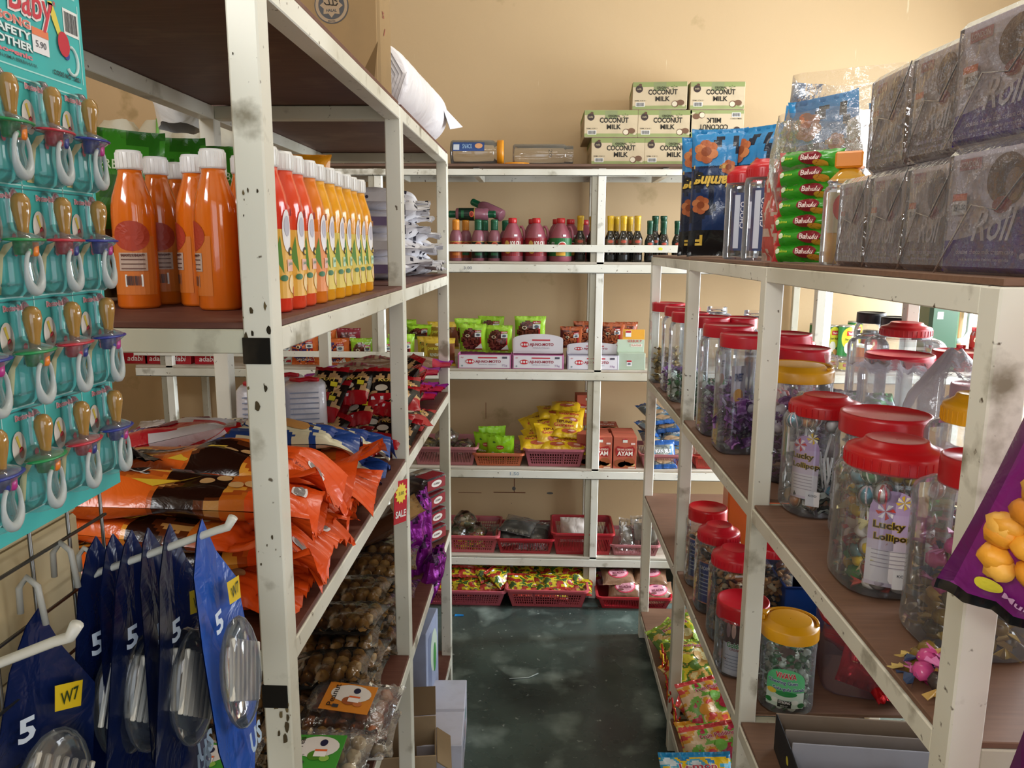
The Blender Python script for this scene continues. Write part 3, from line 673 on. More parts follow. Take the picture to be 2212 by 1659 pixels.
KIND = {'green': (adabi_art('8cc02a', ['4a2018', '6a3024', '38160f', '7c4034'], 'a4d636'), 'adabi'), 'orange': (adabi_art('c8581e', ['d86a24', '3a2668', 'a23a1c', '2a1c50'], 'd0682a'), 'adabi'), 'brown': (adabi_art('5a2216', ['8a3c22', 'a85c34', '3a140e', 'c27048'], 'a8542e'), 'adabi'),
        'grey': (adabi_art('b8bcae', ['c9ccc0', '8a1c22', 'a9aca0'], 'c2c6ba'), 'LADA'), 'maroon': (adabi_art('7a1c28', ['5a1a1c', '8c3a2c', '3a100f'], '93283a'), 'adabi')}
PK = {}
def upack(kind, px, y, z, label, group, w=.105, h=.115, tilt=8, rz=0, name='seasoning_pack', x=None):
    k = (kind, w, h)
    loc = (xpx(px, y, z+.05) if x is None else x, y, z); rot = (R(tilt), 0, R(rz))
    if k not in PK:
        a, lg = KIND[kind]; s = w/.105
        base = adabi_deco(lg, 'DAN DAGING' if kind == 'orange' else None)
        m = pack(w, h, .035, a, lambda m_, S_: base(m_, lambda p, q, e=0: S_(p*s, q*s, e)), seed=len(PK)*3+1, stand=True, wr=1.3)
        o = m.obj(name, None, loc, rot); tag(o, label, 'packet', group); PK[k] = o
    else: o = dup(PK[k], loc, rot, label, group); 
    return o
g = 'seasoning packs on the second shelf of the back rack'
upack('green', 1022, 3.36, bz+.058, 'brown and lime seasoning pack standing behind the leftmost pink display box', g, .12, .13, 10)
upack('green', 1078, 3.36, bz+.055, 'brown and lime seasoning pack half hidden by the raised pink lid', g, .12, .125, 8)
upack('green', 1010, 3.44, bz+.085, 'lime rimmed seasoning pack leaning in the row behind the first one', g, .12, .12, 14, 8)
upack('green', 1062, 3.46, bz+.09, 'lime rimmed seasoning pack at the very back left of the raised lid', g, .12, .12, 6, -6)
upack('green', 1145, 3.42, bz+.085, 'lime rimmed seasoning pack peeping over the raised pink display lid', g, .14, .13, 6, 2)
upack('brown', 1232, 3.38, bz+.075, 'red brown spice pack behind the display box, left of the back post', g, .10, .11, 22, 5)
upack('brown', 1262, 3.44, bz+.085, 'dark red spice pack at the back, left of the back post', g, .10, .11, 12)
upack('brown', 1322, 3.42, bz+.075, 'dark red spice pack at the back, right of the back post', g, .11, .12, 14, -4)
upack('brown', 1352, 3.46, bz+.07, 'dark red spice pack behind the mint green box', g, .10, .12, 8)
upack('green', 830, 3.31, bz, 'brown and lime seasoning pack seen between the left rack posts', g, .115, .125, 5)
upack('green', 868, 3.33, bz, 'lime sided seasoning pack seen just left of the far rack post', g, .115, .14, 5, 14)
upack('green', 786, 3.30, bz, 'maroon and lime seasoning pack left of the far back-rack post', g, .11, .125, 7)
upack('green', 905, 3.42, bz+.12, 'lime rimmed seasoning pack lying highest on the pile by the yellow packs', g, .11, .10, 55, 10)
upack('green', 880, 3.45, bz+.10, 'lime rimmed seasoning pack leaning below the highest one', g, .11, .11, 30, -5)
upack('orange', 660, 3.31, bz, 'orange and violet meat curry pack, left one of the pair', g, .125, .14, 6)
upack('orange', 728, 3.31, bz, 'orange and violet meat curry pack, right one of the pair', g, .13, .125, 10, -5)
upack('orange', 700, 3.42, bz+.03, 'orange curry pack standing behind the pair', g, .125, .125, 6)
upack('maroon', 755, 3.42, bz+.03, 'dark maroon spice pack standing behind the violet packs', g, .11, .125, 6)
upack('grey', 612, 3.31, bz, 'grey and crimson pepper pack beside the near rack post', g, .10, .125, 6, 10)
upack('grey', 585, 3.36, bz, 'grey and crimson pepper pack mostly behind the near rack post', g, .10, .125, 6)
for i, (px, l) in enumerate(((310, 'at the left end'), (430, 'right of the white post'), (470, 'next to the yellow edged one'))):
    upack('maroon', px, 3.36, bz+.045, 'maroon spice pack standing on red boxes, '+l, g, .125, .11, 10)
upack('green', 392, 3.40, bz+.045, 'dark green and maroon spice pack standing on red boxes', g, .125, .115, 10); upack('maroon', 500, 3.38, bz+.04, 'maroon spice pack standing on red boxes, by the middle rack post', g, .11, .11, 10)
def redbox(m):
    m.box(-.055, .055, -.04, .04, 0, .05, 'b01a2a', 'card'); S = Sf(.04, .025); m.text('adabi', S, 0, 0, .07, .024, 'ece4e4', bold=.01, shear=.2)
    return m
rb = None
for px, l in ((298, 'leftmost'), (345, 'behind the white post'), (390, 'right of the white post'), (452, 'near the middle rack post')):
    o = redbox(MB()).obj('seasoning_box') if rb is None else dup(rb); rb = rb or o; o.location = (xpx(px, 3.31, bz), 3.33, bz); tag(o, 'small red seasoning box under the maroon packs, '+l, 'box', 'red seasoning boxes')
def rend(m, w=.14, h=.125):
    def a(u, v, s): return 'd8b83a' if v > .82 or u < .1 or v < .1 else ('7a4a24' if u > .72 else '9a7a2a')
    def d(m, S): m.rect(S, -.012, .006, .095, .065, '14562c', e=.001); m.text('perencah', S, -.012, .018, .08, .022, 'd8d24a', bold=.02, e=.0016); m.text('RENDANG', S, -.012, -.010, .06, .014, 'd8e4d0', bold=.02, e=.0016); m.ell(S, -.004, .036, .014, .006, 'd8ceb0', e=.0018); m.ell(S, .055, .0, .012, .03, '6a3418', e=.0008)
    return pack(w, h, .03, a, d, seed=3, stand=True, wr=.6, mb=m)
t0 = rend(MB()).obj('seasoning_pack', None, (xpx(950, 3.32, bz), 3.32, bz), (R(4), 0, 0)); tag(t0, 'yellow and green rendang seasoning pack standing behind the far rack post', 'packet', 'rendang packs')
dup(t0, (xpx(957, 3.40, bz+.12), 3.42, bz+.062), (R(6), 0, 0), 'yellow and green rendang pack in the higher row behind', 'rendang packs')
dup(t0, (xpx(935, 3.36, bz), 3.375, bz), (R(4), 0, R(4)), 'yellow rendang pack squeezed between the front and higher ones', 'rendang packs')
def msg(px0, px1, gr, label, lidup=None, col='b86a98', y=3.255, h=.062):
    x0, x1 = xpx(px0, y, bz+.03), xpx(px1, y, bz+.03); W = x1-x0; D = .15
    t = thing('display_box', label, 'box', ((x0+x1)/2, y, bz), group='seasoning display boxes')
    m = MB(); m.box(-W/2, W/2, 0, .002, 0, h, col, 'card'); m.box(-W/2, W/2, D-.002, D, 0, h, col, 'card')
    for s in (-1, 1): m.box(s*W/2-.001, s*W/2+.001, .002, D-.002, 0, h, col, 'card')
    m.box(-W/2, W/2, 0, D, 0, .002, col, 'card'); S = Sf(0, h/2)
    def face(m, S, W, h, g=True):
        m.rect(S, 0, 0, W*.95, h*.88, 'dedbe2', e=.0004); m.ell(S, -W*.27, 0, W*.085, h*.17, 'c8202c', e=.001)
        for dx in (-.013, 0, .013): m.ell(S, -W*.27+dx*W*4, 0, W*.02, h*.08, 'e8dfe2', e=.0014, n=10)
        m.text('AJI-NO-MOTO', S, W*.07, -h*.02, W*.48, h*.24, '9a1c38', bold=.03, e=.001); m.rect(S, W*.06, h*.27, W*.36, h*.09, 'c03040', e=.001); m.text('SERBUK PERASA', S, W*.06, -h*.2, W*.34, h*.05, '8a8494', e=.001)
        if g: m.text(gr, S, W*.38, -h*.27, W*.1, h*.17, '9a7aa4', e=.001); m.ell(S, -W*.42, -h*.3, .004, .004, '8a9aa0', e=.001); m.text('Aji', S, -W*.42, h*.27, W*.06, h*.12, 'c04a5a', e=.001, shear=.3); m.rect(S, W*.38, h*.28, W*.09, h*.14, '55505e', e=.001)
    face(m, S, W, h); m.obj('box_body', t)
    if lidup:
        l = MB(); n = 14; H2 = lidup; vs = [(-W/2, 0), (W/2, 0)]+[(W/2*math.cos(a)*1.0, H2*(.72+.28*math.sin(a))) for a in [math.pi*k/n for k in range(n+1)]]
        for yy in (0, .002): pass
        N = len(vs); l.add([(a, 0, b) for a, b in vs]+[(a, .002, b) for a, b in vs], [tuple(range(N)), tuple(N+i for i in reversed(range(N)))]+[(i, N+i, N+(i+1) % N, (i+1) % N) for i in range(N)], 'dedbe2', 'card')
        face(l, lambda a, b, e=0: Vector((a, -e-.0004, H2*.45+b)), W, H2*.85, False)
        o = l.obj('display_lid', t, (0, .075, h-.004), (R(-6), 0, 0))
    return t
msg(989, 1104, '72g', 'pink edged seasoning display box, closed front, leftmost of three')
msg(1107, 1217, '72g', 'pink display box with its arched lid raised, middle of three', .085)
msg(1226, 1336, '33g', 'white display box crossed by the back post, with a low raised flap', .05, 'b9b4c4')
t = thing('display_box', 'mint green flavour powder box with orange tab at the right end', 'box', (xpx(1364, 3.26, bz), 3.262, bz))
m = MB(); W = .115; m.box(-W/2, W/2, 0, .10, 0, .072, 'a9b8a4', 'card'); S = Sf(0); m.rect(S, -.01, .03, .022, .026, 'dfe2e0'); m.rect(S, -.01, .038, .02, .007, 'b01c28', e=.001); m.ell(S, -.01, .026, .007, .004, '5c6670', e=.001); m.obj('box_body', t)
m = MB(); m.box(-W/2, W/2, .05, .052, .07, .125, 'b4c2ae', 'card'); m.box(-W/2+.022, W/2, .051, .053, .12, .168, 'dca03a', 'card'); S = Sf(-.05)
m.text('SERBUK P', S, .016, .118, .06, .011, 'b83a34', e=.001); m.rect(S, .024, .100, .05, .012, 'dfd9cc', e=.0008); m.text('FLAVOUR', S, .024, .100, .042, .008, 'b85a44', e=.0014); m.rect(S, -.012, .15, .024, .026, 'dfe2e0', e=.0035); m.rect(S, -.012, .158, .022, .008, 'b01c28', e=.004); m.obj('display_lid', t)
# right end: cans, jars
def can(px, y, z, r, h, label, group, ring=True, big=True):
    t = thing('food_can', label, 'can', (xpx(px, y, z+h/2), y, z), (0, 0, R(-14)), group)
    m = MB(); m.lathe([(r*.95, 0), (r, .002), (r, .005), (r*.985, .006), (r*.985, h-.006), (r, h-.005), (r, h-.001), (r*.96, h)], 'b8b8b4', 'metal', 28); m.obj('can_body', t)
    d = MB(); S = Sc(r*.99); d.rect(S, 0, h/2, r*5.6, h-.014, '2c7a3c' if big else 'd8cc3a', n=26, e=.0005, m=2)
    if big:
        d.ell(S, r*.3, h*.62, r*1.0, h*.34, 'd8d23a', n=26, k=4, e=.0011); d.rect(S, r*.4, h*.8, r*1.2, h*.2, 'd8d23a', n=8, e=.0014); d.rect(S, r*.35, h*.77, r*.9, h*.14, 'c8242c', n=6, e=.0018); d.text("Yeo's", S, r*.35, h*.77, r*.65, h*.08, 'f2ece4', e=.0024, bold=.03)
        d.text('Seri Kaya', S, r*.35, h*.58, r*1.2, h*.08, '2a2a1c', e=.0024, bold=.02); d.ell(S, r*.1, h*.33, r*.42, h*.17, 'ece8e0', n=18, e=.002); d.ell(S, r*.5, h*.16, r*.35, h*.1, 'c89058', e=.0024)
    else: d.rect(S, 0, h*.6, r*.9, h*.3, 'c8242c', n=6, e=.001); d.text("Yeo's", S, 0, h*.6, r*.65, h*.16, 'f2ece4', e=.0016)
    d.obj('can_label', t); return t
for px, y, z, r, h, l, b in ((1762, 3.43, bz+.055, .028, .135, 'leftmost of the tall green and yellow cans', True), (1780, 3.40, bz+.055, .028, .135, 'second of the tall green and yellow cans', True), (1796, 3.36, bz+.055, .028, .135, 'third of the tall green and yellow cans', True), (1828, 3.31, bz+.055, .034, .14, 'foremost tall green and yellow coconut spread can', True), (1845, 3.44, bz+.06, .03, .14, 'rearmost tall can behind the foremost one', True)): can(px, y, z, r, h, l, 'tall cans on small tins', True, b)
for px, y, z, l in ((1744, 3.40, bz+.09, 'small yellow tin standing left of the tall cans'), (1772, 3.40, bz, 'small yellow tin under the tall cans, leftmost'), (1798, 3.37, bz, 'small yellow tin under the tall cans, middle'), (1826, 3.31, bz, 'small yellow tin under the tall cans, rightmost'), (1744, 3.41, bz+.045, 'small yellow tin below the topmost small tin'), (1745, 3.42, bz, 'small yellow tin, lowest at the left'), (1845, 3.44, bz, 'small yellow tin under the rearmost tall can')): can(px, y, z, .029, .044 if z < bz+.08 else .06, l, 'small yellow tins', True, False)
def jam(px, y, z, label, s=1.0, cap='b02028'):
    t = thing('chilli_jar', label, 'jar', (xpx(px, y, z+.04), y, z), (0, 0, R(-20)), 'red chilli paste jars'); t.scale = (s,)*3
    m = MB(); m.lathe([(.028, 0), (.031, .003), (.031, .066), (.027, .076), (.024, .08)], '7a1c14', 'juice', 24); m.obj('jar_body', t)
    c = MB(); c.lathe([(.027, .078), (.0275, .08), (.0275, .092), (.026, .094), (.001, .094)], cap, 'plastic', 24); c.obj('lid', t)
    d = MB(); S = Sc(.0315); d.rect(S, 0, .036, .09, .05, 'a8241e', n=12, e=.0004); d.poly(S, [(-.016, .052), (.016, .052), (.019, .038), (0, .018), (-.019, .038)], 'e0d0a0', e=.002); d.text('THAI PRIK', S, 0, .042, .026, .006, '5a2018', e=.0028); d.ell(S, .0, .024, .012, .006, 'e09a2a', e=.0026); d.obj('jar_label', t)
for px, y, z, l in ((2106, 3.30, bz, 'red lidded chilli paste jar, left one of the bottom row'), (2139, 3.30, bz, 'red lidded chilli paste jar, right one of the bottom row'), (2112, 3.31, bz+.096, 'red chilli paste jar standing on top of the others'), (2072, 3.36, bz+.03, 'small amber jar beside the green canister'), (2070, 3.32, bz-.0, 'dark red jar below the amber one')): jam(px, y, z, l, 1.0 if px > 2080 else .85)
jam(1878, 3.42, bz+.06, 'black lidded red jar behind the orange tumblers', 1.1, '1c1a18')
for px, y, l in ((1851, 3.30, 'left'), (1868, 3.27, 'right')):
    t = thing('tumbler', 'orange drink tumbler with white lid, the %s one of two' % l, 'cup', (xpx(px, y, bz+.08), y, bz), group='orange tumblers')
    m = MB(); m.lathe([(.016, 0), (.018, .003), (.0235, .105), (.0245, .107)], 'e07a18', 'juice', 22); m.obj('cup_body', t); m = MB(); m.lathe([(.0255, .105), (.026, .107), (.026, .113), (.022, .117), (.001, .117)], 'e8e8ea', 'plastic', 22); m.obj('lid', t)
t = thing('canister', 'dark green plastic canister with a white curved handle on the right', 'canister', (xpx(2030, 3.34, 1.15), 3.34, bz), (0, 0, 0))
m = MB(); m.box(-.075, .05, -.05, .06, 0, .30, '27402e', 'plastic', .012); m.rect(Sf(.05), -.035, .24, .024, .03, 'dfe6dc', e=.0008); m.obj('canister_body', t)
m = MB(); m.tube([(.045, -.03, .29), (.085, -.03, .285), (.098, -.03, .26), (.098, -.03, .17), (.085, -.03, .14), (.05, -.03, .13)], .011, 'cfd8d8', 'plastic', 8); m.obj('handle', t)
# ---- third shelf: baskets
tz = .602
MV, ORB, RD, PKK = 'a8686c', 'b8603e', 'a4222c', 'b8565c'
def bk(px0, px1, z, h, col, style, label, y=3.26, d=.24, rot=0):
    x0, x1 = xpx(px0, y, z+h), xpx(px1, y, z+h)
    return basket(label, ((x0+x1)/2, y+d/2, z+.001), x1-x0, d, h, col, style, rot), (x0+x1)/2, y+d/2
bk(890, 1030, tz, .085, MV, 'slot', 'dusty mauve slotted basket left of the orange one')
bk(1022, 1131, tz, .06, ORB, 'grid', 'orange brown basket holding green fish pouches')
bk(1133, 1263, tz, .082, 'a85c68', 'grid', 'mauve basket under the heap of yellow flour packs')
bk(1385, 1495, tz, .065, MV, 'slot', 'mauve basket of blue anchovy packs at the right')
bk(1500, 1600, tz, .06, 'a03028', 'slot', 'dark red basket at the right end, half hidden by the right rack')
rd = random.Random(5)
# wrapped sweet bags in the mauve basket
for i, (px, z, l) in enumerate(((925, .045, 'left'), (965, .075, 'middle'), (1000, .04, 'right'), (948, .03, 'lower'))):
    m = lumpbag(.12, .12, .07+.02*(i == 1), 'b8a88c', 'wrap', i+2)
    for k in range(14): a = rd.uniform(0, 6.28); r = rd.uniform(0, .045); m.ball((r*math.cos(a), r*math.sin(a), rd.uniform(.012, .05)), .014, .009, .008, rd.choice(['8a7a3a', 'c9b458', '6a2a4a', 'd8d0c0', '5a4a30']), 'film', 8, 5)
    tag(m.obj('sweet_bag', None, (xpx(px, 3.36, tz+z), 3.37, tz+.012+(z-.03))), 'clear bag of dull gold and purple sweets, %s of those in the mauve basket' % l, 'bag', 'clear sweet bags in the mauve basket')
def gpouch(m, seed):
    def d(m, S): m.ell(S, 0, .012, .018, .010, 'b02a2c', e=.001); m.text('PERISA', S, 0, .012, .028, .007, 'f0e0c0', e=.0016); m.text('Ikan Bilis', S, .0, -.018, .085, .014, 'f0f4e8', e=.0014, shear=.2, bold=.02); m.ell(S, -.02, -.04, .03, .01, 'a8643a', e=.001); m.ell(S, .03, -.04, .02, .008, '3a2a20', e=.001); m.ell(S, -.028, .034, .007, .004, '3c6a1c', e=.001)
    return pack(.125, .125, .035, lambda u, v, s: '8cc41e' if v > .35 else ('9ad02c' if v > .22 else '6aa028'), d, seed=seed, stand=True, wr=1.5, mb=m, flat=.8)
t0 = gpouch(MB(), 4).obj('fish_pouch', None, (xpx(1082, 3.31, tz+.05), 3.32, tz+.012), (R(12), 0, R(-4))); tag(t0, 'bright green fish snack pouch in front in the orange basket', 'pouch', 'green fish pouches')
dup(t0, (xpx(1062, 3.38, tz+.09), 3.40, tz+.03), (R(6), 0, R(10)), 'bright green pouch standing behind, its notched top showing', 'green fish pouches')
dup(t0, (xpx(1055, 3.36, tz+.05), 3.36, tz+.012), (R(10), 0, R(-14)), 'bright green pouch in the middle, peeking out at the left', 'green fish pouches')
# yellow flour packs
def yflour(m):
    def a(u, v, s): return 'e0b81e' if not (.25 < v < .62 and .1 < u < .9) else ('d8b020' if u > .5 and noise.noise(Vector((u*6, v*6, 2))) > -.1 else 'dfb422')
    def d(m, S): m.text('TEPUNG', S, 0, .022, .075, .013, '6a1c1c', e=.0012, bold=.03, shear=.1); m.text('Goreng', S, 0, .002, .095, .022, 'b82a1e', e=.0012, bold=.03, shear=.1, out='f0d060'); m.ell(S, .01, -.025, .035, .014, 'b8583a', e=.001); m.ell(S, .02, -.024, .016, .007, 'e8b8a8', e=.0016)
    return pack(.14, .115, .042, a, d, seed=9, mb=m, wr=1.6)
yf = None
ypos = [(1155, .085, 3.34, 20, 0, 8), (1200, .078, 3.33, 14, 0, -4), (1238, .08, 3.34, 22, 8, -12), (1215, .10, 3.38, 10, -5, 10), (1165, .11, 3.40, 30, -14, 16), (1225, .128, 3.38, 18, 4, -6), (1180, .15, 3.42, 42, -12, 8), (1218, .155, 3.40, 62, 5, -4),
        (1160, .15, 3.46, 40, -18, 20), (1228, .19, 3.43, 45, 6, -4), (1195, .20, 3.46, 20, -4, 6), (1222, .225, 3.45, 10, 0, -8), (1185, .12, 3.37, 50, 6, 22)]
for px, z, y, rx, ry, rz in ypos:
    loc = (xpx(px, y, tz+z), y, tz+z-.01); rot = (R(rx), R(ry), R(rz)); lb = 'yellow frying flour pack in the heap on the mauve basket'
    if yf is None: yf = yflour(MB()).obj('flour_pack', None, loc, rot); tag(yf, lb, 'packet', 'yellow flour packs in the heap')
    else: dup(yf, loc, rot, lb, 'yellow flour packs in the heap')
# terracotta boxes
def ayam(m):
    W, H, D = .10, .142, .075; m.box(-W/2, W/2, 0, D, 0, H, 'b05a44', 'card', .001); S = Sf(0)
    m.poly(S, [(-.043, .088), (-.032, .102), (0, .094), (.034, .102), (.045, .086), (.038, .062), (.03, .052), (0, .056), (-.03, .052), (-.038, .062)], '9c2422', e=.0006)
    m.text('TEPUNG GORENG', S, 0, .086, .068, .009, 'ecd8c4', e=.0012, bold=.01); m.text('AYAM', S, 0, .068, .066, .019, 'f0e8dc', e=.0012, bold=.03)
    for (a, b, r, s, c) in ((-.02, .024, .026, .018, '8a4a2a'), (.02, .030, .024, .018, '94502c'), (0, .018, .03, .014, 'a2603a'), (.034, .018, .012, .007, 'd8b070')): m.ell(S, a, b, r, s, c, e=.0007)
    m.rect(S, -.0, .126, .02, .018, 'd8d8cc', e=.0006); m.rect(S, -.0, .132, .02, .006, 'a82020', e=.001); m.rect(S, .034, .112, .018, .008, 'e0c8c0', e=.0006); m.rect(S, .03, .005, .03, .006, 'd8c0a8', e=.0006)
    return m
ay = ayam(MB()).obj('flour_box', None, (xpx(1350, 3.26, tz+.07), 3.262, tz)); tag(ay, 'terracotta frying flour box, front right of the group', 'box', 'terracotta flour boxes')
for px, y, z, rot, l in ((1297, 3.262, tz, (0, 0, 0), 'terracotta flour box right behind the back post'), (1270, 3.30, tz, (0, 0, R(-8)), 'terracotta flour box left of the back post'), (1345, 3.345, tz+.004, (0, 0, R(2)), 'terracotta flour box standing behind the front right one'), (1290, 3.345, tz, (0, 0, 0), 'terracotta flour box in the second row by the post'),
                         (1312, 3.41, tz+.145, (R(-90), 0, 0), 'terracotta flour box lying flat on top, right of the post'), (1268, 3.46, tz+.145, (0, 0, R(5)), 'dull terracotta box standing high at the back left of the post')):
    o = dup(ay, (xpx(px, y, tz+.07), y, z), rot, l, 'terracotta flour boxes')
# anchovy packs
def bilis(m):
    def a(u, v, s): return '2c5a9c' if v > .8 or v < .12 or u > .88 else ('5c6468' if noise.noise(Vector((u*7, v*7, 4))) > .0 else '8a9088')
    def d(m, S): m.rect(S, 0, .012, .08, .045, '5a9ac8', e=.0008); m.text('IKAN BILIS', S, 0, .012, .074, .018, 'e8ecf0', e=.0014, bold=.03); m.ell(S, 0, -.028, .036, .016, 'b89a78', e=.001)
    return pack(.115, .13, .035, a, d, seed=12, mb=m, wr=1.4)
bl = None
for px, z, y, rx, rz in ((1430, .05, 3.31, 62, 4), (1455, .06, 3.36, 40, -20), (1410, .09, 3.38, 30, 12), (1452, .10, 3.38, 20, -10), (1400, .13, 3.42, 25, 60), (1440, .15, 3.42, 22, -8), (1425, .18, 3.44, 18, 16), (1408, .20, 3.47, 22, 30), (1470, .12, 3.45, 30, 10), (1560, .06, 3.36, 40, 5)):
    loc = (xpx(px, y, tz+z), y, tz+z); rot = (R(rx), R(rd.uniform(-8, 8)), R(rz)); lb = 'blue and grey anchovy pack heaped in the mauve basket right of the terracotta boxes'
    if bl is None: bl = bilis(MB()).obj('anchovy_pack', None, loc, rot); tag(bl, lb, 'packet', 'blue anchovy packs')
    else: dup(bl, loc, rot, lb if px < 1500 else 'blue anchovy pack in the dark red basket at the right end', 'blue anchovy packs' if px < 1500 else None)
# ---- fourth shelf
dz = .196
bk(925, 1077, dz, .085, PKK, 'grid', 'pink basket of knobbly brown root bags, beside the left rack', y=3.26, d=.26)
bk(1072, 1197, dz, .075, RD, 'slot', 'red slotted basket holding bags of dark grey seeds')
bk(1193, 1327, dz, .105, RD, 'slot', 'deep red slotted basket behind the back post with a white bag')
bk(1320, 1425, dz, .055, MV, 'slot', 'low mauve basket of clear bags, right of the deep red one')
for i, (px, z, l) in enumerate(((990, .05, 'left'), (1028, .05, 'right'), (1005, .105, 'topmost'), (955, .05, 'leftmost'))):
    m = lumpbag(.12, .13, .085, 'a09078', 'wrap', i+11)
    for k in range(16): a = rd.uniform(0, 6.28); r = rd.uniform(0, .04); m.ball((r*math.cos(a), r*math.sin(a), rd.uniform(.015, .06)), .018, .012, .011, rd.choice(['7a6a48', '8c7a54', 'a89468', '4a5a30', 'b8ac94']), 'food', 8, 5, None, .4, k)
    tag(m.obj('root_bag', None, (xpx(px, 3.37, dz+z), 3.38, dz+z-.035)), 'clear bag of knobbly brown roots, %s in the pink basket' % l, 'bag', 'bags of roots')
for i, (px, z, rx, l) in enumerate(((1100, .05, 20, 'left'), (1150, .05, 35, 'right'), (1120, .09, 8, 'upper'))):
    m = pack(.15, .13, .05, lambda u, v, s: '4a4c48' if v < .72 else '8c9090', None, seed=20+i, fin='film', wr=2.2); m.add(*(lambda q: (q.v, q.f))(pack(.156, .16, .054, lambda u, v, s: 'e8e8e8', seed=30+i)), 'd8d8d8', 'wrap', True)
    tag(m.obj('seed_bag', None, (xpx(px, 3.38, dz+z), 3.38, dz+z-.02), (R(rx), R(-6+i*6), R(8-i*12))), 'clear bag of dark grey seeds, %s in the red basket' % l, 'bag', 'bags of dark seeds')
m = pack(.12, .115, .06, solid('c9bdb4'), seed=41, fin='sheet', stand=True, wr=2); m.rect(Sf(.0, 0), 0, .10, .11, .02, 'd8d0c8', 'sheet'); tag(m.obj('powder_bag', None, (xpx(1238, 3.34, dz+.06), 3.35, dz+.03), (R(-6), 0, 0)), 'whitish bag of powder standing in the deep red basket', 'bag')
for i, (px, z, rx, l) in enumerate(((1355, .03, 62, 'sharp cornered clear bag leaning out left'), (1385, .05, 78, 'upright clear bag, tallest'), (1405, .02, 30, 'flat clear bag at the right'))):
    m = pack(.10, .15, .03, solid('c9c6c0'), seed=51+i, fin='wrap', wr=2.5); m.add(*(lambda q: (q.v, q.f))(pack(.07, .08, .02, solid('a09a90'), seed=5)), 'a39b8c', 'film', True); tag(m.obj('clear_bag', None, (xpx(px, 3.36, dz+.05), 3.37, dz+z+.03), (R(rx), R(12-i*14), R(15-i*12))), l+' in the low mauve basket', 'bag')
# ---- floor row
def fk(px0, px1, h, col, style, label, y=3.14, d=.26):
    return bk(px0, px1, 0.0, h, col, style, label, y, d)
fk(915, 1092, .075, 'b85866', 'grid', 'pink basket of chilli paste packs on the floor by the left rack')
fk(1094, 1270, .085, 'b85058', 'grid', 'pink basket of yellow and red packs on the floor, middle one')
fk(1291, 1452, .06, RD, 'slot', 'red slotted basket of brown packs on the floor right of the post')
def cili(m):
    def a(u, v, s):
        n = noise.noise(Vector((u*5.5, v*6, 8)))
        return '9c2a20' if v > .86 or v < .10 or n > .2 else ('33501e' if n < -.22 else ('5a3418' if .12 < n else 'b8a41c'))
    def d(m, S): m.text('Cabe Giling', S, 0, .006, .10, .018, '7a1c14', e=.0014, bold=.0, shear=.2); m.text('kampung', S, 0, -.018, .05, .009, '3c5a1c', e=.0014); m.rect(S, -.035, .034, .016, .008, 'e8e8ea', e=.0014)
    return pack(.15, .11, .04, a, d, seed=61, mb=m, wr=1.8, nx=30, ny=30)
cl = None
lst = [(950, .05, 3.22, 20, 0), (1000, .055, 3.21, 26, -6), (1045, .05, 3.21, 18, 5), (1000, .09, 3.26, 10, -3), (1055, .085, 3.26, 25, 35), (960, .08, 3.3, 20, 8), (1012, .125, 3.29, 14, 4), (1035, .095, 3.31, 12, -10), (1010, .165, 3.31, 30, 2), (1078, .09, 3.24, 35, 60), (935, .07, 3.25, 15, 20), (1015, .20, 3.33, 55, 0),
       (1130, .06, 3.21, 38, 10), (1165, .07, 3.24, 20, -25), (1205, .07, 3.22, 22, 10), (1245, .05, 3.22, 20, -8), (1190, .04, 3.19, 15, 0), (1150, .04, 3.20, 15, 8), (1220, .095, 3.29, 18, 5), (1185, .085, 3.30, 14, -8), (1255, .08, 3.28, 30, 40), (1120, .075, 3.28, 30, -20)]
for px, z, y, rx, rz in lst:
    loc = (xpx(px, y, z), y+.02, z); rot = (R(rx), R(rd.uniform(-10, 10)), R(rz)); left = px < 1094
    lb = 'yellow and red chilli paste pack heaped in the '+('left' if left else 'middle')+' pink floor basket'; gg = 'chilli paste packs in the %s floor basket' % ('left' if left else 'middle')
    if cl is None: cl = cili(MB()).obj('chilli_pack', None, loc, rot); tag(cl, lb, 'packet', gg)
    else: dup(cl, loc, rot, lb, gg)
def brownp(m):
    def d(m, S): m.ell(S, 0, .004, .048, .032, 'c23a52', e=.0012, k=3); m.ell(S, 0, .004, .043, .027, 'c88a98', e=.0018, k=3); m.text('BELACAN', S, .0, -.002, .055, .011, '6a2038', e=.0028, bold=.02); m.ell(S, -.02, -.014, .014, .005, '6a3a3a', e=.0024); m.rect(S, .01, .02, .05, .01, '7a3a5a', e=.0024); m.rect(S, .032, .014, .014, .012, 'e8e6ea', e=.003)
    return pack(.15, .105, .045, lambda u, v, s: '7a5a44', d, seed=71, mb=m, wr=1)
bw = None
for i, (px, z, y, rx, rz, l) in enumerate(((1335, .085, 3.24, 20, 4, 'rear left'), (1350, .05, 3.21, 42, -3, 'front left'), (1405, .085, 3.25, 18, -4, 'rear right'), (1418, .04, 3.19, 35, 6, 'front right'), (1385, .04, 3.29, 15, 0, 'rearmost'))):
    loc = (xpx(px, y, z), y+.02, z); rot = (R(rx), 0, R(rz)); lb = 'brown paste pack with pink oval label, %s in the red floor basket' % l
    if bw is None: bw = brownp(MB()).obj('paste_pack', None, loc, rot); tag(bw, lb, 'packet', 'brown paste packs')
    else: dup(bw, loc, rot, lb, 'brown paste packs')
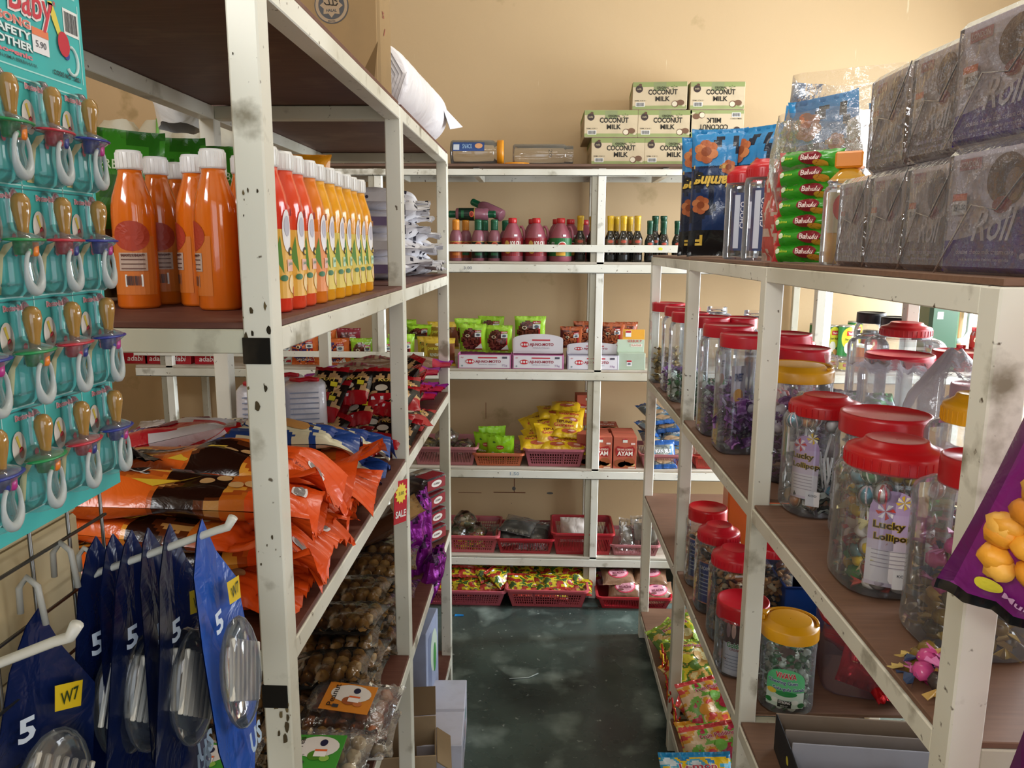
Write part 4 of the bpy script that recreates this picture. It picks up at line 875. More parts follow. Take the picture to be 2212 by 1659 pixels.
# litter on the floor
p = hit(1130, 1465, z=0); m = MB(); m.tube([(-.05, -.01, .003), (.02, .0, .003), (.055, .03, .003)], .002, 'b8c4c0', 'plastic', 6); tag(m.obj('drinking_straw', None, p), 'thin pale straw lying on the dark floor in the aisle', 'straw')
p = hit(992, 1330, z=0); m = MB(); m.add([(-.02, -.008, .001), (.02, -.006, .003), (.018, .01, .001), (-.018, .008, .004)], [(0, 1, 2, 3)], '1e78b8', 'film'); m.add([(-.02, -.008, .0), (.02, -.006, .002), (.018, .01, .0), (-.018, .008, .003)], [(3, 2, 1, 0)], '1e78b8', 'film'); tag(m.obj('wrapper_scrap', None, p), 'small blue wrapper scrap on the floor by the far rack post', 'litter')
# ================================================================== LEFT RACK
# ---- juice bottles
def juice(loc, c1, c2, label, group, rz=90, kind=0):
    pr = [(.025, 0), (.0275, .004), (.0275, .122), (.0270, .134), (.0245, .149), (.0190, .166), (.0155, .177), (.0145, .190)]
    cp = [(.0162, .184), (.0166, .187), (.0166, .205), (.0152, .209), (.001, .2095)]
    def dc(d):
        S = Sc(.0277)
        if kind == 0:
            d.rect(S, 0, .062, .066, .088, c2, n=10, m=2, e=.0003); d.ell(S, -.002, .104, .0085, .027, 'e8e4e4', n=18, k=3, e=.0008); d.ell(S, -.002, .110, .0055, .013, 'b8b4c0', e=.0012)
            d.ell(S, .004, .078, .0055, .0055, '3a2a1c', e=.0012); d.ell(S, .004, .077, .003, .003, 'e8c04a', e=.0016); d.rect(S, .004, .060, .016, .015, 'b8d4b4' if c1[0] != 'e' or c1 > 'e6' else 'e0b0a0', n=3, e=.001)
            d.text('juice', S, .004, .062, .012, .006, '2a8a6a', e=.0015); d.ell(S, .006, .036, .008, .012, 'e8c890', e=.001); d.ell(S, -.010, .044, .006, .004, '2f6a3a', e=.0012); d.poly(S, [(-.022, .07), (-.014, .098), (-.010, .05)], '5a8a34', e=.0009); d.ell(S, .012, .026, .005, .007, 'd8743a', e=.0013)
            d.rect(S, .02, .128, .010, .010, 'e8e6ea', e=.002)
        else:
            d.rect(S, 0, .058, .062, .078, 'c86e2a', n=10, e=.0003); d.ell(S, 0, .097, .024, .020, 'a83a24', n=20, k=3, e=.0007); d.rect(S, .0, .063, .036, .024, 'b8a090', n=6, e=.001)
            for k in range(4): d.rect(S, 0, .072-.006*k, .030, .0016, '6a4a40', n=5, e=.0014)
            d.barcode(S, .0, .038, .022, .016, 5, .001); d.text('MAKLUMAT', S, 0, .0715, .028, .004, '5a3028', e=.0016)
    t = bottle(pr, c1, None, cp, fin='juice', deco=dc, name='juice_bottle', label=label, loc=loc, rot=(0, 0, R(rz)), group=group); return t
RC = [('e03a22', 'e0a83a'), ('e24624', 'e0a83a'), ('e5522a', 'dfa640'), ('e07a1c', 'e08a4a'), ('e8a018', 'd8c050'), ('eaa014', 'd4bc4c'), ('eaa214', 'd8c050'), ('e8a014', 'd4bc4c'), ('e79e14', 'd8c050'), ('e89c14', 'd4bc4c')]
ordn = ['nearest the corner post', 'second from the corner post', 'third from the corner post']
protos = {}
for i, (c1, c2) in enumerate(RC):
    nm = ('red orange juice bottle '+ordn[i]+' in the aisle row') if i < 3 else ('dark orange juice bottle, fourth in the aisle row' if i == 3 else 'yellow mango juice bottle in the aisle row, %s' % ['first after the orange one', 'second of the yellow ones', 'third of the yellow ones', 'fourth of the yellow ones', 'last but one of the row', 'last beside the white packs'][i-4])
    juice((-.352+.002*(i % 2), 1.005+.0545*i, 1.4655), c1, c2, nm, 'juice bottles in the aisle row', 78+((i*37) % 9))
for (x, y, l) in ((-.552, 1.05, 'at the far left, its nutrition label showing'), (-.553, 1.125, 'directly behind the leftmost front one'), (-.556, 1.20, 'third back in the left file'), (-.487, 1.10, 'left of the corner post, turned away'), (-.432, 1.035, 'half hidden by the corner post'), (-.49, 1.18, 'back of the middle file'), (-.42, 1.11, 'behind the corner post')):
    juice((x, y, 1.4655), 'd86a14', '', 'orange juice bottle '+l, 'juice bottles in the near group', 18 if x < -.5 else -60, 1)
# ---- green herb bags, yellow pack behind the bottles
def herb(seed):
    def d(m, S): m.rect(S, -.01, .045, .07, .06, '58a43e', e=.001); m.text('HERBA', S, -.01, .062, .05, .012, 'd8e8c0', e=.0016); [m.rect(S, -.01, .048-.007*k, .055, .0022, '2c5a20', e=.0016) for k in range(4)]
    return pack(.13, .215, .06, lambda u, v, s: ('3f8a26' if noise.noise(Vector((u*5, v*7, seed))) > -.12 else '2c6a1c') if v > .42 else ('5c4a2c' if u < .5 else '34401c'), d, seed=seed, stand=True, wr=1.6)
hb = herb(2).obj('herb_bag', None, (-.63, 1.30, 1.466), (0, 0, R(20)), (1.1, 1, 1.22)); tag(hb, 'bright green herb bag behind the orange bottles, middle of three', 'bag', 'green herb bags')
dup(hb, (-.665, 1.20, 1.466), (0, R(3), R(30)), 'bright green herb bag nearest the soother card, behind the bottles', 'green herb bags'); dup(hb, (-.56, 1.42, 1.466), (0, 0, R(12)), 'green herb bag furthest back, beside the yellow pack', 'green herb bags')
t = thing('herb_jar', 'clear round tub of brown dried herbs beside the soother card', 'jar', (-.672, 1.085, 1.466)); jarbody(.042, .20, 2, .9).obj('jar_body', t)
m = MB(); m.lathe([(.036, .003), (.038, .12), (.036, .15), (.001, .155)], '5a4630', 'food', 20); m.ell(Sc(.0405), .01, .15, .014, .02, '2f7a34'); m.obj('herb_filling', t)
m = pack(.16, .10, .05, lambda u, v, s: 'e0941c' if u > .35 else 'e8701c', lambda m, S: (m.ell(S, .03, 0, .02, .012, '7a2a14', e=.001), m.poly(S, [(-.06, .03), (-.01, .045), (.02, .02), (-.03, .01)], 'a82418', e=.0014)), seed=6, stand=True)
tag(m.obj('snack_pack', None, (-.50, 1.58, 1.632), (0, 0, R(8))), 'orange and yellow snack pack propped high behind the bottle caps', 'packet')
m = pack(.15, .17, .06, solid('3c6a28', '4c8a30'), None, seed=16, stand=True); tag(m.obj('snack_pack', None, (-.51, 1.575, 1.466), (0, 0, R(8))), 'dark green pack supporting the orange and yellow one', 'packet')
# ---- white bundles behind on the back rack top, hanging bag
for i, (px, py, w, l) in enumerate(((255, 300, .24, 'leftmost, beside the soother card'), (345, 300, .22, 'tied with green tape'), (415, 305, .2, 'right of the taped one'), (470, 300, .2, 'rightmost, with a red top'))):
    m = lumpbag(w, .2, .19, 'd8d6c8', 'sheet', i+3, tall=.5); nm = 'white knotted bag of goods on the back rack top, '+l
    if i == 1: m.tube([(.02, -.104, .02), (.012, -.10, .08), (.03, -.09, .13), (.02, -.06, .19)], .007, '7ab85c', 'film', 6)
    if i == 3: m.ball((0, 0, .15), .075, .075, .045, 'b81a22', 'film', 14, 8)
    tag(m.obj('tied_bag', None, (xpx(px, 3.38, 1.95), 3.40, cz)), nm, 'bag', 'white bundles on the back rack top')
m = lumpbag(.13, .26, .20, 'e4e6e8', 'sheet', 8, tall=.7); tag(m.obj('sagging_bag', None, (-.81, 1.78, 2.01), (R(180), 0, R(20))), 'pale plastic bag sagging over the wall side rail of the left rack top', 'bag')
m = lumpbag(.16, .14, .15, 'c8ccd4', 'bag', 9, tall=.6); tag(m.obj('tied_bag', None, (xpx(572, 3.3, 1.95), 3.3, cz)), 'bluish white crumpled bag just right of the near rack post, on the back rack', 'bag')
# ---- white packs stacked flat, bean print bags
for i in range(4):
    a = lambda u, v, s: 'd3d0d6' if (v < .7 or u > .8) else '5a4a72'
    m = pack(.25, .17, .058, a, None, seed=80+i, fin='sheet', wr=.8, flat=.3); b = MB(); b.add(m.v, m.f, m.c, 'sheet', True)
    b.rect(lambda p, q, e=0: Vector((p, -.0855-e, .029+q)), .0, 0, .20, .022, ['6a5a82', 'c8c6cc', '7a6a90', 'd8d6dc'][i], 'card')
    for k in range(3): b.ell(lambda p, q, e=0: Vector((p, -.0862-e, .029+q)), -.06+.05*k, .0, .004, .004, '3a3248')
    tag(b.obj('flat_pack', None, (-.475, 2.03, 1.466+.059*i), (0, 0, R(i*2-3))), 'white and violet flat pack, %s of the stack behind the mid post' % ['bottom', 'second from bottom', 'third from bottom', 'top'][i], 'packet', 'white and violet flat packs')
for i, (y, z, dx) in enumerate([(2.24, 0, 0), (2.35, 0, .01), (2.46, 0, 0), (2.25, .05, .0), (2.37, .05, -.01), (2.47, .05, .0), (2.26, .10, -.01), (2.38, .10, .0), (2.30, .15, -.02), (2.42, .15, -.03), (2.24, .16, -.01), (2.36, .19, -.03)]):
    def a(u, v, s): return '32303e' if noise.noise(Vector((u*9+i, v*16, 3))) > .33 and v > .55 else 'e6e4e8'
    m = pack(.12, .26, .06, a, None, seed=90+i, fin='sheet', nx=16, ny=30, seal=.14, wr=3.5)
    tag(m.obj('bean_bag', None, (-.435+dx, y, 1.466+z), (R(rd.uniform(-6, 6)), R(rd.uniform(-8, 8)), R(-90+rd.uniform(-10, 10)))), 'white crumpled bag printed with black beans on the upper left shelf', 'bag', 'bean printed white bags')
# ---- top shelf: carton and roll
p0 = hit(838, 175, x=-.325)
t = thing('cardboard_carton', 'worn brown carton with a round halal mark on top of the left rack', 'carton', (-.510, p0.y-.02, 1.8535)); W, D, H = .37, .13, .42
m = MB(); m.box(-W/2, W/2, -D/2+.008, D/2, 0, H, '917650', 'card', .006); m.box(-W/2, W/2-.004, -D/2, -D/2+.004, .006, H, '977b54', 'card', .001); m.obj('carton_body', t)
m = MB(); S = Sf(D/2); cx, cz2 = xpx(715, p0.y-.085, 2.05)+.510, hit(715, 12, y=p0.y-.085).z-1.8535
K = '221a12'; m.ell(S, cx, cz2, .034, .034, K, n=40, e=.0008); m.ell(S, cx, cz2, .032, .032, '977b54', n=40, e=.0012); m.ell(S, cx, cz2, .026, .026, K, n=36, e=.0016)
m.poly(S, [(cx+(.023 if k % 2 == 0 else .0165)*math.cos(R(22.5*k)), cz2+(.023 if k % 2 == 0 else .0165)*math.sin(R(22.5*k))) for k in range(16)], '977b54', e=.0020)
for pts in ([(.013, .003), (.010, -.001), (.004, -.001), (.003, .011)], [(.003, -.001), (-.003, .0), (-.005, .010)], [(-.004, .0), (-.010, .0), (-.014, .004)], [(.012, .006), (.007, .008), (.010, .010)]):
    m.tube([S(cx+a, cz2+b+.001, .0026) for a, b in pts], .0012, K, 'ink', 5)
m.text('HALAL', S, cx, cz2-.0095, .021, .005, K, bold=.03, e=.0024); m.text('MALAYSIA', S, cx, cz2-.029, .014, .003, K, e=.002); m.obj('halal_mark', t)
m = MB(); Sr = lambda a, b, e=0: Vector((W/2+.0003+e, a, b)); m.text('NO', Sr, -.01, .20, .04, .010, '8a3a34'); m.text('5', Sr, -.02, .16, .02, .012, '8a3a34'); m.text('/', Sr, -.01, .13, .02, .016, '8a3a34'); m.obj('handwriting', t)
m = MB(); m.poly(Sf(D/2), [(W/2-.04, .03), (W/2-.002, .10), (W/2-.012, .02)], '6c5434', 'rough', e=.0003); m.obj('torn_corner', t)
t = thing('plastic_roll', 'fat roll of white plastic sheet overhanging the aisle beside the carton', 'roll', (-.392, 2.22, 1.853+.098), (0, 0, R(-3)))
m = MB(); RX = Matrix.Rotation(R(90), 4, 'X'); pr = [(.02, -.28), (.082, -.28)]+[(.086+.003*noise.noise(Vector((k*.7, 2, 1))), -.275+k*.02) for k in range(28)]+[(.08, .284), (.02, .284)]
m.lathe(pr, 'e3dedf', 'sheet', 40, M=RX); m.obj('rolled_sheet', t)
m = MB(); sp = [(.02+.0105*k/8, k*.9) for k in range(56)]; m.tube([(r*math.cos(a), .0, r*math.sin(a)) for r, a in sp if r < .085], .0011, 'c4bebf', 'sheet', 4, M=Matrix.Translation((0, -.285, 0))); m.obj('roll_edge', t)
m = MB(); m.add([(.082, .2, .02), (.082, .283, .01), (.13, .30, -.03), (.10, .24, -.045), (.081, .2, .019), (.081, .283, .009), (.129, .299, -.031), (.099, .239, -.046)], [(0, 1, 2, 3), (7, 6, 5, 4), (0, 4, 5, 1), (1, 5, 6, 2), (2, 6, 7, 3)], 'd8d3d6', 'sheet'); m.obj('loose_flap', t)
# ---- third shelf: orange caramel biscuit packs
hz = 1.073
def opk(seed, blue=False):
    def a(u, v, s):
        n = noise.noise(Vector((u*3+seed, v*5, seed)))
        if blue: return ('2a4a94' if n > -.05 else 'e6dfc0') if (v < .14 or v > .78 or u < .2) else ('e2dab8' if n > .1 else ('6a4a2c' if n < -.2 else '2a4788'))
        if v < .13 or v > .80 or (u < .12 and v < .7): return 'e4541a' if n > -.3 else 'd24a16'
        if .52 < v < .72 and .25 < u: return '241008' if n < .15 else ('c08a4a' if n > .3 else '5a2a10')
        if u > .72 and v < .5: return 'd8601c'
        return 'c8681e' if n > .05 else ('b0501a' if n > -.2 else 'e09a34')
    def d(m, S):
        T = lambda p, q, e=0: S(-q, p, e)
        if blue: m.text('Waffle', T, -.05, 0, .12, .035, 'e8e2cc', e=.002, shear=.3, bold=.03, out='22407c'); m.ell(T, .08, .0, .03, .02, 'c08a4c', e=.001); return
        m.text('Caramel', T, -.075, .008, .13, .034, '241812', e=.002, shear=.35, bold=.03, out='e0d8cc'); m.ell(T, -.14, -.01, .008, .016, '241812', e=.002); m.poly(T, [(-.13, -.022), (-.07, -.016), (-.05, -.028), (-.10, -.034)], '241812', e=.002)
        m.poly(T, [(-.03, -.03), (.03, -.008), (.05, .004), (.0, -.038)], 'd8b030', e=.0012)
        for k in range(4): m.ell(T, .06+.02*k, -.008+.010*math.sin(k*2), .010, .008, 'c89c66', e=.0015)
        m.text('Krispi Karamel', T, .155, .0, .05, .006, '8a2c10', e=.0012); m.rect(T, .015, .028, .028, .014, 'dcd8e0', e=.003); m.rect(T, .015, .028, .006, .005, '44485a', e=.0036)
        m.ell(T, .175, .02, .011, .008, 'e6e2e0', e=.0014); m.ell(T, .175, .02, .008, .0055, '8a8480', e=.002)
    return pack(.125, .41, .05, a, d, seed=seed, nx=22, ny=64, seal=.13, wr=3.2, flat=.35, droop=.06)
OP = []
lb = 'orange foil caramel biscuit pack in the big pile on the left rack'
k = 0
for yi, y in enumerate((.965, 1.085, 1.205, 1.325, 1.44)):
    L = (4, 4, 3, 2, 2)[yi]
    for l in range(L):
        loc = (-.515+.012*math.sin(k*2.7)+.012*(l % 2), y+.012*math.sin(k*1.3), hz+.0435*l); rot = (R(4*math.sin(k*1.9)), R(3*math.sin(k*1.1)), R(-90+7*math.sin(k*2.3)))
        if k < 6: o = opk(k*5+2).obj('biscuit_pack', None, loc, rot); tag(o, lb, 'packet', 'orange biscuit packs in the pile'); OP.append(o)
        else: dup(OP[k % 6], loc, rot, lb, 'orange biscuit packs in the pile')
        k += 1
o = None
for l in range(2):
    loc = (-.52+.008*math.sin(l*2), 1.565+.01*math.sin(l*3), hz+.0435*l); rot = (R(3*math.sin(l)), 0, R(-90+5*math.sin(l*2)))
    nm = 'blue and cream wafer pack beside the orange pile, %s of its stack' % ['bottom', 'upper'][l]
    if o is None: o = opk(31, True).obj('wafer_pack', None, loc, rot); tag(o, nm, 'packet', 'blue wafer packs')
    else: dup(o, loc, rot, nm, 'blue wafer packs')
dup(o, (-.545, 1.42, hz+.0435*2+.004), (0, 0, R(-84)), 'blue and cream wafer pack lying on top of the orange pile', 'blue wafer packs')
def cream(seed, art, txt, tc, lg):
    def d(m, S):
        m.text(txt, lambda p, q, e=0: S(-q, p, e), -.04, .01, .11, .022, tc, e=.002, bold=.03, shear=.2); T = lambda p, q, e=0: S(-q, p, e); m.rect(T, .06, .02, .045, .016, 'b02430', e=.0012); m.text(lg, T, .06, .02, .036, .009, 'f0e6e6', e=.0018); m.ell(T, .01, -.018, .03, .014, '8a2a4a' if tc[0] != 'e' else '2a1a14', e=.0012); m.ell(T, -.06, -.02, .02, .009, 'c8a0b0' if tc[0] != 'e' else 'd8a030', e=.001)
    return pack(.12, .27, .05, art, d, seed=seed, nx=14, ny=30, seal=.08, wr=2)
m = cream(44, lambda u, v, s: 'c81e2c' if (v < .1 or abs(u-.85+.5*(v-.5)) < .12) else 'e0dcde', 'Oat Krunch', '5a3a7a', 'MUNCHYS')
tag(m.obj('biscuit_pack', None, (-.62, 1.22, hz+.135), (R(12), R(-8), R(-82))), 'white and red biscuit pack lying on top of the orange pile', 'packet')
m = cream(46, lambda u, v, s: 'e0b01c' if .14 < v < .22 or .26 < v < .3 else '1a1614', 'Choco', 'e0dce0', 'NEW')
tag(m.obj('biscuit_pack', None, (-.665, .985, hz+.195), (R(-8), R(-18), R(-100))), 'black and yellow biscuit pack sagging off the left side of the orange pile', 'packet')
def tub(label, loc):
    t = thing('shrink_wrapped_tub', label, 'tub', loc, (0, 0, R(15)), 'shrink wrapped white tubs')
    m = MB(); m.lathe([(.044, 0), (.048, .004), (.048, .09), (.046, .165), (.040, .172), (.001, .174)], 'd5d3da', 'film', 26, 4); S = Sf(.0485)
    for q in range(6): m.rect(S, 0, .155-.012*q, .062, .003, '9aa2b8', e=.001)
    m.rect(S, 0, .05, .08, .07, '8a7a78', 'film', e=.001); m.obj('tub_body', t)
    m = MB(); m.tube([(-.03, .012, .176), (-.01, -.01, .177), (.012, .006, .177), (.03, -.006, .176)], .006, 'c01e2a', 'ink', 6); m.ell(Stop(.1755), -.012, .02, .014, .009, '6a3040'); m.rect(Stop(.1755), .018, -.022, .02, .012, 'b02430'); m.obj('lid_print', t)
tub('white shrink wrapped tub with red swirl lid, right one of two', (-.535, 1.72, hz)); tub('white shrink wrapped tub with red swirl lid, left one of two', (-.62, 1.66, hz)); tub('white shrink wrapped tub standing behind the other two', (-.60, 1.78, hz+.0))
def sach(seed):
    def a(u, v, s): return 'a81620' if v < .34 or v > .9 else ('1c1412' if noise.noise(Vector((u*4, v*5, seed))) > -.15 else 'c8a070')
    def d(m, S): m.text('KOPI', S, 0, .012, .04, .010, 'e8c860', e=.0014, bold=.03); m.rect(S, .02, .0, .016, .012, 'd8c82a', e=.001); m.ell(S, -.012, -.008, .016, .008, 'd8ccb8', e=.001); m.rect(S, -.02, -.034, .03, .008, 'e0dce0', e=.0014)
    return pack(.085, .115, .03, a, d, seed=seed, wr=1.8, nx=12, ny=16)
sc1 = None; rs = random.Random(3)
spots = [(-.56+.075*(i % 4)+rs.uniform(-.01, .01), 1.74+.085*(i//4)+rs.uniform(-.01, .01), .0+.03*((i+i//4) % 2)) for i in range(16)]+[(-.56+.075*(i % 4), 1.78+.09*(i//4), .075+.02*(i % 2)) for i in range(8)]+[(-.50+.07*(i % 3), 1.80+.07*(i//3), .125) for i in range(3)]
for i, (x, y, z) in enumerate(spots):
    loc = (x, y, hz+z+.012); rot = (R(rs.uniform(15, 50)), R(rs.uniform(-15, 15)), R(rs.uniform(-35, 35)))
    if sc1 is None: sc1 = sach(7).obj('coffee_sachet', None, loc, rot); tag(sc1, 'dark red and black coffee pack heaped near the mid post of the left rack', 'packet', 'red coffee packs')
    else: dup(sc1, loc, rot, 'dark red and black coffee pack heaped near the mid post of the left rack', 'red coffee packs')
for i, (x, y, z, rz) in enumerate(((-.36, 2.06, .02, -60), (-.35, 2.13, .03, -80), (-.37, 2.02, .07, -50), (-.36, 2.10, .09, -70), (-.355, 2.18, .06, -85), (-.375, 2.20, .10, -60))):
    dup(sc1, (x, y, hz+z), (R(50), R(rs.uniform(-10, 10)), R(rz)), 'dark red and cream coffee pack beyond the mid post, facing the aisle', 'red coffee packs beyond the post', scale=1.2)
def noodle(seed):
    def a(u, v, s): return ('c0244a' if u > .4 else '9a2a9a') if v > .86 or v < .1 else ('8a6a58' if noise.noise(Vector((u*18, v*3, seed))) > -.05 else 'a88a74')
    return pack(.14, .42, .062, a, lambda m, S: m.text('Mi Kering', lambda p, q, e=0: S(-q, p, e), 0, 0, .16, .03, '8a1a3a', e=.002, bold=.02), seed=seed, nx=16, ny=44, seal=.09, wr=2.6, flat=.4)
nd1 = None
for i, (y, z, rz) in enumerate(((2.24, 0, 2), (2.38, 0, -3), (2.47, .06, 2), (2.30, .062, 4), (2.14, .05, -8))):
    loc = (-.51+.01*i % .03, y, hz+z); rot = (R(3), R(-2), R(-90+rz)); nm = 'long brown noodle bag with pink foil ends, %s' % ['lowest near one', 'lowest far one', 'rearmost of the upper layer', 'middle of the upper layer', 'leaning towards the coffee packs'][i]
    if nd1 is None: nd1 = noodle(5).obj('noodle_bag', None, loc, rot); tag(nd1, nm, 'bag', 'brown noodle bags')
    else: dup(nd1, loc, rot, nm, 'brown noodle bags')
# sale tag
t = thing('sale_tag', 'red tag with yellow starburst hanging on the left rack rail', 'tag', (-.298, 1.60, 1.0), (0, R(4), R(62)))
m = MB(); m.box(-.022, .022, -.0008, .0008, -.045, .05, 'c01a2a', 'card', .0003); m.obj('tag_card', t)
m = MB(); S = Sf(.001); m.poly(S, [((.021 if k % 2 else .015)*math.cos(R(15*k)), .022+(.024 if k % 2 else .018)*math.sin(R(15*k))) for k in range(24)], 'ecd21c', e=.0004); m.text('SALE', S, 0, -.024, .036, .016, 'ece8e4', e=.0008, bold=.03); m.text('5.00', S, 0, .022, .018, .008, '6a5a10', e=.001); m.obj('starburst', t)
# ---- fourth shelf: cookie trays
fz = .586
def tray(kind):
    m = MB(); W, D, H = .165, .125, .042
    m.box(-W/2+.01, W/2-.01, -D/2+.01, D/2-.01, 0, .008, 'c8c2b8' if kind != 'dark' else '1a1817', 'film', .003)
    cc = {'dark': ['c08c44', 'a87434', 'd0a058', '8a5c2c'], 'peanut': ['a8603a', '95502f', 'b87048'], 'peas': ['c8b088', 'd4bf98', 'b89c70']}[kind]
    r0 = random.Random(len(kind))
    for i in range(5):
        for j in range(4): m.ball((-.06+.03*i, -.044+.029*j, .021), .0145, .0135, .014, r0.choice(cc), 'food', 9, 6, None, .25, i*5+j)
    return m
def tray_thing(kind, label, loc, rot, group):
    t = thing('cookie_tray', label, 'tray', loc, rot, group); tray(kind).obj('cookies', t)
    m = pack(.185, .145, .05, solid('d8d8da'), None, seed=len(kind)*3, fin='wrap', seal=.09, wr=2.6, nx=20, ny=16); b = MB(); b.add(m.v, m.f, ['dcdcde' if kind != 'dark' else '55534f']*len(m.f), 'wrap', True); b.obj('clear_wrap', t, (0, 0, -.002))
    if kind != 'dark':
        g = MB(); S = Stop(.0515); c = ('c87a24', 'Peanut') if kind == 'peanut' else ('3c8a2c', 'Green Peas')
        g.box(-.048, .048, -.036, .034, .0495, .0512, c[0], 'card', .0004); g.ell(S, .002, .008, .04, .022, 'd8d0c8', e=.0005); g.text(c[1], lambda p, q, e=0: Vector((-.030-q, p, .0515+e)), 0, 0, .055, .012, '2a2018', e=.0012)
        g.ell(S, .012, .016, .007, .007, '20203c', e=.0012); g.ell(S, .004, -.010, .014, .010, '9a5028' if kind == 'peanut' else '4a7a20', e=.0012); g.ell(S, .022, -.016, .009, .006, 'b86838' if kind == 'peanut' else '8ab04a', e=.0014)
        g.rect(S, .012, -.006, .022, .014, 'e8e0da', e=.0018); g.rect(S, .012, -.0005, .022, .004, 'd8602c', e=.0022); g.rect(S, -.018, -.026, .012, .008, '33333a', e=.0012); g.obj('paper_label', t)
    return t
td = None; i = 0
for r_, (y, n) in enumerate(((1.30, 2), (1.44, 3), (1.58, 4), (1.72, 4), (1.86, 4), (2.0, 4))):
    for c, x in enumerate((-.43, -.62)):
        for l in range(n - (1 if c else 0)):
            loc = (x+.01*math.sin(i*3.1), y+.008*math.sin(i*1.7), fz+.002+.044*l); rot = (R(5*math.sin(i*2.1)), R(4*math.sin(i)), R(6*math.sin(i*2.7)+(0 if i % 3 else 4)))
            nm = 'clear wrapped tray of brown cookies in the stacks on the left rack'
            if td is None: td = tray_thing('dark', nm, loc, rot, 'dark cookie trays')
            else: dup(td, loc, rot, nm, 'dark cookie trays')
            i += 1
pn = hit(752, 1500, z=.70); tray_thing('peanut', 'clear tray of cookies with orange peanut label on the lower left shelf', (pn.x, pn.y+.01, .645), (R(12), R(3), R(-6)), 'labelled cookie trays')
pg = hit(690, 1612, z=.69); tray_thing('peas', 'clear tray of pale cookies with green peas label, nearest on the lower left shelf', (pg.x, pg.y, .64), (R(14), R(-4), R(-5)), 'labelled cookie trays')
o = tray_thing('peas', 'pale cookie tray left behind the corner post, low on the left rack', (pg.x-.20, pg.y-.02, .63), (R(8), 0, R(4)), 'labelled cookie trays'); dup(o, (pg.x-.02, pg.y-.01, .589), (0, 0, 0), 'pale cookie tray lying under the green peas one', 'labelled cookie trays'); dup(o, (pn.x-.0, pn.y, .594), (0, 0, R(3)), 'pale cookie tray lying under the peanut one', 'labelled cookie trays')
dup(o, (pg.x-.2, pg.y-.01, .588), (0, 0, 0), 'pale cookie tray, bottom one behind the corner post', 'labelled cookie trays')
m = pack(.15, .24, .05, lambda u, v, s: '4a2c1c' if v < .7 else 'b89060', None, seed=33, wr=2); tag(m.obj('snack_pack', None, (-.42, 2.02, .775), (R(25), 0, R(-70))), 'brown and tan snack pack on top of the dark trays by the mid post', 'packet')
def purp(seed): return pack(.11, .22, .05, lambda u, v, s: '8a1a8e' if noise.noise(Vector((u*3, v*4, seed))) > -.25 else '3a0a3e', None, seed=seed, fin='foil', stand=True, wr=4, seal=.1)
pp = purp(3).obj('foil_pouch', None, (-.345, 2.165, fz), (R(-6), R(4), R(60))); tag(pp, 'shiny purple foil pouch standing at the rail, front one', 'pouch', 'purple foil pouches')
dup(pp, (-.36, 2.24, fz+.02), (R(4), R(-6), R(78)), 'shiny purple foil pouch right behind the front one', 'purple foil pouches'); dup(pp, (-.325, 2.13, fz-.085), (R(10), R(8), R(75)), 'crumpled purple foil pouch slumping over the rail', 'purple foil pouches', scale=.85)
m = MB(); m.box(-.012, .012, -.05, .05, 0, .15, 'd89a3a', 'card'); tag(m.obj('card_box', None, (-.365, 2.315, fz)), 'narrow orange card box between purple pouches and clear tubs', 'box')
cb = None
for l in range(4):
    loc = (-.375, 2.44, fz+.058*l); rot = (0, 0, R(62+(l*37 % 11)-5)); nm = 'clear snap box of dark dates with red label, %s of the stack' % ['bottom', 'second from bottom', 'third from bottom', 'top'][l]
    if cb is None:
        cb = thing('snap_box', nm, 'box', loc, rot, 'clear snap boxes'); m = MB(); m.lathe([(.052, 0), (.062, .034), (.066, .036), (.066, .040), (.060, .052), (.001, .053)], 'e8e8ec', 'clear', 24, 6, sy=.8); m.obj('clear_shell', cb)
        m = MB(); m.lathe([(.048, .002), (.056, .032), (.05, .038), (.001, .039)], '3a1c20', 'food', 20, 5, sy=.78); m.obj('dates', cb)
        m = MB(); m.box(-.045, .045, -.0545, -.0535, .012, .046, '8a1c28', 'card', .0002); S = Sf(.0546, .03); m.ell(S, -.0, .0, .026, .011, 'd8d0c8', e=.0004); m.text('KURMA', S, 0, 0, .03, .007, '5a3a34', e=.0008); m.box(-.045, .045, -.053, .0, .0532, .054, '8a1c28', 'card', .0002); m.obj('paper_label', cb)
    else: dup(cb, loc, rot, nm, 'clear snap boxes')
# ---- bottom shelf and aisle floor
m = MB(); m.box(-.07, .07, -.09, .09, 0, .26, '9aa4c0', 'card', .002); S = Sf(.09, .13); Sx = lambda a, b, e=0: Vector((.07+e, a, .13+b)); m.ell(Sx, .02, .02, .05, .07, 'c8d8c8', e=.0006); m.ell(Sx, .03, -.01, .02, .05, '4a9a4a', e=.001); m.rect(Sx, -.04, .0, .05, .2, '7d88a8', e=.0004)
tag(m.obj('detergent_box', None, (-.40, 2.28, .118), (0, 0, R(-4))), 'blue grey box with leaf picture on the bottom left shelf', 'box')
p = hit(1003, 1659, z=0); q = hit(1000, 1527, x=p.x)
m = MB(); W, D = .17, .34; H = max(.1, min(q.z, .2)); H = .15; m.box(-W/2, W/2, -D/2, D/2, 0, H, 'cfd0e0', 'card', .002); Sx = lambda a, b, e=0: Vector((W/2+e, a, H/2+b)); m.text('Fresh', Sx, -.04, 0, .10, .04, '8a9ac0', e=.0006, shear=.3); m.ell(Sx, .03, -.01, .012, .03, 'c87a6a', e=.0006); m.ell(Sx, .07, .02, .02, .018, '3a9a8a', e=.0006); m.rect(Stop(H), 0, 0, W, .012, 'b8b8c8', e=.0004)
tag(m.obj('carton_box', None, (p.x-W/2-.005, p.y+.06, 0), (0, 0, R(3))), 'white printed carton on the aisle floor beside the open brown one', 'carton')
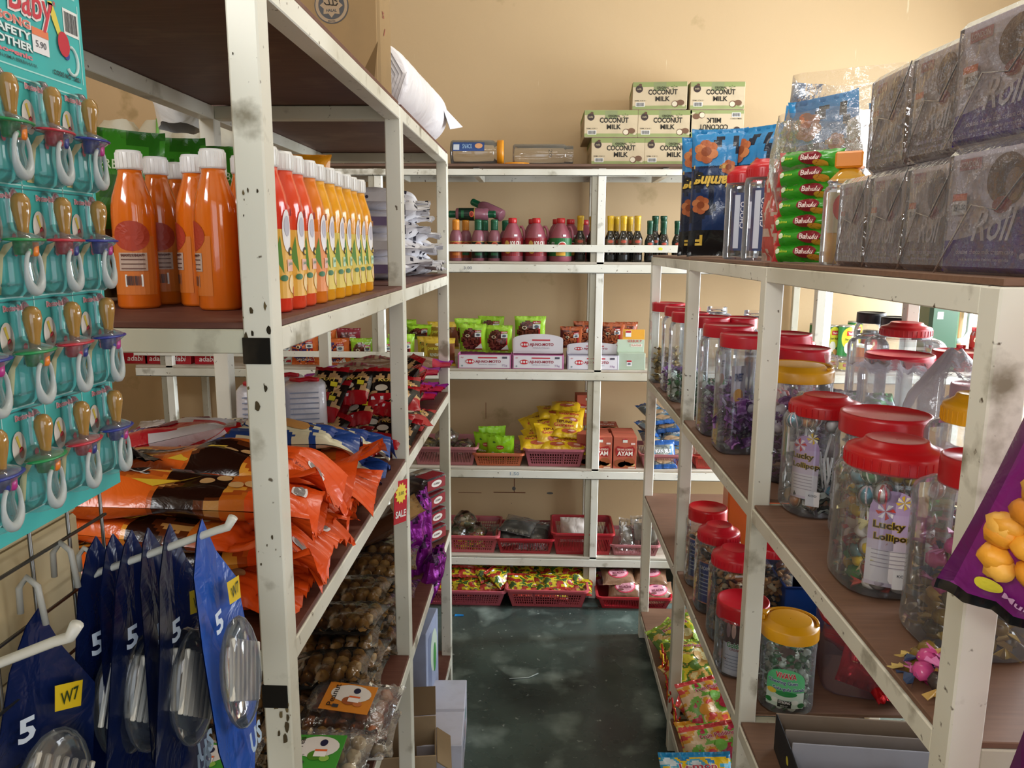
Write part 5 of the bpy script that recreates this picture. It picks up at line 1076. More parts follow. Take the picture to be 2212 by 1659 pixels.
t = thing('open_carton', 'torn open brown carton standing at the foot of the left rack', 'carton', (-.345, 1.90, 0), (0, 0, R(8))); W, D, H = .15, .15, .24; c = 'a08a6c'
m = MB(); m.box(-W/2, W/2, -D/2, -D/2+.004, 0, H-.02, c, 'card'); m.box(-W/2, W/2, D/2-.004, D/2, 0, H, c, 'card'); m.box(-W/2, -W/2+.004, -D/2+.004, D/2-.004, 0, H, c, 'card'); m.box(W/2-.004, W/2, -D/2+.004, D/2-.004, 0, H-.04, c, 'card'); m.box(-W/2, W/2, -D/2, D/2, 0, .004, c, 'card'); m.text('JOE', Sf(D/2), .0, .10, .06, .05, 'a03a34', bold=.02); m.obj('carton_body', t)
m = MB(); m.box(0, .05, -D/2, D/2, 0, .004, '8a7456', 'card', .001, Matrix.Translation((W/2, 0, H-.04)) @ Matrix.Rotation(R(38), 4, 'Y')); m.obj('side_flap', t)
m = MB(); m.box(-W/2, W/2, 0, .08, 0, .004, '6c5840', 'card', .001, Matrix.Translation((0, D/2, H)) @ Matrix.Rotation(R(40), 4, 'X')); m.obj('rear_flap', t)
# left wall rack goods and back rack bags seen between the racks
m = MB(); m.box(-.09, .09, -.05, .05, 0, .30, 'a8182a', 'plastic', .01); m.rect(Sf(.05), 0, .28, .1, .03, '4a9a34'); tag(m.obj('red_tin', None, (-1.84, 2.75, .951), (0, 0, R(30))), 'tall red box with green top seen just right of the soother card', 'box')
for i, (px, py, c, l) in enumerate(((320, 900, 'red', 'white packet with red stripes left of the white post'), (345, 935, 'plain', 'crumpled white packet lying beside the striped one'), (400, 925, 'corn', 'white packet printed with yellow corn cobs'), (435, 930, 'beans', 'clear packet of yellow noodles right of the corn one'))):
    art = {'red': lambda u, v, s: 'c02a34' if abs(v-.4) < .07 or abs(v-.58+.3*(u-.5)) < .05 else 'd8d2d4', 'plain': solid('c9c4c0'), 'corn': solid('dcd8dc'), 'beans': lambda u, v, s: 'c8b85c' if abs(v-.5) < .25 else 'd0cab0'}[c]
    de = (lambda m, S: [m.ell(S, -.02+.02*k, -.01, .009, .022, 'd8c41c', e=.001) for k in range(3)]+[m.ell(S, -.035, -.02, .012, .012, '3c8a2c', e=.0008)]) if c == 'corn' else None
    m = pack(.15, .19, .05, art, de, seed=60+i, wr=2); y = 3.34
    tag(m.obj('flour_packet', None, (xpx(px, y, tz+.1), y, tz+.03+(.05 if i == 0 else 0)), (R(38), R(-8+5*i), R(-12+8*i))), l, 'packet')
for i, px in enumerate((320, 372, 440)):
    m = lumpbag(.2, .2, .07, 'b0a898', 'wrap', 40+i); tag(m.obj('clear_bag', None, (xpx(px, 3.45, tz), 3.42, tz)), 'flat clear bag under the packets on the third shelf, %s' % ['left', 'middle', 'right'][i], 'bag')
# ================================================================== FOREGROUND LEFT: soother card, grid, blister packs
t = thing('soother_card', 'turquoise hanging card of baby soothers in clear blisters at the left edge', 'card', (-.425, .60, 1.312), (0, 0, R(90)))
W0, W1, H = -.125, .1425, .462
m = MB(); m.box(W0, W1, 0, .0012, 0, H, '4ab4b0', 'card', .0004); S = Sf(0); wl = 'a8dcd6'
def line(m, x0, z0, x1, z1, c=wl, w=.0012): m.rect(S, (x0+x1)/2, (z0+z1)/2, max(abs(x1-x0), w), max(abs(z1-z0), w), c, e=.0003)
rows = [.018, .107, .196, .286, .372]; cols = [-.117, -.062, -.007, .047, .098, .1345]
cx = [-.100+.0545*k for k in range(5)]
for z in rows: line(m, W0, z, .137, z)
for c in (-.1, -.046, .0085, .063): line(m, c+.027, .018, c+.027, .372)
line(m, .137, .018, .137, .372); line(m, W0, .38, .134, .38); line(m, .137, .384, .137, .452); line(m, W0, .456, .134, .456)
for z in rows[1:]: m.rect(S, 0, z-.003, .26, .001, '2a6a6a', e=.0006)
m.text('Doctor-Baby', S, .020, .433, .155, .034, 'c82a3a', e=.001, bold=.01, shear=.12, out='ecdcd8'); m.text('R', S, .102, .444, .004, .004, 'c82a3a', e=.001)
m.text('PUTING KOSONG', S, .006, .4165, .117, .0065, 'dc7a6c', e=.001, bold=.03, out='e8e0d8'); m.text('HYGIENIC SAFETY', S, .006, .4075, .117, .0065, 'e0ecea', e=.001, bold=.03, out='6a8a8a'); m.text('PACIFIER SOOTHER', S, .006, .3985, .119, .0065, 'e0ecea', e=.001, bold=.03, out='6a8a8a')
m.text('Non-Carcinogenic', S, .012, .3905, .105, .0055, 'd8707a', e=.001, bold=.04); m.text('100% BARU TANPA BAHAN KIMIA BERBAHAYA', S, .02, .3855, .100, .0028, '1c4a4c', e=.001)
m.barcode(S, .125, .434, .022, .022, 8); m.rect(S, .0775, .407, .022, .020, 'e8e4e4', e=.001); m.rect(S, .0775, .414, .022, .006, 'e07a4c', e=.0014); m.text('5.90', S, .0775, .4045, .014, .0055, '55555c', e=.0014)
m.poly(S, [(.092, .444), (.098, .445), (.103, .436), (.109, .420), (.104, .418), (.097, .430)], 'dcc84a', e=.001); m.ell(S, .110, .413, .0085, .0105, 'c01c30', e=.0016, n=24); m.ell(S, .114, .405, .004, .0045, '203a8c', e=.0012)
m.tube([S(.121+.009*math.cos(R(a)), .401+.012*math.sin(R(a)), .001) for a in range(100, -160, -20)], .0015, 'c8dcd8', 'ink', 5)
m.text('CODE NO : 5821', S, .112, .3865, .040, .0042, '16383a', e=.001, bold=.03)
for r_ in range(4):
    for c in cx:
        z = rows[r_]
        m.text('Doctor-Baby', S, c, z+.080, .026, .006, 'd86a78', e=.001, bold=.02, out='e8d8d6'); m.text('Non Carcinogenic', S, c, z+.010, .028, .0035, '3a8a86', e=.001)
        m.ell(S, c-.012, z+.056, .0085, .014, 'dcd4cc', e=.0012, n=22); m.ell(S, c-.010, z+.052, .003, .005, 'b83a44', e=.0016); m.poly(S, [(c-.016, z+.066), (c-.013, z+.067), (c-.010, z+.056), (c-.012, z+.055)], 'd8c050', e=.0016)
        for k in range(3): m.ell(S, c+.009, z+.048-.006*k, .0028, .0034, 'c03a54', e=.0012, n=8)
        m.ell(S, c+.016, z+.057, .003, .005, '5a7ab0', e=.0012, n=8); m.ell(S, c+.013, z+.044, .0025, .003, '2a9a6a', e=.0012, n=8)
        m.poly(S, [(c-.022, z+.003), (c-.013, z+.003), (c-.006, z+.032), (c+.012, z+.046), (c-.004, z+.042), (c-.015, z+.030)], 'e0d49a', e=.0008)
m.obj('backing_card', t)
sp = {}
for r_ in range(4):
    for j, c in enumerate(cx):
        z = rows[r_]+.030; v = j % 3
        sh, kb = [('1c8a4c', 'e07a1c'), ('b8283a', '24307a'), ('26348c', 'b02a80')][(j+1) % 3]
        if v not in sp:
            s = thing('soother', '', 'x'); 
            for q in ('label', 'category'): del s[q]
            s.parent = t
            m = MB(); m.lathe([(.0215, -.0010), (.0228, 0), (.0215, .0010), (.0105, .0018), (.001, .0020)], sh, 'plastic', 30, sy=.52); m.lathe([(.0065, -.012), (.0072, -.010), (.0075, -.001), (.007, 0)], sh, 'plastic', 20, sy=.9, M=Matrix.Translation((-.002, 0, 0))); m.obj('shield', s, (0, 0, 0))
            m = MB(); m.lathe([(.0001, -.0135), (.0045, -.013), (.0056, -.011), (.006, -.002)], kb, 'plastic', 18, sy=.95, M=Matrix.Translation((.0045, -.002, 0))); m.obj('knob', s)
            m = MB(); m.lathe([(.0040, .001), (.0044, .010), (.0062, .019), (.0072, .026), (.0066, .032), (.004, .0355), (.001, .0365)], 'a07a3c', 'juice', 20); m.obj('teat', s)
            m = MB(); m.tube([(.0155*math.sin(R(a)), -.006+.004*math.sin(R(a)), -.024-.0165*math.cos(R(a))) for a in range(-150, 152, 14)], [.0018+.0024*max(0, math.cos(R(a))) for a in range(-150, 152, 14)], 'b4bcbc', 'plastic', 8); m.obj('pull_ring', s)
            m = MB(); pr = [(.0001, .041), (.0055, .040), (.0085, .036), (.009, .028), (.008, .014), (.0098, .008), (.017, .005), (.0245, .002), (.025, -.002), (.020, -.006), (.017, -.020), (.019, -.032), (.016, -.042), (.010, -.046)]
            vs = []; K2 = 12
            for (rr, zz) in pr:
                for q in range(K2+1): a = math.pi*q/K2; vs.append((rr*math.cos(a), .013-rr*.8*math.sin(a)-.004*math.sin(a), zz))
            m.add(vs, [(i*(K2+1)+q, i*(K2+1)+q+1, (i+1)*(K2+1)+q+1, (i+1)*(K2+1)+q) for i in range(len(pr)-1) for q in range(K2)], 'e8eef0', 'clear', True); m.obj('blister', s)
            sp[v] = s; s.location = (c, -.015, z+.016)
        else: dup(sp[v], (c, -.015, z+.016), None, parent=t)
# grid
t = thing('wire_grid', 'grey wire display grid fixed to the plank partition behind the soother card', 'grid', (-.45, .5, 0))
for k in range(10): m = MB(); m.tube([(0, .245-.0555*k, .35), (0, .245-.0555*k, 1.83)], .0018, '6a6a68', 'metal', 6); m.obj('vertical_wire', t)
for k in range(26): m = MB(); m.tube([(.003, -.28, .372+.0565*k), (.003, .247, .372+.0565*k)], .0018, '6a6a68', 'metal', 6); m.obj('horizontal_wire', t)
def hook(y, z, L, label, rise=.03):
    t = thing('display_hook', label, 'hook', (-.446, y, z)); m = MB()
    m.tube([(.0, 0, -.012), (.0, 0, .004), (.006, 0, .012), (.012, 0, .008)], .0026, 'c8c8c0', 'plastic', 7); m.obj('grid_clip', t)
    m = MB(); m.tube([(.010, 0, .006), (.012, 0, -.02), (.02, 0, -.012), (L-.018, 0, rise), (L-.006, 0, rise+.004), (L, 0, rise+.014)], [.003, .003, .0036, .0038, .0042, .0048], 'd0cfc6', 'plastic', 10); m.obj('hook_rod', t); return t
hook(.695, 1.248, .155, 'white display hook carrying the blue blister packs', .032)
p = hit(168, 1365, y=.50); hook(.50, p.z-.03, p.x+.446, 'empty white display hook in the lower left foreground', .022)
for (y_, z_, l_) in ((.618, 1.250, 'left'), (.668, 1.262, 'right')):
    m = MB(); m.tube([(-.004, 0, -.02), (-.003, 0, .004), (.005, 0, .014), (.014, 0, .006), (.018, 0, -.03)], .0028, 'a8a8a2', 'plastic', 8); tag(m.obj('hook_clip', None, (-.45, y_, z_)), 'pale curved hook clip over the grid wire, %s one of two' % l_, 'hook')
def blis(seed, bright):
    t = thing('blister_pack', 'x', 'packet', group='blue blister packs on the hook'); W, H = .098, .30
    base = '0e1c48' if not bright else '1c4ea8'  # same card: outermost pack painted brighter as lit, the others darker as shaded
    m = MB(); n = 12; pts = [(-.012, 0), (.0, .012), (.02, -.03), (W/2, -.075), (W/2*1.02, -.20), (.035, -H), (-.02, -H+.02), (-W/2, -.21), (-W/2*.95, -.10), (-.03, -.035)]
    vs = [(a, 0.006*math.sin(b*22+seed), b) for a, b in pts]; N = len(pts)
    c0 = (0, 0.004, -.14); vs2 = [c0]+vs; m.add(vs2, [(0, 1+i, 1+(i+1) % N) for i in range(N)], base, 'film', False); m.add([(a, b+.0012, c) for a, b, c in vs2], [(0, 1+(i+1) % N, 1+i) for i in range(N)], '101f4c', 'film')
    m.obj('backing_card', t)
    d = MB(); S = lambda a, b, e=0: Vector((a, -.0065-e, b))
    d.poly(S, [(.004, -.058), (.032, -.064), (.030, -.088), (.004, -.082)], 'd8b81c', e=.002); d.text('W7', S, .018, -.073, .018, .012, '2a3a14', e=.003); d.obj('price_tag', t); d = MB(); d.text('5', S, -.022, -.086, .016, .022, 'c8d4e4', e=.002, bold=.03); d.obj('card_print', t); d = MB(); d.text('US', S, .02, -.245, .028, .026, 'a8bcd0', e=.002, bold=.04)
    d.obj('brand_print', t)
    b = MB(); b.ball((0, -.012, -.155), .038, .014, .060, '9aa4b8', 'clear', 18, 10); b.obj('blister', t)
    for k in range(7): s = MB(); s.box(-.0020, .0020, -.005, .0, -.030, .030, 'd4d0c4', 'plastic', .001, Matrix.Translation((-.026+.0088*k, -.014, -.165-.006*k+.03)) @ Matrix.Rotation(R(18), 4, 'Y')); s.obj('razor_handle', t)
    return t
bp = blis(1, False); b2 = blis(2, True)
wh = ['nearest the partition', 'second from the partition', 'third from the partition', 'fourth from the partition', 'behind the bright one', 'brightest and outermost']
for i, x in enumerate((-.425, -.407, -.389, -.371, -.350, -.318)):
    z = 1.248+.03*(x+.446)/.155+.006; o = bp if i == 0 else (b2 if i == 5 else dup(bp)); o.location = (x, .70, z); o.rotation_euler = (R(-3+(i*2 % 5)), R((-1)**i*3), R(74+((i*17) % 14)+(14 if i == 5 else 0)))
    o['label'] = 'blue blister pack on the white hook, '+wh[i]; o['group'] = 'blue blister packs on the hook'
o = dup(bp, (-.434, .618, 1.222), (0, R(6), R(70)), 'dark blue blister pack hanging from the left short clip', 'blue blister packs on the hook')
m = MB(); m.box(-.05, .05, -.003, .003, -.16, 0, 'e0c81c', 'card', .001); m.ell(Sf(.003), .01, -.12, .03, .03, 'c83a5a'); tag(m.obj('yellow_pack', None, (-.405, .455, 1.14), (0, R(-12), R(75))), 'yellow pack with pink print cut off by the lower left corner', 'packet')
# ================================================================== RIGHT RACK
sz = 1.5255
# ---- top shelf: cake roll boxes in shrink wrap
def rollbox(near, label, loc, rz, group):
    t = thing('cake_box', label, 'box', loc, (0, 0, R(rz)), group); W, D, H = .128, .15, .122
    b0, b1 = ('43168c', 'c4bcc8') if near else ('644640', 'bfb3b3')
    m = MB(); m.box(-W/2, W/2, 0, D, 0, H, b1, 'card', .002); S = Sf(0)
    n = 8                                                         # curved purple lower part
    m.poly(S, [(-W/2+.001, .002), (W/2-.001, .002)]+[(W/2-.001-(W-.002)*k/n, .078-.045*math.sin(math.pi*.5*k/n)) for k in range(n+1)], b0, 'card', e=.0006)
    for (a, b, r1, r2, c) in ((.012, .090, .024, .024, '6a4e3c'), (.018, .086, .018, .021, '4c3428'), (.022, .084, .010, .015, '8a7060'), (.010, .066, .012, .008, '8a3a38')): m.ell(S, a, b, r1, r2, c, e=.0008+.0003*(.03-r1)*40, n=22, k=3)
    m.rect(S, -.036, .108, .030, .011, 'b0727a', e=.001); m.text('LONDON', S, -.036, .108, .024, .006, 'd8c8c8', e=.0016)
    m.text('Choco', S, -.040, .048, .030, .011, 'd8d0dc', e=.0022, shear=.4, bold=.01); m.text('Roll', S, .004, .048, .056, .032, 'dcd6e0', e=.0022, shear=.4, bold=.01)
    m.text('double choco milk cream cake', S, -.006, .022, .075, .005, 'c0a8cc', e=.0018); m.text('kek krim susu coklat berganda', S, -.006, .014, .065, .004, '9a84ac', e=.0018)
    for k in range(3): m.ell(S, .042+.008*k, .018, .0035, .003, 'c8c0d4', e=.0018, n=10)
    Sr = lambda a, b, e=0: Vector((W/2+e, .075+a, b)); m.ell(Sr, -.03, .03, .012, .012, 'c0bcd0', e=.0006, n=20); m.ell(Sr, -.03, .03, .009, .009, '5a4a9a', e=.001, n=20); m.rect(Sr, .02, .04, .08, .07, '6a4aa8', e=.0003)
    m.obj('box_body', t)
    m = MB(); S = Sf(.0035); m.rect(S, -.042, .068, .020, .018, 'dcdce0', e=.0006); m.rect(S, -.042, .076, .020, .007, 'e0703c', e=.001); m.rect(S, -.047, .066, .005, .007, '404048', e=.001); m.text('2.50', S, -.038, .066, .010, .005, '70707a', e=.001); m.obj('price_sticker', t)
    b = MB(); b.box(-W/2-.004, W/2+.004, -.006, D+.004, -.001, H+.004, 'd8d4dc', 'wrap', .008); b.tube([(-W/2-.003, -.007, .0), (-W/2*.3, -.009, H*.55), (W/2*.2, -.008, H*.5), (W/2+.003, -.007, H)], .0009, 'e4e0e8', 'wrap', 4); b.obj('shrink_wrap', t)
    return t
g = 'shrink wrapped cake boxes on the right rack'
q_ = (.80, 1, 1)
o = rollbox(True, 'purple cake roll box nearest in the bottom row of the stack', (.447, .795, sz), -84, g); o.scale = (1.15, 1, 1.03)
rb1 = rollbox(False, 'brown cake roll box, second from the near end of the bottom row', (.452, .930, sz), -88, g); rb1.scale = (.84, 1, 1)
dup(rb1, (.452, 1.04, sz), (0, 0, R(-88)), 'brown cake roll box, third from the near end of the bottom row', g, scale=q_); dup(rb1, (.452, 1.15, sz), (0, 0, R(-90)), 'brown cake roll box, farthest of the bottom row beside the oil bottle', g, scale=q_)
o = rollbox(True, 'purple cake roll box nearest in the top row of the stack', (.447, .80, sz+.130), -84, g); o.scale = (1.15, 1, 1)
dup(rb1, (.455, .94, sz+.128), (0, 0, R(-86)), 'brown cake roll box, middle of the top row', g, scale=(.88, 1, 1)); dup(rb1, (.455, 1.065, sz+.128), (0, 0, R(-90)), 'brown cake roll box, farthest of the top row', g, scale=(.9, 1, 1))
dup(rb1, (.63, .97, sz), (0, 0, R(-88)), 'brown cake roll box in the hidden second file, near one', g); dup(rb1, (.63, 1.11, sz), (0, 0, R(-88)), 'brown cake roll box in the hidden second file, far one', g); dup(rb1, (.63, 1.02, sz+.126), (0, 0, R(-88)), 'brown cake roll box on top of the second file', g)
# oil bottle with orange cap
t = thing('oil_bottle', 'golden oil bottle with square orange cap between green sachets and cake boxes', 'bottle', (.497, 1.30, sz), (0, 0, R(-30)))
m = MB(); pr = [(.028, 0), (.031, .004), (.031, .05), (.029, .058), (.031, .066), (.031, .12), (.028, .135), (.018, .147), (.013, .152)]; m.lathe(pr, 'd09a2a', 'juice', 24, 3.2); m.obj('bottle_body', t)
m = MB(); m.box(-.021, .021, -.018, .018, .152, .178, 'e88a1c', 'plastic', .003); m.obj('cap', t)
m = MB(); m.rect(Sf(.0315), .0, .085, .045, .07, 'c8b890', e=.0003); m.ell(Sf(.0315), 0, .09, .016, .022, 'c83028', e=.0008); m.rect(Sf(.0315), -.018, .12, .012, .012, 'e8e8ea', e=.001); m.obj('bottle_label', t)
jar('plastic_jar', 'slim clear jar with golden snack beside the oil bottle', (.47, 1.245, sz), .028, .13, 3, hasl=False)
# green sachets in a clear bag
def sachet(m, seed):
    def d(m, S): m.ell(S, .012, .0, .022, .011, '8a1c2c', e=.0014, n=20); m.text('Bahulu', S, .012, .0, .034, .010, 'ecd8d4', e=.002, bold=.02); m.text('alma', S, -.032, .0, .02, .005, 'c8d83a', e=.0014); m.ell(S, -.045, 0, .005, .005, 'd8e8c8', e=.0014); m.ell(S, .03, -.010, .014, .005, 'e0a83a', e=.0012)
    return pack(.125, .034, .04, lambda u, v, s: '3a9a28' if u > .12 else 'c83a3a', d, seed=seed, mb=m, stand=True, seal=.09, wr=1.5, nx=20, ny=9)
s0 = None
for k in range(7):
    loc = (.468+.003*math.sin(k*2), 1.405+.003*math.cos(k*3), sz+.001+.0265*k); rot = (R(-8+3*math.sin(k)), R(2*math.sin(k*2.2)), R(-48+3*math.sin(k*1.7))); nm = 'green bean cake sachet, %s of the column in the clear bag' % ['bottom', 'second from bottom', 'third from bottom', 'middle', 'third from top', 'second from top', 'top'][k]
    if s0 is None: s0 = sachet(MB(), 4).obj('cake_sachet', None, loc, rot); tag(s0, nm, 'packet', 'green sachets in the clear bag')
    else: dup(s0, loc, rot, nm, 'green sachets in the clear bag')
m = lumpbag(.19, .15, .26, 'd8d2d0', 'wrap', 21, tall=.85); tag(m.obj('clear_bag', None, (.50, 1.46, sz+.0), (0, 0, R(-48))), 'large clear bag around the green sachets, its top edge flaring', 'bag')
m = pack(.055, .17, .04, lambda u, v, s: 'b05048' if noise.noise(Vector((u*5, v*8, 1))) > -.1 else 'b8a090', None, seed=8, stand=True, wr=2.5); tag(m.obj('snack_bag', None, (.448, 1.53, sz), (0, 0, R(-70))), 'reddish clear snack bag pressed against the left side of the sachets', 'bag')
# red lidded jars with blue labels
def bluelab(m, r):
    S = Sc(r+.001); m.rect(S, 0, .085, .05, .13, '34406c', n=10, e=.0003); m.rect(S, -.012, .085, .012, .12, 'c8cede', n=3, e=.0008); m.rect(S, .014, .10, .014, .06, 'd8dae8', n=3, e=.0008); m.text('CHOCO', lambda a, b, e=0: S(-b, a, e), .10, .0, .06, .010, 'e0e0ec', e=.0014, bold=.02); m.rect(S, .03, .06, .02, .08, '5a4a44', n=3, e=.0006)
jar('plastic_jar', 'clear jar with red lid and blue label, left of the pair', (.472, 1.86, sz), .041, .205, 2.6, lc='c01824', lk='knob', rot=-15, deco=bluelab, lh=.032)
jar('plastic_jar', 'clear jar with red lid and blue label, right of the pair', (.478, 1.715, sz), .041, .205, 2.6, lc='c01824', lk='knob', rot=-15, deco=bluelab, lh=.032)
jar('plastic_jar', 'clear jar with red lid behind the pair, seen through the clear bag', (.56, 1.66, sz), .041, .21, 2.6, lc='c01824', lk='flat', lh=.03)
# blue snack bags
def bluebag(seed, W=.155, H=.36, T=.09, up=False):
    def a(u, v, s):
        n = noise.noise(Vector((u*4+seed, v*5, seed)))
        if v > .93: return '2a8ac8'
        return '2f86c4' if v > .72 and n > -.3 else ('12305e' if n > -.1 else '0e1c34') if v > .2 else '101418'
    def d(m, S):
        for (x, y, r) in ((-.035, .115, .034), (-.045, -.035, .026), (.03, .07, .02)):
            for k in range(6): q = R(60*k+seed*13); m.ell(S, x+r*.55*math.cos(q), y+r*.6*math.sin(q), r*.5, r*.42, ['b8683c', 'a85a34', 'c47a4a'][k % 3], e=.002+.0002*k, n=12)
            m.ell(S, x, y, r*.45, r*.4, '8a4424', e=.0035, n=12)
        m.text('Flaming', lambda p, q, e=0: S(-p, -q, e), .006, -.035, .125, .042, 'd8b44a', e=.003, bold=.04, shear=.25, out='101010'); m.text('F', lambda p, q, e=0: S(-p, -q, e), .045, .135, .02, .03, 'd8b44a', e=.003, bold=.05)
        m.rect(S, -.02, .072, .10, .010, 'c8a050', e=.002); m.text('CRUNCHY SNACK', lambda p, q, e=0: S(-p, -q, e), .02, -.072, .07, .006, '201810', e=.0026)
    return pack(W, H, T, a, d, seed=seed, stand=True, nx=20, ny=34, wr=1.8, seal=.045)
bb = bluebag(3).obj('snack_bag', None, (.505, 2.29, sz), (0, 0, R(-14))); g = 'blue snack bags on top of the right rack'
tag(bb, 'blue and black snack bag standing upside down, foremost on the right rack', 'bag', g)
dup(bb, (.60, 2.24, sz), (0, 0, R(-50)), 'blue and black snack bag standing right behind the foremost tall one', g); dup(bb, (.505, 2.45, sz), (0, 0, R(-20)), 'blue and black snack bag behind the tall one at the far end', g)
for i, (x, y, z, rx, rz, l) in enumerate(((.67, 2.12, .11, -8, -20, 'leftmost of the high heap, fish shaped snacks showing'), (.76, 2.06, .12, 4, -30, 'second from left in the high heap'), (.86, 2.08, .13, -12, -75, 'edge on in the middle of the heap'), (.93, 2.0, .10, 8, -15, 'right part of the heap'), (.80, 2.22, .12, 0, 20, 'rear left of the heap'), (1.0, 2.12, .10, 0, -60, 'far right of the heap'))):
    dup(bb, (x, y, sz+z-.10), (R(rx), R((-1)**i*7), R(rz)), 'blue and black snack bag, '+l, g, scale=1.08 if i < 4 else 1.0)
m = lumpbag(.42, .30, .46, 'dcdad6', 'wrap', 31, tall=.8); tag(m.obj('clear_bag', None, (.82, 2.09, sz), (0, 0, R(-20))), 'huge clear plastic bag over the heap of blue snack bags', 'bag')
# ---- second shelf: sweet jars
jz = 1.0625
def lab_plain(c1, c2, z=.10, h=.14, a0=0.0, w=.04, txt=None):
    def f(m, r):
        S = Sc(r*1.03, a0); m.rect(S, 0, z, w, h, 'dcd6dc', n=5, e=.0004); m.rect(S, 0, z-h*.26, w*.92, h*.44, c1, n=5, e=.0008); m.ell(S, 0, z-h*.02, w*.34, h*.12, c2, e=.0012)
        m.text(txt or 'SWEET', S, 0, z+h*.3, w*.6, h*.14, '2a3a6a', e=.0012, bold=.04)
    return f
SL = 'wrapped sweet inside '
jl = [  # name, px, y, R, H, p, lid colour, kind, contents, fill, ring, seed
 ('far tall square jar with red lid next to the far post', .475, 2.86, .062, .29, 5, 'flat', 'gold', .085, 8, None),
 ('second tall square jar from the far end', .490, 2.665, .062, .29, 5, 'flat', 'purple', .07, 7, None),
 ('third tall square jar from the far end, behind the white post', .485, 2.50, .060, .285, 5, 'flat', 'mint', .07, 7, None),
 ('fourth tall square jar, with a green and orange label', .503, 2.30, .062, .29, 5, 'flat', 'mint', .09, 8, lab_plain('4aa83a', 'd87a3a', .115, .14, .5, .03)),
 ('fifth tall square jar, with a pink and white label', .500, 2.05, .068, .29, 5, 'flat', 'purple', .085, 9, lab_plain('c88ac0', 'e0a040', .115, .15, .25, .04)),
 ('sixth tall square jar, with price stickers, beside the yellow lid', .50, 1.87, .064, .285, 5, 'flat', 'purple', .10, 9, lab_plain('9a9aa8', '6a6a80', .13, .03, .5, .03)),
]
for i, (nm, x, y, r, H, p, lk, ct, zf, nr, dc) in enumerate(jl):
    jar('sweet_jar', nm+' on the right rack', (x, y, jz), r, H, p, lc='c0142a', lk=lk, neck=.92, rot=0, deco=dc, lh=.03, lr=1.0, group='tall square sweet jars')
    if i in (0, 4): fill_sweets((x, y, jz), r, p, ct, zf, nr, SL+'the '+nm.split(',')[0], 'sweets in jar %s' % nm.split(' ')[0], seed=i)
    else: fill_stuff('sweet_filling', (x, y, jz), r, p, ct, zf, ct.replace('mint', 'green').replace('purple', 'violet')+' wrapped sweets filling the '+nm.split(',')[0], 60, i)
for (x, y, r, H, p, lk, nm, ct, cn) in (
   (.60, 2.33, .055, .285, 4, 'flat', 'square jar with red lid behind the fourth tall one', 'purple', 'c0142a'), (.655, 2.04, .062, .27, 4, 'flat', 'jar with wide red lid behind the near white post, upper one', 'mix', 'c0142a'), (.635, 1.86, .066, .255, 4, 'flat', 'jar with wide red lid directly behind the yellow lidded one', 'purple', 'c0142a'),
   (.82, 2.42, .05, .21, 4, 'knob', 'short square jar with raised red lid before the yellow tins', 'pinkp', 'a81420'), (.835, 1.80, .080, .25, 3, 'flat', 'wide jar with flat red lid draped by a plastic bag', 'mint', 'c81c34'),
   (.985, 2.10, .085, .29, 6, 'knob', 'octagonal empty looking jar with raised red lid', None, 'b81420'), (1.0, 1.86, .06, .25, 4, 'flat', 'red lidded jar partly behind the white plastic bag', None, 'b81420'), (.92, 1.62, .055, .21, 4, 'flat', 'low red lidded jar behind the white bag peak', None, 'a01420'),
   (1.0, 2.36, .042, .30, 3, 'flat', 'slim jar with black lid, left of two', None, '1c1c22'), (1.03, 2.26, .042, .295, 3, 'flat', 'slim jar with black lid, right of two', None, '1c1c22')):
    jar('sweet_jar', nm, (x, y, jz), r, H, p, lc=cn, lk=lk, neck=.9 if lk == 'flat' else .72, lh=.03, lr=1.0)
    if ct: fill_stuff('sweet_filling', (x, y, jz), r, p, ct, .09, 'sweets filling the '+nm, 50, int(x*100))
jar('sweet_jar', 'open clear jar without lid near the far end, left one', (.625, 2.74, jz), .055, .285, 3, hasl=False, neck=.62); jar('sweet_jar', 'open clear jar without lid, right one beside the near white post', (.715, 2.58, jz), .06, .285, 3, hasl=False, neck=.60); jar('sweet_jar', 'open clear jar with ribbed neck beside the black lids', (.93, 2.20, jz), .05, .26, 3, hasl=False, neck=.7)
# yellow lid jar
jar('sweet_jar', 'round clear jar with yellow handle lid and violet sweets on the right rack', (.548, 1.64, jz), .074, .245, 2, lc='dda016', lk='handle', neck=.96, rot=-60, deco=lambda m, r: (m.rect(Sc(r+.0005, .75), 0, .085, .022, .02, 'dcdce0', n=3), m.rect(Sc(r+.0005, .75), -.0, .13, .012, .012, 'd0d0d8', n=2)), lh=.03)
fill_sweets((.548, 1.64, jz), .074, 2, 'purple', .125, 12, SL+'the jar with the yellow handle lid', 'violet sweets in the yellow lidded jar', seed=31, dz=.021)
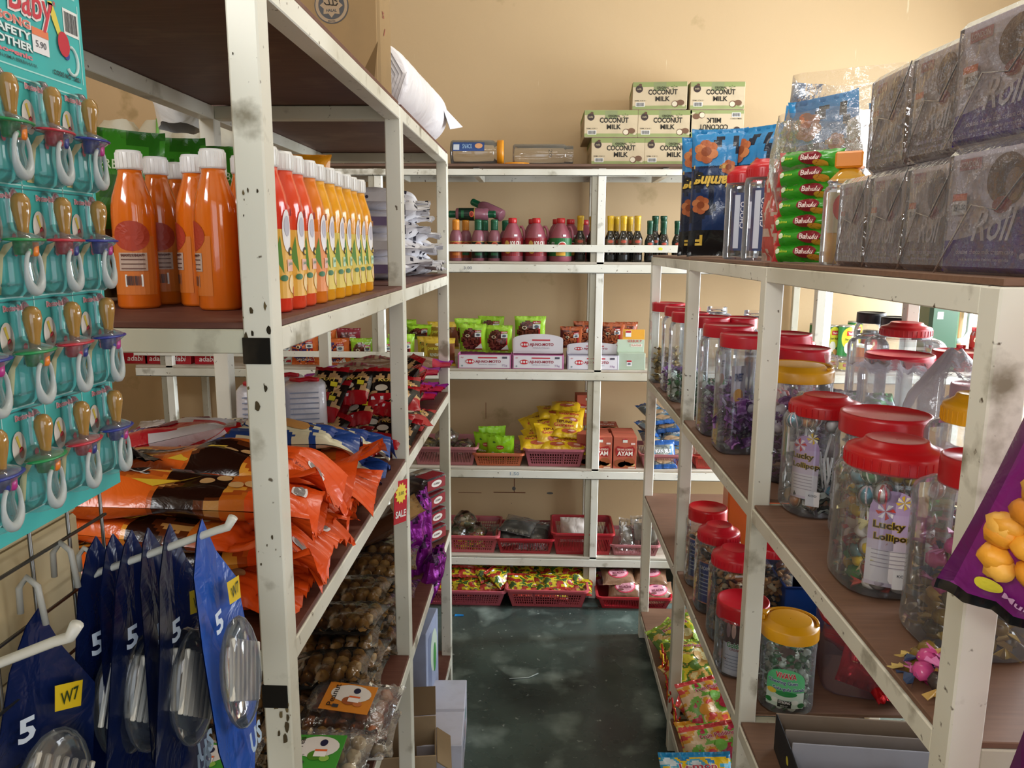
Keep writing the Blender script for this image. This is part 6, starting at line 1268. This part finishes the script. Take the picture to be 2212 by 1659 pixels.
# lollipops
LP = {}
def lolly(v):
    c = [('e8902a', 'f0d8b0'), ('d83a34', 'f0e4e0'), ('e8c22a', 'f4ecd0'), ('e4e2e0', 'd84a5a'), ('3aa04a', 'e8f0dc'), ('4aa8c0', 'f0dce4')][v]
    m = MB(); m.tube([(0, 0, .0), (0, 0, .075)], .0022, 'f0efec', 'plastic', 7)
    return m, c
def lollies(jl_, Rr, n, z0, z1, label, group, seed):
    rd = random.Random(seed); X, Y, Z = jl_
    for i in range(n):
        a = -math.pi/2-.6+rd.uniform(-1.35, 1.35) if i < n*.75 else rd.uniform(0, 6.28); r = (Rr-.024)*rd.uniform(.82, 1); z = z0+(z1-z0)*rd.random()
        up = rd.random() < .55; tilt = rd.uniform(-.25, .25); z = max(z, .11) if up else min(z, .09); loc = (X+r*math.cos(a), Y+r*math.sin(a), Z+z); rot = (rd.uniform(-.12, .12)+(math.pi if up else 0), tilt, rd.uniform(0, 6.28)); v = rd.randrange(6)
        if v not in LP:
            t = thing('lollipop', label, 'lollipop', loc, rot, group); m, c = lolly(v); m.obj('stick', t)
            h = MB(); h.ball((0, 0, .083), .0135, .011, .0135, c[0], 'plastic', 12, 8)
            for k in range(4): a2 = math.pi/4*k; h.tube([(.0137*math.cos(q)*math.cos(a2), .0112*math.sin(a2)*math.cos(q), .083+.0137*math.sin(q)) for q in [R(-80+20*w_) for w_ in range(9)]], .0016, c[1], 'plastic', 5)
            h.obj('candy_head', t)
            w = MB(); w.add([(0, 0, .070)]+[(.012*math.cos(q)*(1+.2*math.sin(q*5)), .012*math.sin(q), .062+.004*math.sin(3*q)) for q in [6.283*k/8 for k in range(8)]], [(0, 1+k, 1+(k+1) % 8) for k in range(8)], 'dcdcdc', 'wrap'); w.ball((0, 0, .083), .0155, .013, .0155, 'e4e4e4', 'wrap', 10, 7); w.obj('clear_wrapper', t); LP[v] = t
        else: dup(LP[v], loc, rot, label, group, scale=1.05)
def lucky(a0, z=.105, w=.062, h=.135):
    def f(m, r):
        S = Sc(r+.002, a0)
        m.rect(S, 0, z-.02, w, h-.04, 'd0c4d4', n=8, m=4, e=.0004); m.ell(S, 0, z+h*.35-.02, w/2, h*.22, 'b89cc4', n=26, k=4, e=.0006); m.rect(S, 0, z-h*.30, w*.98, h*.32, 'dcd8dc', n=8, e=.0009); m.rect(S, 0, z+h*.08, w*.99, h*.26, 'c0a8cc', n=8, e=.0009)
        for (x, y, c, q) in ((-.010, z+.035, ('c83a34', 'ece8e8'), .013), (.012, z+.050, ('e0b830', 'f0e8d0'), .011)):
            for k in range(8): u = R(45*k); m.poly(S, [(x, y), (x+q*math.cos(u), y+q*math.sin(u)), (x+q*.8*math.cos(u+.5), y+q*.8*math.sin(u+.5))], c[k % 2], e=.0016)
        m.text('Lucky', S, -.004, z+.014, .040, .013, '3a2a10', e=.0016, bold=.03, out='c8a82a'); m.text('Lollipop', S, .002, z-.003, .048, .012, '3a2a10', e=.0016, bold=.03, out='c8a82a')
        for k in range(5): m.rect(S, -.002, z-.022-.006*k, w*.7, .0014, 'a8a0ac', n=5, e=.0014)
        m.rect(S, .018, z-.062, .024, .028, 'e0e0e4', n=3, e=.002); m.text('KOD', S, .018, z-.056, .014, .004, '44464c', e=.0026)
    return f
jar('sweet_jar', 'jar of lollipops with raised red lid and flower label, farther of the two', (.535, 1.43, jz), .068, .215, 3.2, lc='b01018', lk='knob', neck=.86, deco=lucky(-.75, .10, .05, .13), lh=.030)
lollies((.535, 1.43, jz), .070, 22, .03, .13, 'lollipop in the farther jar with the flower label', 'lollipops in the farther jar', 5)
fill_sweets((.535, 1.43, jz), .070, 3.2, 'grey', .06, 9, 'grey and black wrapped sweet at the bottom of the farther lollipop jar', 'grey sweets in the farther lollipop jar', seed=8, layers=3)
jar('sweet_jar', 'jar with wide flat dusty red lid, brown sweets and white sticks', (.578, 1.275, jz), .070, .22, 3.2, lc='b8141e', lk='flat', neck=.95, lh=.032, deco=lambda m, r: m.rect(Sc(r+.002, -.9), 0, .14, .018, .03, '8ab0d0', n=3))
fill_sweets((.578, 1.275, jz), .070, 3.2, 'brown', .12, 9, 'brown and gold wrapped sweet in the jar with the wide flat red lid', 'brown sweets under the flat red lid', seed=9, layers=5)
lollies((.578, 1.275, jz), .070, 10, .09, .15, 'lollipop stick poking up in the jar with the wide flat red lid', 'lollipops under the flat red lid', 15)
jar('sweet_jar', 'large lollipop jar with raised red lid and lilac flower label, nearest one', (.520, 1.105, jz), .074, .212, 3.2, lc='b81018', lk='knob', neck=.86, deco=lucky(-.38, .095, .062, .15), lh=.034)
lollies((.520, 1.105, jz), .074, 34, .02, .15, 'lollipop in the nearest jar with the lilac flower label', 'lollipops in the nearest jar', 6)
fill_sweets((.520, 1.105, jz), .074, 3.2, 'mix', .15, 9, 'bright wrapped sweet among the lollipops of the nearest jar', 'sweets in the nearest lollipop jar', seed=12, layers=6)
jar('sweet_jar', 'big rounded clear jar with red lid, half hidden by the near white post', (.548, .935, jz), .070, .237, 3.0, lc='a81018', lk='flat', neck=.62, lh=.035, lr=1.05)
fill_sweets((.548, .935, jz), .070, 3.0, 'gold', .08, 9, 'gold and black wrapped sweet in the big rounded jar by the near post', 'gold sweets in the near rounded jar', seed=14, layers=4)
fill_sweets((.548, .935, jz+.06), .066, 3.0, 'pinkp', .04, 7, 'pink wrapped sweet in the big rounded jar by the near post', 'pink sweets in the near rounded jar', seed=15, layers=1)
jar('sweet_jar', 'clear jar with raised yellow lid behind the near white post', (.655, 1.15, jz), .062, .27, 3, lc='d89a14', lk='knob', neck=.7, lh=.036)
fill_stuff('sweet_filling', (.655, 1.15, jz), .062, 3, 'pinkp', .10, 'pink and dark sweets filling the jar with the raised yellow lid', 60, 3)
m = lumpbag(.20, .18, .30, 'e4dce2', 'bag', 51, tall=.12); tag(m.obj('plastic_bag', None, (.80, 1.50, jz), (0, 0, R(20))), 'cloudy white plastic bag rising to a peak behind the red lids', 'bag')
m = pack(.24, .26, .03, solid('dcd4da'), None, seed=61, fin='bag', stand=True, wr=5, nx=22, ny=24); tag(m.obj('plastic_sheet', None, (.73, 1.62, jz+.01), (R(8), 0, R(-38))), 'crinkled clear plastic sheet draped before the wide red lidded jar', 'bag')
for i, (x, y, c, l) in enumerate(((.78, 2.0, '2f5a4a', 'left'), (.85, 1.95, '2c8a3a', 'right'))):
    m = pack(.13, .16, .05, lambda u, v, s: c if noise.noise(Vector((u*5, v*6, 3))) > 0 else 'a8b4bc', None, seed=65+i, wr=2.5, fin='foil'); tag(m.obj('snack_pack', None, (x, y, jz+.05), (R(40), 0, R(-30+i*30))), 'silver and green pack lying between the jars, '+l, 'packet')
for i in range(12):
    a_ = i*2.4; dup(_first['pinkp', i % 5] if ('pinkp', i % 5) in _first else _first['gold', i % 5], (.452+.025*math.cos(a_)*(i % 3)*.5, .825+.03*math.sin(a_), jz+.008+.009*(i//4)), (.4*math.sin(i), .3, a_), 'pink or gold wrapped sweet loose on the shelf by the near post', 'loose sweets by the near post', scale=1.4)
# ---- third shelf
kz = .601
def nutlab(m, r):
    S = Sc(r+.001, -.75); m.rect(S, 0, .085, .045, .115, 'c87a5a', n=5, e=.0003); m.rect(S, 0, .085, .041, .108, '3a4a8c', n=5, e=.0007); m.text('KACANG', S, 0, .125, .034, .010, 'e4e4ec', e=.0012, bold=.03); 
    for k in range(6): m.rect(S, 0, .108-.011*k, .032, .003, 'b8c0d8', n=4, e=.0012)
jar('snack_jar', 'nut jar with red lid farthest on the third shelf of the right rack', (.487, 2.12, kz), .058, .225, 3.2, lc='c4101c', lk='flat', neck=.86, lh=.036, deco=nutlab)
jar('snack_jar', 'nut jar with red lid, middle of three on the third shelf', (.482, 1.96, kz), .058, .225, 3.2, lc='c8182a', lk='knob', neck=.86, lh=.036, deco=nutlab)
jar('snack_jar', 'nut jar with red lid, nearest of three on the third shelf', (.487, 1.805, kz), .060, .222, 3.2, lc='c8182a', lk='knob', neck=.86, lh=.036)
jar('snack_jar', 'nut jar with red lid behind the white post on the third shelf', (.60, 1.90, kz), .056, .21, 3.2, lc='c8182a', lk='knob', neck=.8, lh=.03)
for (x, y, z, l) in ((.487, 2.12, .12, 'farthest red lidded nut jar'), (.482, 1.96, .15, 'middle red lidded nut jar'), (.487, 1.805, .17, 'nearest red lidded nut jar'), (.60, 1.90, .12, 'nut jar behind the white post')):
    fill_stuff('nut_filling', (x, y, kz), .060, 3.2, 'nuts', z, 'black and tan nuts filling the '+l, 260, int(y*10))
def goldlab(m, r):
    S = Sc(r+.001, -.55); m.rect(S, 0, .07, .05, .13, 'c8ccd8', n=6, e=.0003); m.rect(S, 0, .108, .05, .055, '3a1c1c', n=6, e=.0007)
    for k in range(3): m.ell(S, -.012+.012*k, .112, .005, .018, ['8a6a70', 'c8a090', '5a2a2a'][k], e=.0012)
    m.text('Golden', S, .004, .078, .036, .012, '2f8a4a', e=.0012, bold=.03, out='e8e8e8'); m.text('CREAMY', S, .006, .068, .028, .006, '8a2a2a', e=.0012)
    for k in range(5): m.rect(S, 0, .052-.008*k, .036, .0016, '8a90a4', n=4, e=.001)
jar('snack_jar', 'jar with red lid and golden lettering left of the yellow lidded gum jar', (.470, 1.655, kz), .056, .165, 3.6, lc='b80f22', lk='flat', neck=.96, lh=.038, deco=goldlab)
fill_sweets((.470, 1.655, kz), .054, 3.6, 'brown', .09, 8, SL+'the jar with golden lettering', 'brown sweets in the golden lettered jar', seed=19, layers=6)
def vivlab(m, r):
    S = Sc(r+.001, .27); w = .078; Z = .066
    m.rect(S, 0, Z-.022, w, .046, 'c8dcd0', n=10, e=.0003); m.ell(S, 0, Z+.012, w*.5, .028, '5cb87c', n=28, k=4, e=.0006); m.rect(S, 0, Z+.0, w, .02, '62ba80', n=10, e=.0008)
    m.text('VIVAVA', S, 0, Z+.026, .040, .012, 'c02030', e=.0014, bold=.03, out='f0dcd8'); m.text('Chewing Gum', S, -.006, Z+.010, .058, .010, '24386a', e=.0012, bold=.02, out='dce8ec'); m.text('Gula-gula Getah', S, .006, Z-.004, .062, .009, '24386a', e=.0012, bold=.02, out='dce8ec')
    m.ell(S, -.027, Z-.012, .010, .006, 'e0c03a', e=.0012); m.ell(S, .002, Z-.014, .022, .006, '2a8a4a', e=.0012)
    for k in range(6): m.ell(S, -.032+.013*k, Z-.034+.004*math.sin(k*2.1), .0075, .0055, ['1f7a3a', 'e0e8e0', '2f6a3c'][k % 3], e=.0014, n=12)
    m.rect(S, .0, Z-.036, .026, .015, '1c2420', n=4, e=.002); m.text('STRONG', S, 0, Z-.032, .022, .006, 'e8e8e8', e=.0028, bold=.03); m.text('MINT', S, 0, Z-.040, .014, .004, 'a8b0a8', e=.0028)
jar('gum_jar', 'round gum jar with bright yellow handle lid and green label', (.530, 1.515, kz), .056, .19, 2, lc='dd9c10', lk='handle', neck=.96, rot=-35, lh=.032, deco=vivlab)
fill_sweets((.530, 1.515, kz), .056, 2, 'mint', .12, 10, 'green and white wrapped gum in the yellow lidded gum jar', 'gums in the yellow lidded jar', seed=23, layers=7, size=1.0)
# cartons, crates
t = thing('display_carton', 'open dark printed carton of small packets at the bottom right', 'carton', (.60, 1.20, kz), (0, 0, R(-4))); W, D, H = .30, .30, .075
m = MB(); m.box(-W/2, W/2, -D/2, -D/2+.003, 0, H-.012, '2b2a2c', 'card'); m.box(-W/2, W/2, D/2-.003, D/2, 0, H, '8a7a6a', 'card'); m.box(-W/2, -W/2+.003, -D/2+.003, D/2-.003, 0, H, '26262a', 'card'); m.box(W/2-.003, W/2, -D/2+.003, D/2-.003, 0, H, '8a7a6a', 'card'); m.box(-W/2, W/2, -D/2, D/2, 0, .003, '8a7a6a', 'card')
Sl = lambda a, b, e=0: Vector((-W/2-e, -a, H/2+b))
for k, c in enumerate(('d8d8e0', '3a6ac8', 'd8c82a', '58a04a', 'd8d03a')): m.ell(Sl, .09-.035*k, .012*math.sin(k*2.2), .008, .008, c, e=.0006)
m.obj('carton_body', t)
m = MB(); m.box(-W/2+.004, W/2-.004, D/2-.11, D/2-.107, .01, H+.012, '9a9aa2', 'card', .001); m.box(-W/2+.004, W/2-.02, D/2-.06, D/2-.057, .01, H+.004, '8a8078', 'card', .001); m.obj('divider', t)
for i in range(9):
    m = pack(.05, .075, .014, lambda u, v, s: ['d8d4d8', 'c8b8b0', '3a3438'][i % 3] if v > .3 else 'b86a50', None, seed=i, wr=1.5, nx=8, ny=10)
    tag(m.obj('small_packet', None, (.50+.028*(i % 5)*1.6, 1.10+.07*(i//5), kz+.03), (R(50), R(8*(-1)**i), R(-30+17*i % 50))), 'small white and brown packet inside the dark open carton', 'packet', 'small packets in the dark carton')
def tubbox(label, loc, W, D, H, col, rz=0):
    t = thing('storage_tub', label, 'tub', loc, (0, 0, R(rz))); m = MB(); th = .003
    m.box(-W/2, W/2, -D/2, -D/2+th, 0, H, col, 'plastic'); m.box(-W/2, W/2, D/2-th, D/2, 0, H, col, 'plastic'); m.box(-W/2, -W/2+th, -D/2+th, D/2-th, 0, H, col, 'plastic'); m.box(W/2-th, W/2, -D/2+th, D/2-th, 0, H, col, 'plastic'); m.box(-W/2, W/2, -D/2, D/2, 0, th, col, 'plastic'); m.obj('tub_body', t)
    r = MB(); r.tube([(-W/2, -D/2, H), (W/2, -D/2, H), (W/2, D/2, H), (-W/2, D/2, H)], .004, col, 'plastic', 6, True); r.obj('rim', t); return t
tubbox('deep blue open plastic crate on the third shelf of the right rack', (.73, 1.93, kz), .22, .22, .12, '1a4a9c')
m = bluebag(13, .15, .20, .07); tag(m.obj('snack_bag', None, (.72, 2.0, kz+.03), (R(-8), 0, R(-12))), 'blue snack bag standing in the blue crate', 'bag'); m = bluebag(15, .15, .22, .06); tag(m.obj('snack_bag', None, (.78, 1.93, kz+.01), (R(-4), R(10), R(-22))), 'bright blue snack bag at the right of the blue crate', 'bag')
t = thing('storage_tub', 'clear plastic tub of red packets behind the yellow lidded gum jar', 'tub', (.735, 1.62, kz), (0, 0, R(-12))); m = MB(); m.lathe([(.085, 0), (.095, .004), (.10, .16), (.104, .165)], 'd8c8d8', 'clear', 28, 6, cap=(True, False)); m.obj('tub_body', t); m = MB(); m.tube([(.104*(abs(math.cos(a))**6+abs(math.sin(a))**6)**(-1/6)*math.cos(a), .104*(abs(math.cos(a))**6+abs(math.sin(a))**6)**(-1/6)*math.sin(a), .165) for a in [6.283*k/40 for k in range(40)]], .004, '8a1a26', 'plastic', 6, True); m.obj('rim', t)
rp = None
for i, (x, y, z, rx, rz) in enumerate(((.71, 1.58, .06, 60, -20), (.77, 1.57, .04, 30, 30), (.72, 1.60, .10, 45, 5), (.78, 1.64, .07, 60, -40), (.70, 1.66, .05, 20, 60), (.75, 1.56, .02, 15, 10))):
    loc = (x, y, kz+z); rot = (R(rx), R((-1)**i*12), R(rz)); nm = 'shiny red packet in the clear tub behind the gum jar'
    if rp is None: rp = pack(.085, .11, .03, solid('b8141c', 'c8202a'), lambda m, S: m.text('CHOKI', S, 0, 0, .05, .014, 'd8a060', e=.0014, bold=.02), seed=4, fin='foil', wr=2.5).obj('red_packet', None, loc, rot); tag(rp, nm, 'packet', 'red packets in the clear tub')
    else: dup(rp, loc, rot, nm, 'red packets in the clear tub')
m = MB(); m.box(-.10, .10, -.08, .08, 0, .36, 'd8641c', 'plastic', .006); m.rect(Sf(.08), 0, .30, .2, .05, 'c8b49a', e=.0004); m.text('WAFER', Sf(.08), -.0, .2, .13, .04, 'e8c030', e=.0006); tag(m.obj('orange_box', None, (.72, 2.45, kz), (0, 0, R(-8))), 'tall orange box standing on the third shelf behind the white post', 'box')
m = MB(); m.box(-.08, .08, -.08, .08, 0, .15, '1e5aa8', 'card', .002); m.rect(Sf(.08), 0, .1, .12, .05, 'd8dce8'); tag(m.obj('blue_box', None, (.93, 1.42, kz), (0, 0, R(8))), 'blue carton at the right end of the third shelf behind the rail', 'box')
m = MB(); m.box(-.07, .07, -.07, .07, 0, .19, '7a1420', 'card', .002); tag(m.obj('red_box', None, (.87, 1.72, kz), (0, 0, R(-8))), 'dark red carton behind the clear tub', 'box')
# ---- bottom shelf: fruit jelly bags
qz = .116
def jelly(seed, cols, txt='Fruit Pudding'):
    def a(u, v, s): n = noise.noise(Vector((u*4.5+seed, v*5.5, seed)))+.12*noise.noise(Vector((u*17, v*17, seed))); return cols[min(len(cols)-1, int((n+.6)/1.2*len(cols)))] if .07 < v < .93 else cols[0]
    def d(m, S):
        for k in range(5): m.ell(S, -.05+.025*k, .02*math.sin(k*2+seed), .018, .015, cols[(k+1) % len(cols)], e=.0015, n=14)
        m.text(txt, S, .0, .045, .10, .014, 'b82a4a', e=.003, bold=.02, out='f0e0e0')
    return pack(.19, .16, .075, a, d, seed=seed, wr=2.2, nx=44, ny=38)
JC = [('9ab83a', 'd8c83a', '5a7a2a', 'c8a058', 'e0d8a0'), ('d84a4a', 'e0a03a', 'e8c8a0', '7ab84a', 'c03050'), ('e0a030', 'd8503a', 'e8d070', '4a9a3a', 'f0c8b0'), ('2a90c8', '1c78b0', 'e8c020', '48b0d8', 'd8e8f0')]
jb = []
for i, (x, y, z, ci, rx, ry, rz, l) in enumerate(((.50, 2.60, .0, 0, 20, 0, 60, 'green and yellow fruit sweet bag, farthest on the bottom shelf'), (.49, 2.50, .06, 0, 35, -10, 30, 'green and gold fruit sweet bag on top of the farthest one'), (.50, 2.38, .0, 2, 30, 0, 50, 'yellow orange fruit sweet bag, third from the far end'), (.50, 2.33, .08, 0, 40, 8, 20, 'gold fruit sweet bag resting on the yellow orange one'),
     (.50, 2.20, .0, 1, 30, 0, 70, 'red fruit jelly bag behind the white post on the bottom shelf'), (.51, 2.12, .07, 1, 45, 0, 25, 'red and green fruit jelly bag, upper one with pink lettering'), (.50, 2.02, .0, 2, 42, 0, 15, 'orange fruit jelly bag with pink lettering, middle height'), (.50, 1.93, .05, 1, 48, -6, 10, 'red fruit jelly bag with curled ribbons beneath the others'))):
    if ci not in [c for c, _ in jb]: o = jelly(ci*7+3, JC[ci]).obj('jelly_bag', None); jb.append((ci, o))
    else: o = dup(dict(jb)[ci])
    o.location = (x, y, qz+z+.01); o.rotation_euler = (R(rx), R(ry), R(rz)); tag(o, l, 'bag', 'fruit jelly bags on the bottom shelf')
m = jelly(99, JC[3], 'Lemon'); S = Stop(.078); m.ball((.0, .0, .07), .04, .03, .02, 'e8c41c', 'film', 14, 8); m.ball((.045, .01, .07), .03, .026, .016, 'e0b414', 'film', 12, 8); p = hit(1512, 1640, z=.25); tag(m.obj('jelly_bag', None, (p.x-.01, p.y, .17), (R(50), 0, R(4))), 'light blue bag with yellow lemons at the bottom edge of the picture', 'bag')
for i, (px, py, l) in enumerate(((1440, 1430, 'upper'), (1450, 1520, 'middle'), (1465, 1590, 'lower'))):
    m = MB(); p = hit(px, py, x=.43); rr = random.Random(i)
    for q in range(3): m.tube([(rr.uniform(-.006, .006), -.05+.014*k, .018*math.sin(k*1.7+q)+.01*q) for k in range(8)], .0028, ['d83a1c', 'e8c020', 'c82a2a'][q], 'foil', 5)
    tag(m.obj('curled_ribbon', None, (.418, p.y, max(p.z, .17))), 'red and yellow curled ribbon on the jelly bags, %s one' % l, 'ribbon', 'curled ribbons')
# ---- near right foreground: cheese ball bag on a hook
def cheese(seed):
    def a(u, v, s): return 'd8c01c' if v > .90 else ('0f0c10' if v < .045 else ('7a1f72' if not (u < .05) else '5a1454'))
    def d(m, S):
        r0 = random.Random(4); W = .17
        for i in range(95):
            x = -.066+.132*r0.random(); y = -.092+.115*r0.random()
            m.ball(S(x, y, -.002+.003*r0.random()), .0115, .0115, .010, r0.choice(['e8a030', 'e49628', 'eeb048', 'd88420']), 'food', 10, 7, None, .25, i)
        m.text('Cheese', S, .01, .085, .11, .036, 'e0c81c', e=.003, bold=.05, shear=.1, out='141014'); m.text('Balls', S, .02, .045, .06, .022, 'e0c81c', e=.003, bold=.04, out='141014'); m.ell(S, -.055, -.108, .009, .006, 'd8c83a', e=.001); m.text('Multigrain', S, -.02, -.112, .05, .008, 'd8a8d0', e=.0014, bold=.02)
    return pack(.17, .27, .07, a, d, seed=seed, stand=True, wr=1.6, nx=22, ny=32)
p = hit(2150, 1290, y=.60)
o = cheese(3).obj('snack_bag', None, (p.x+.055, .60, p.z-.045), (R(4), R(16), R(-38)), 1.15*Vector((1, 1, 1))); tag(o, 'purple cheese ball snack bag cut off by the right edge of the picture', 'bag', 'purple cheese ball bags')
dup(o, (p.x+.085, .57, p.z-.33), (R(2), R(10), R(-36)), 'purple cheese ball bag in the lower right corner, under the other', 'purple cheese ball bags')
t = thing('display_hook', 'white hook rod between the two purple snack bags at the right edge', 'hook', (p.x+.08, .60, p.z-.075)); m = MB(); m.tube([(.16, .02, -.02), (.02, 0, -.012), (-.01, 0, -.004), (-.03, 0, .012)], .004, 'e0ded6', 'plastic', 8); m.obj('hook_rod', t)
m = MB(); m.box(.155, .165, -.03, .05, -.06, .03, 'd8d6cc', 'paint'); m.obj('hook_bracket', t)
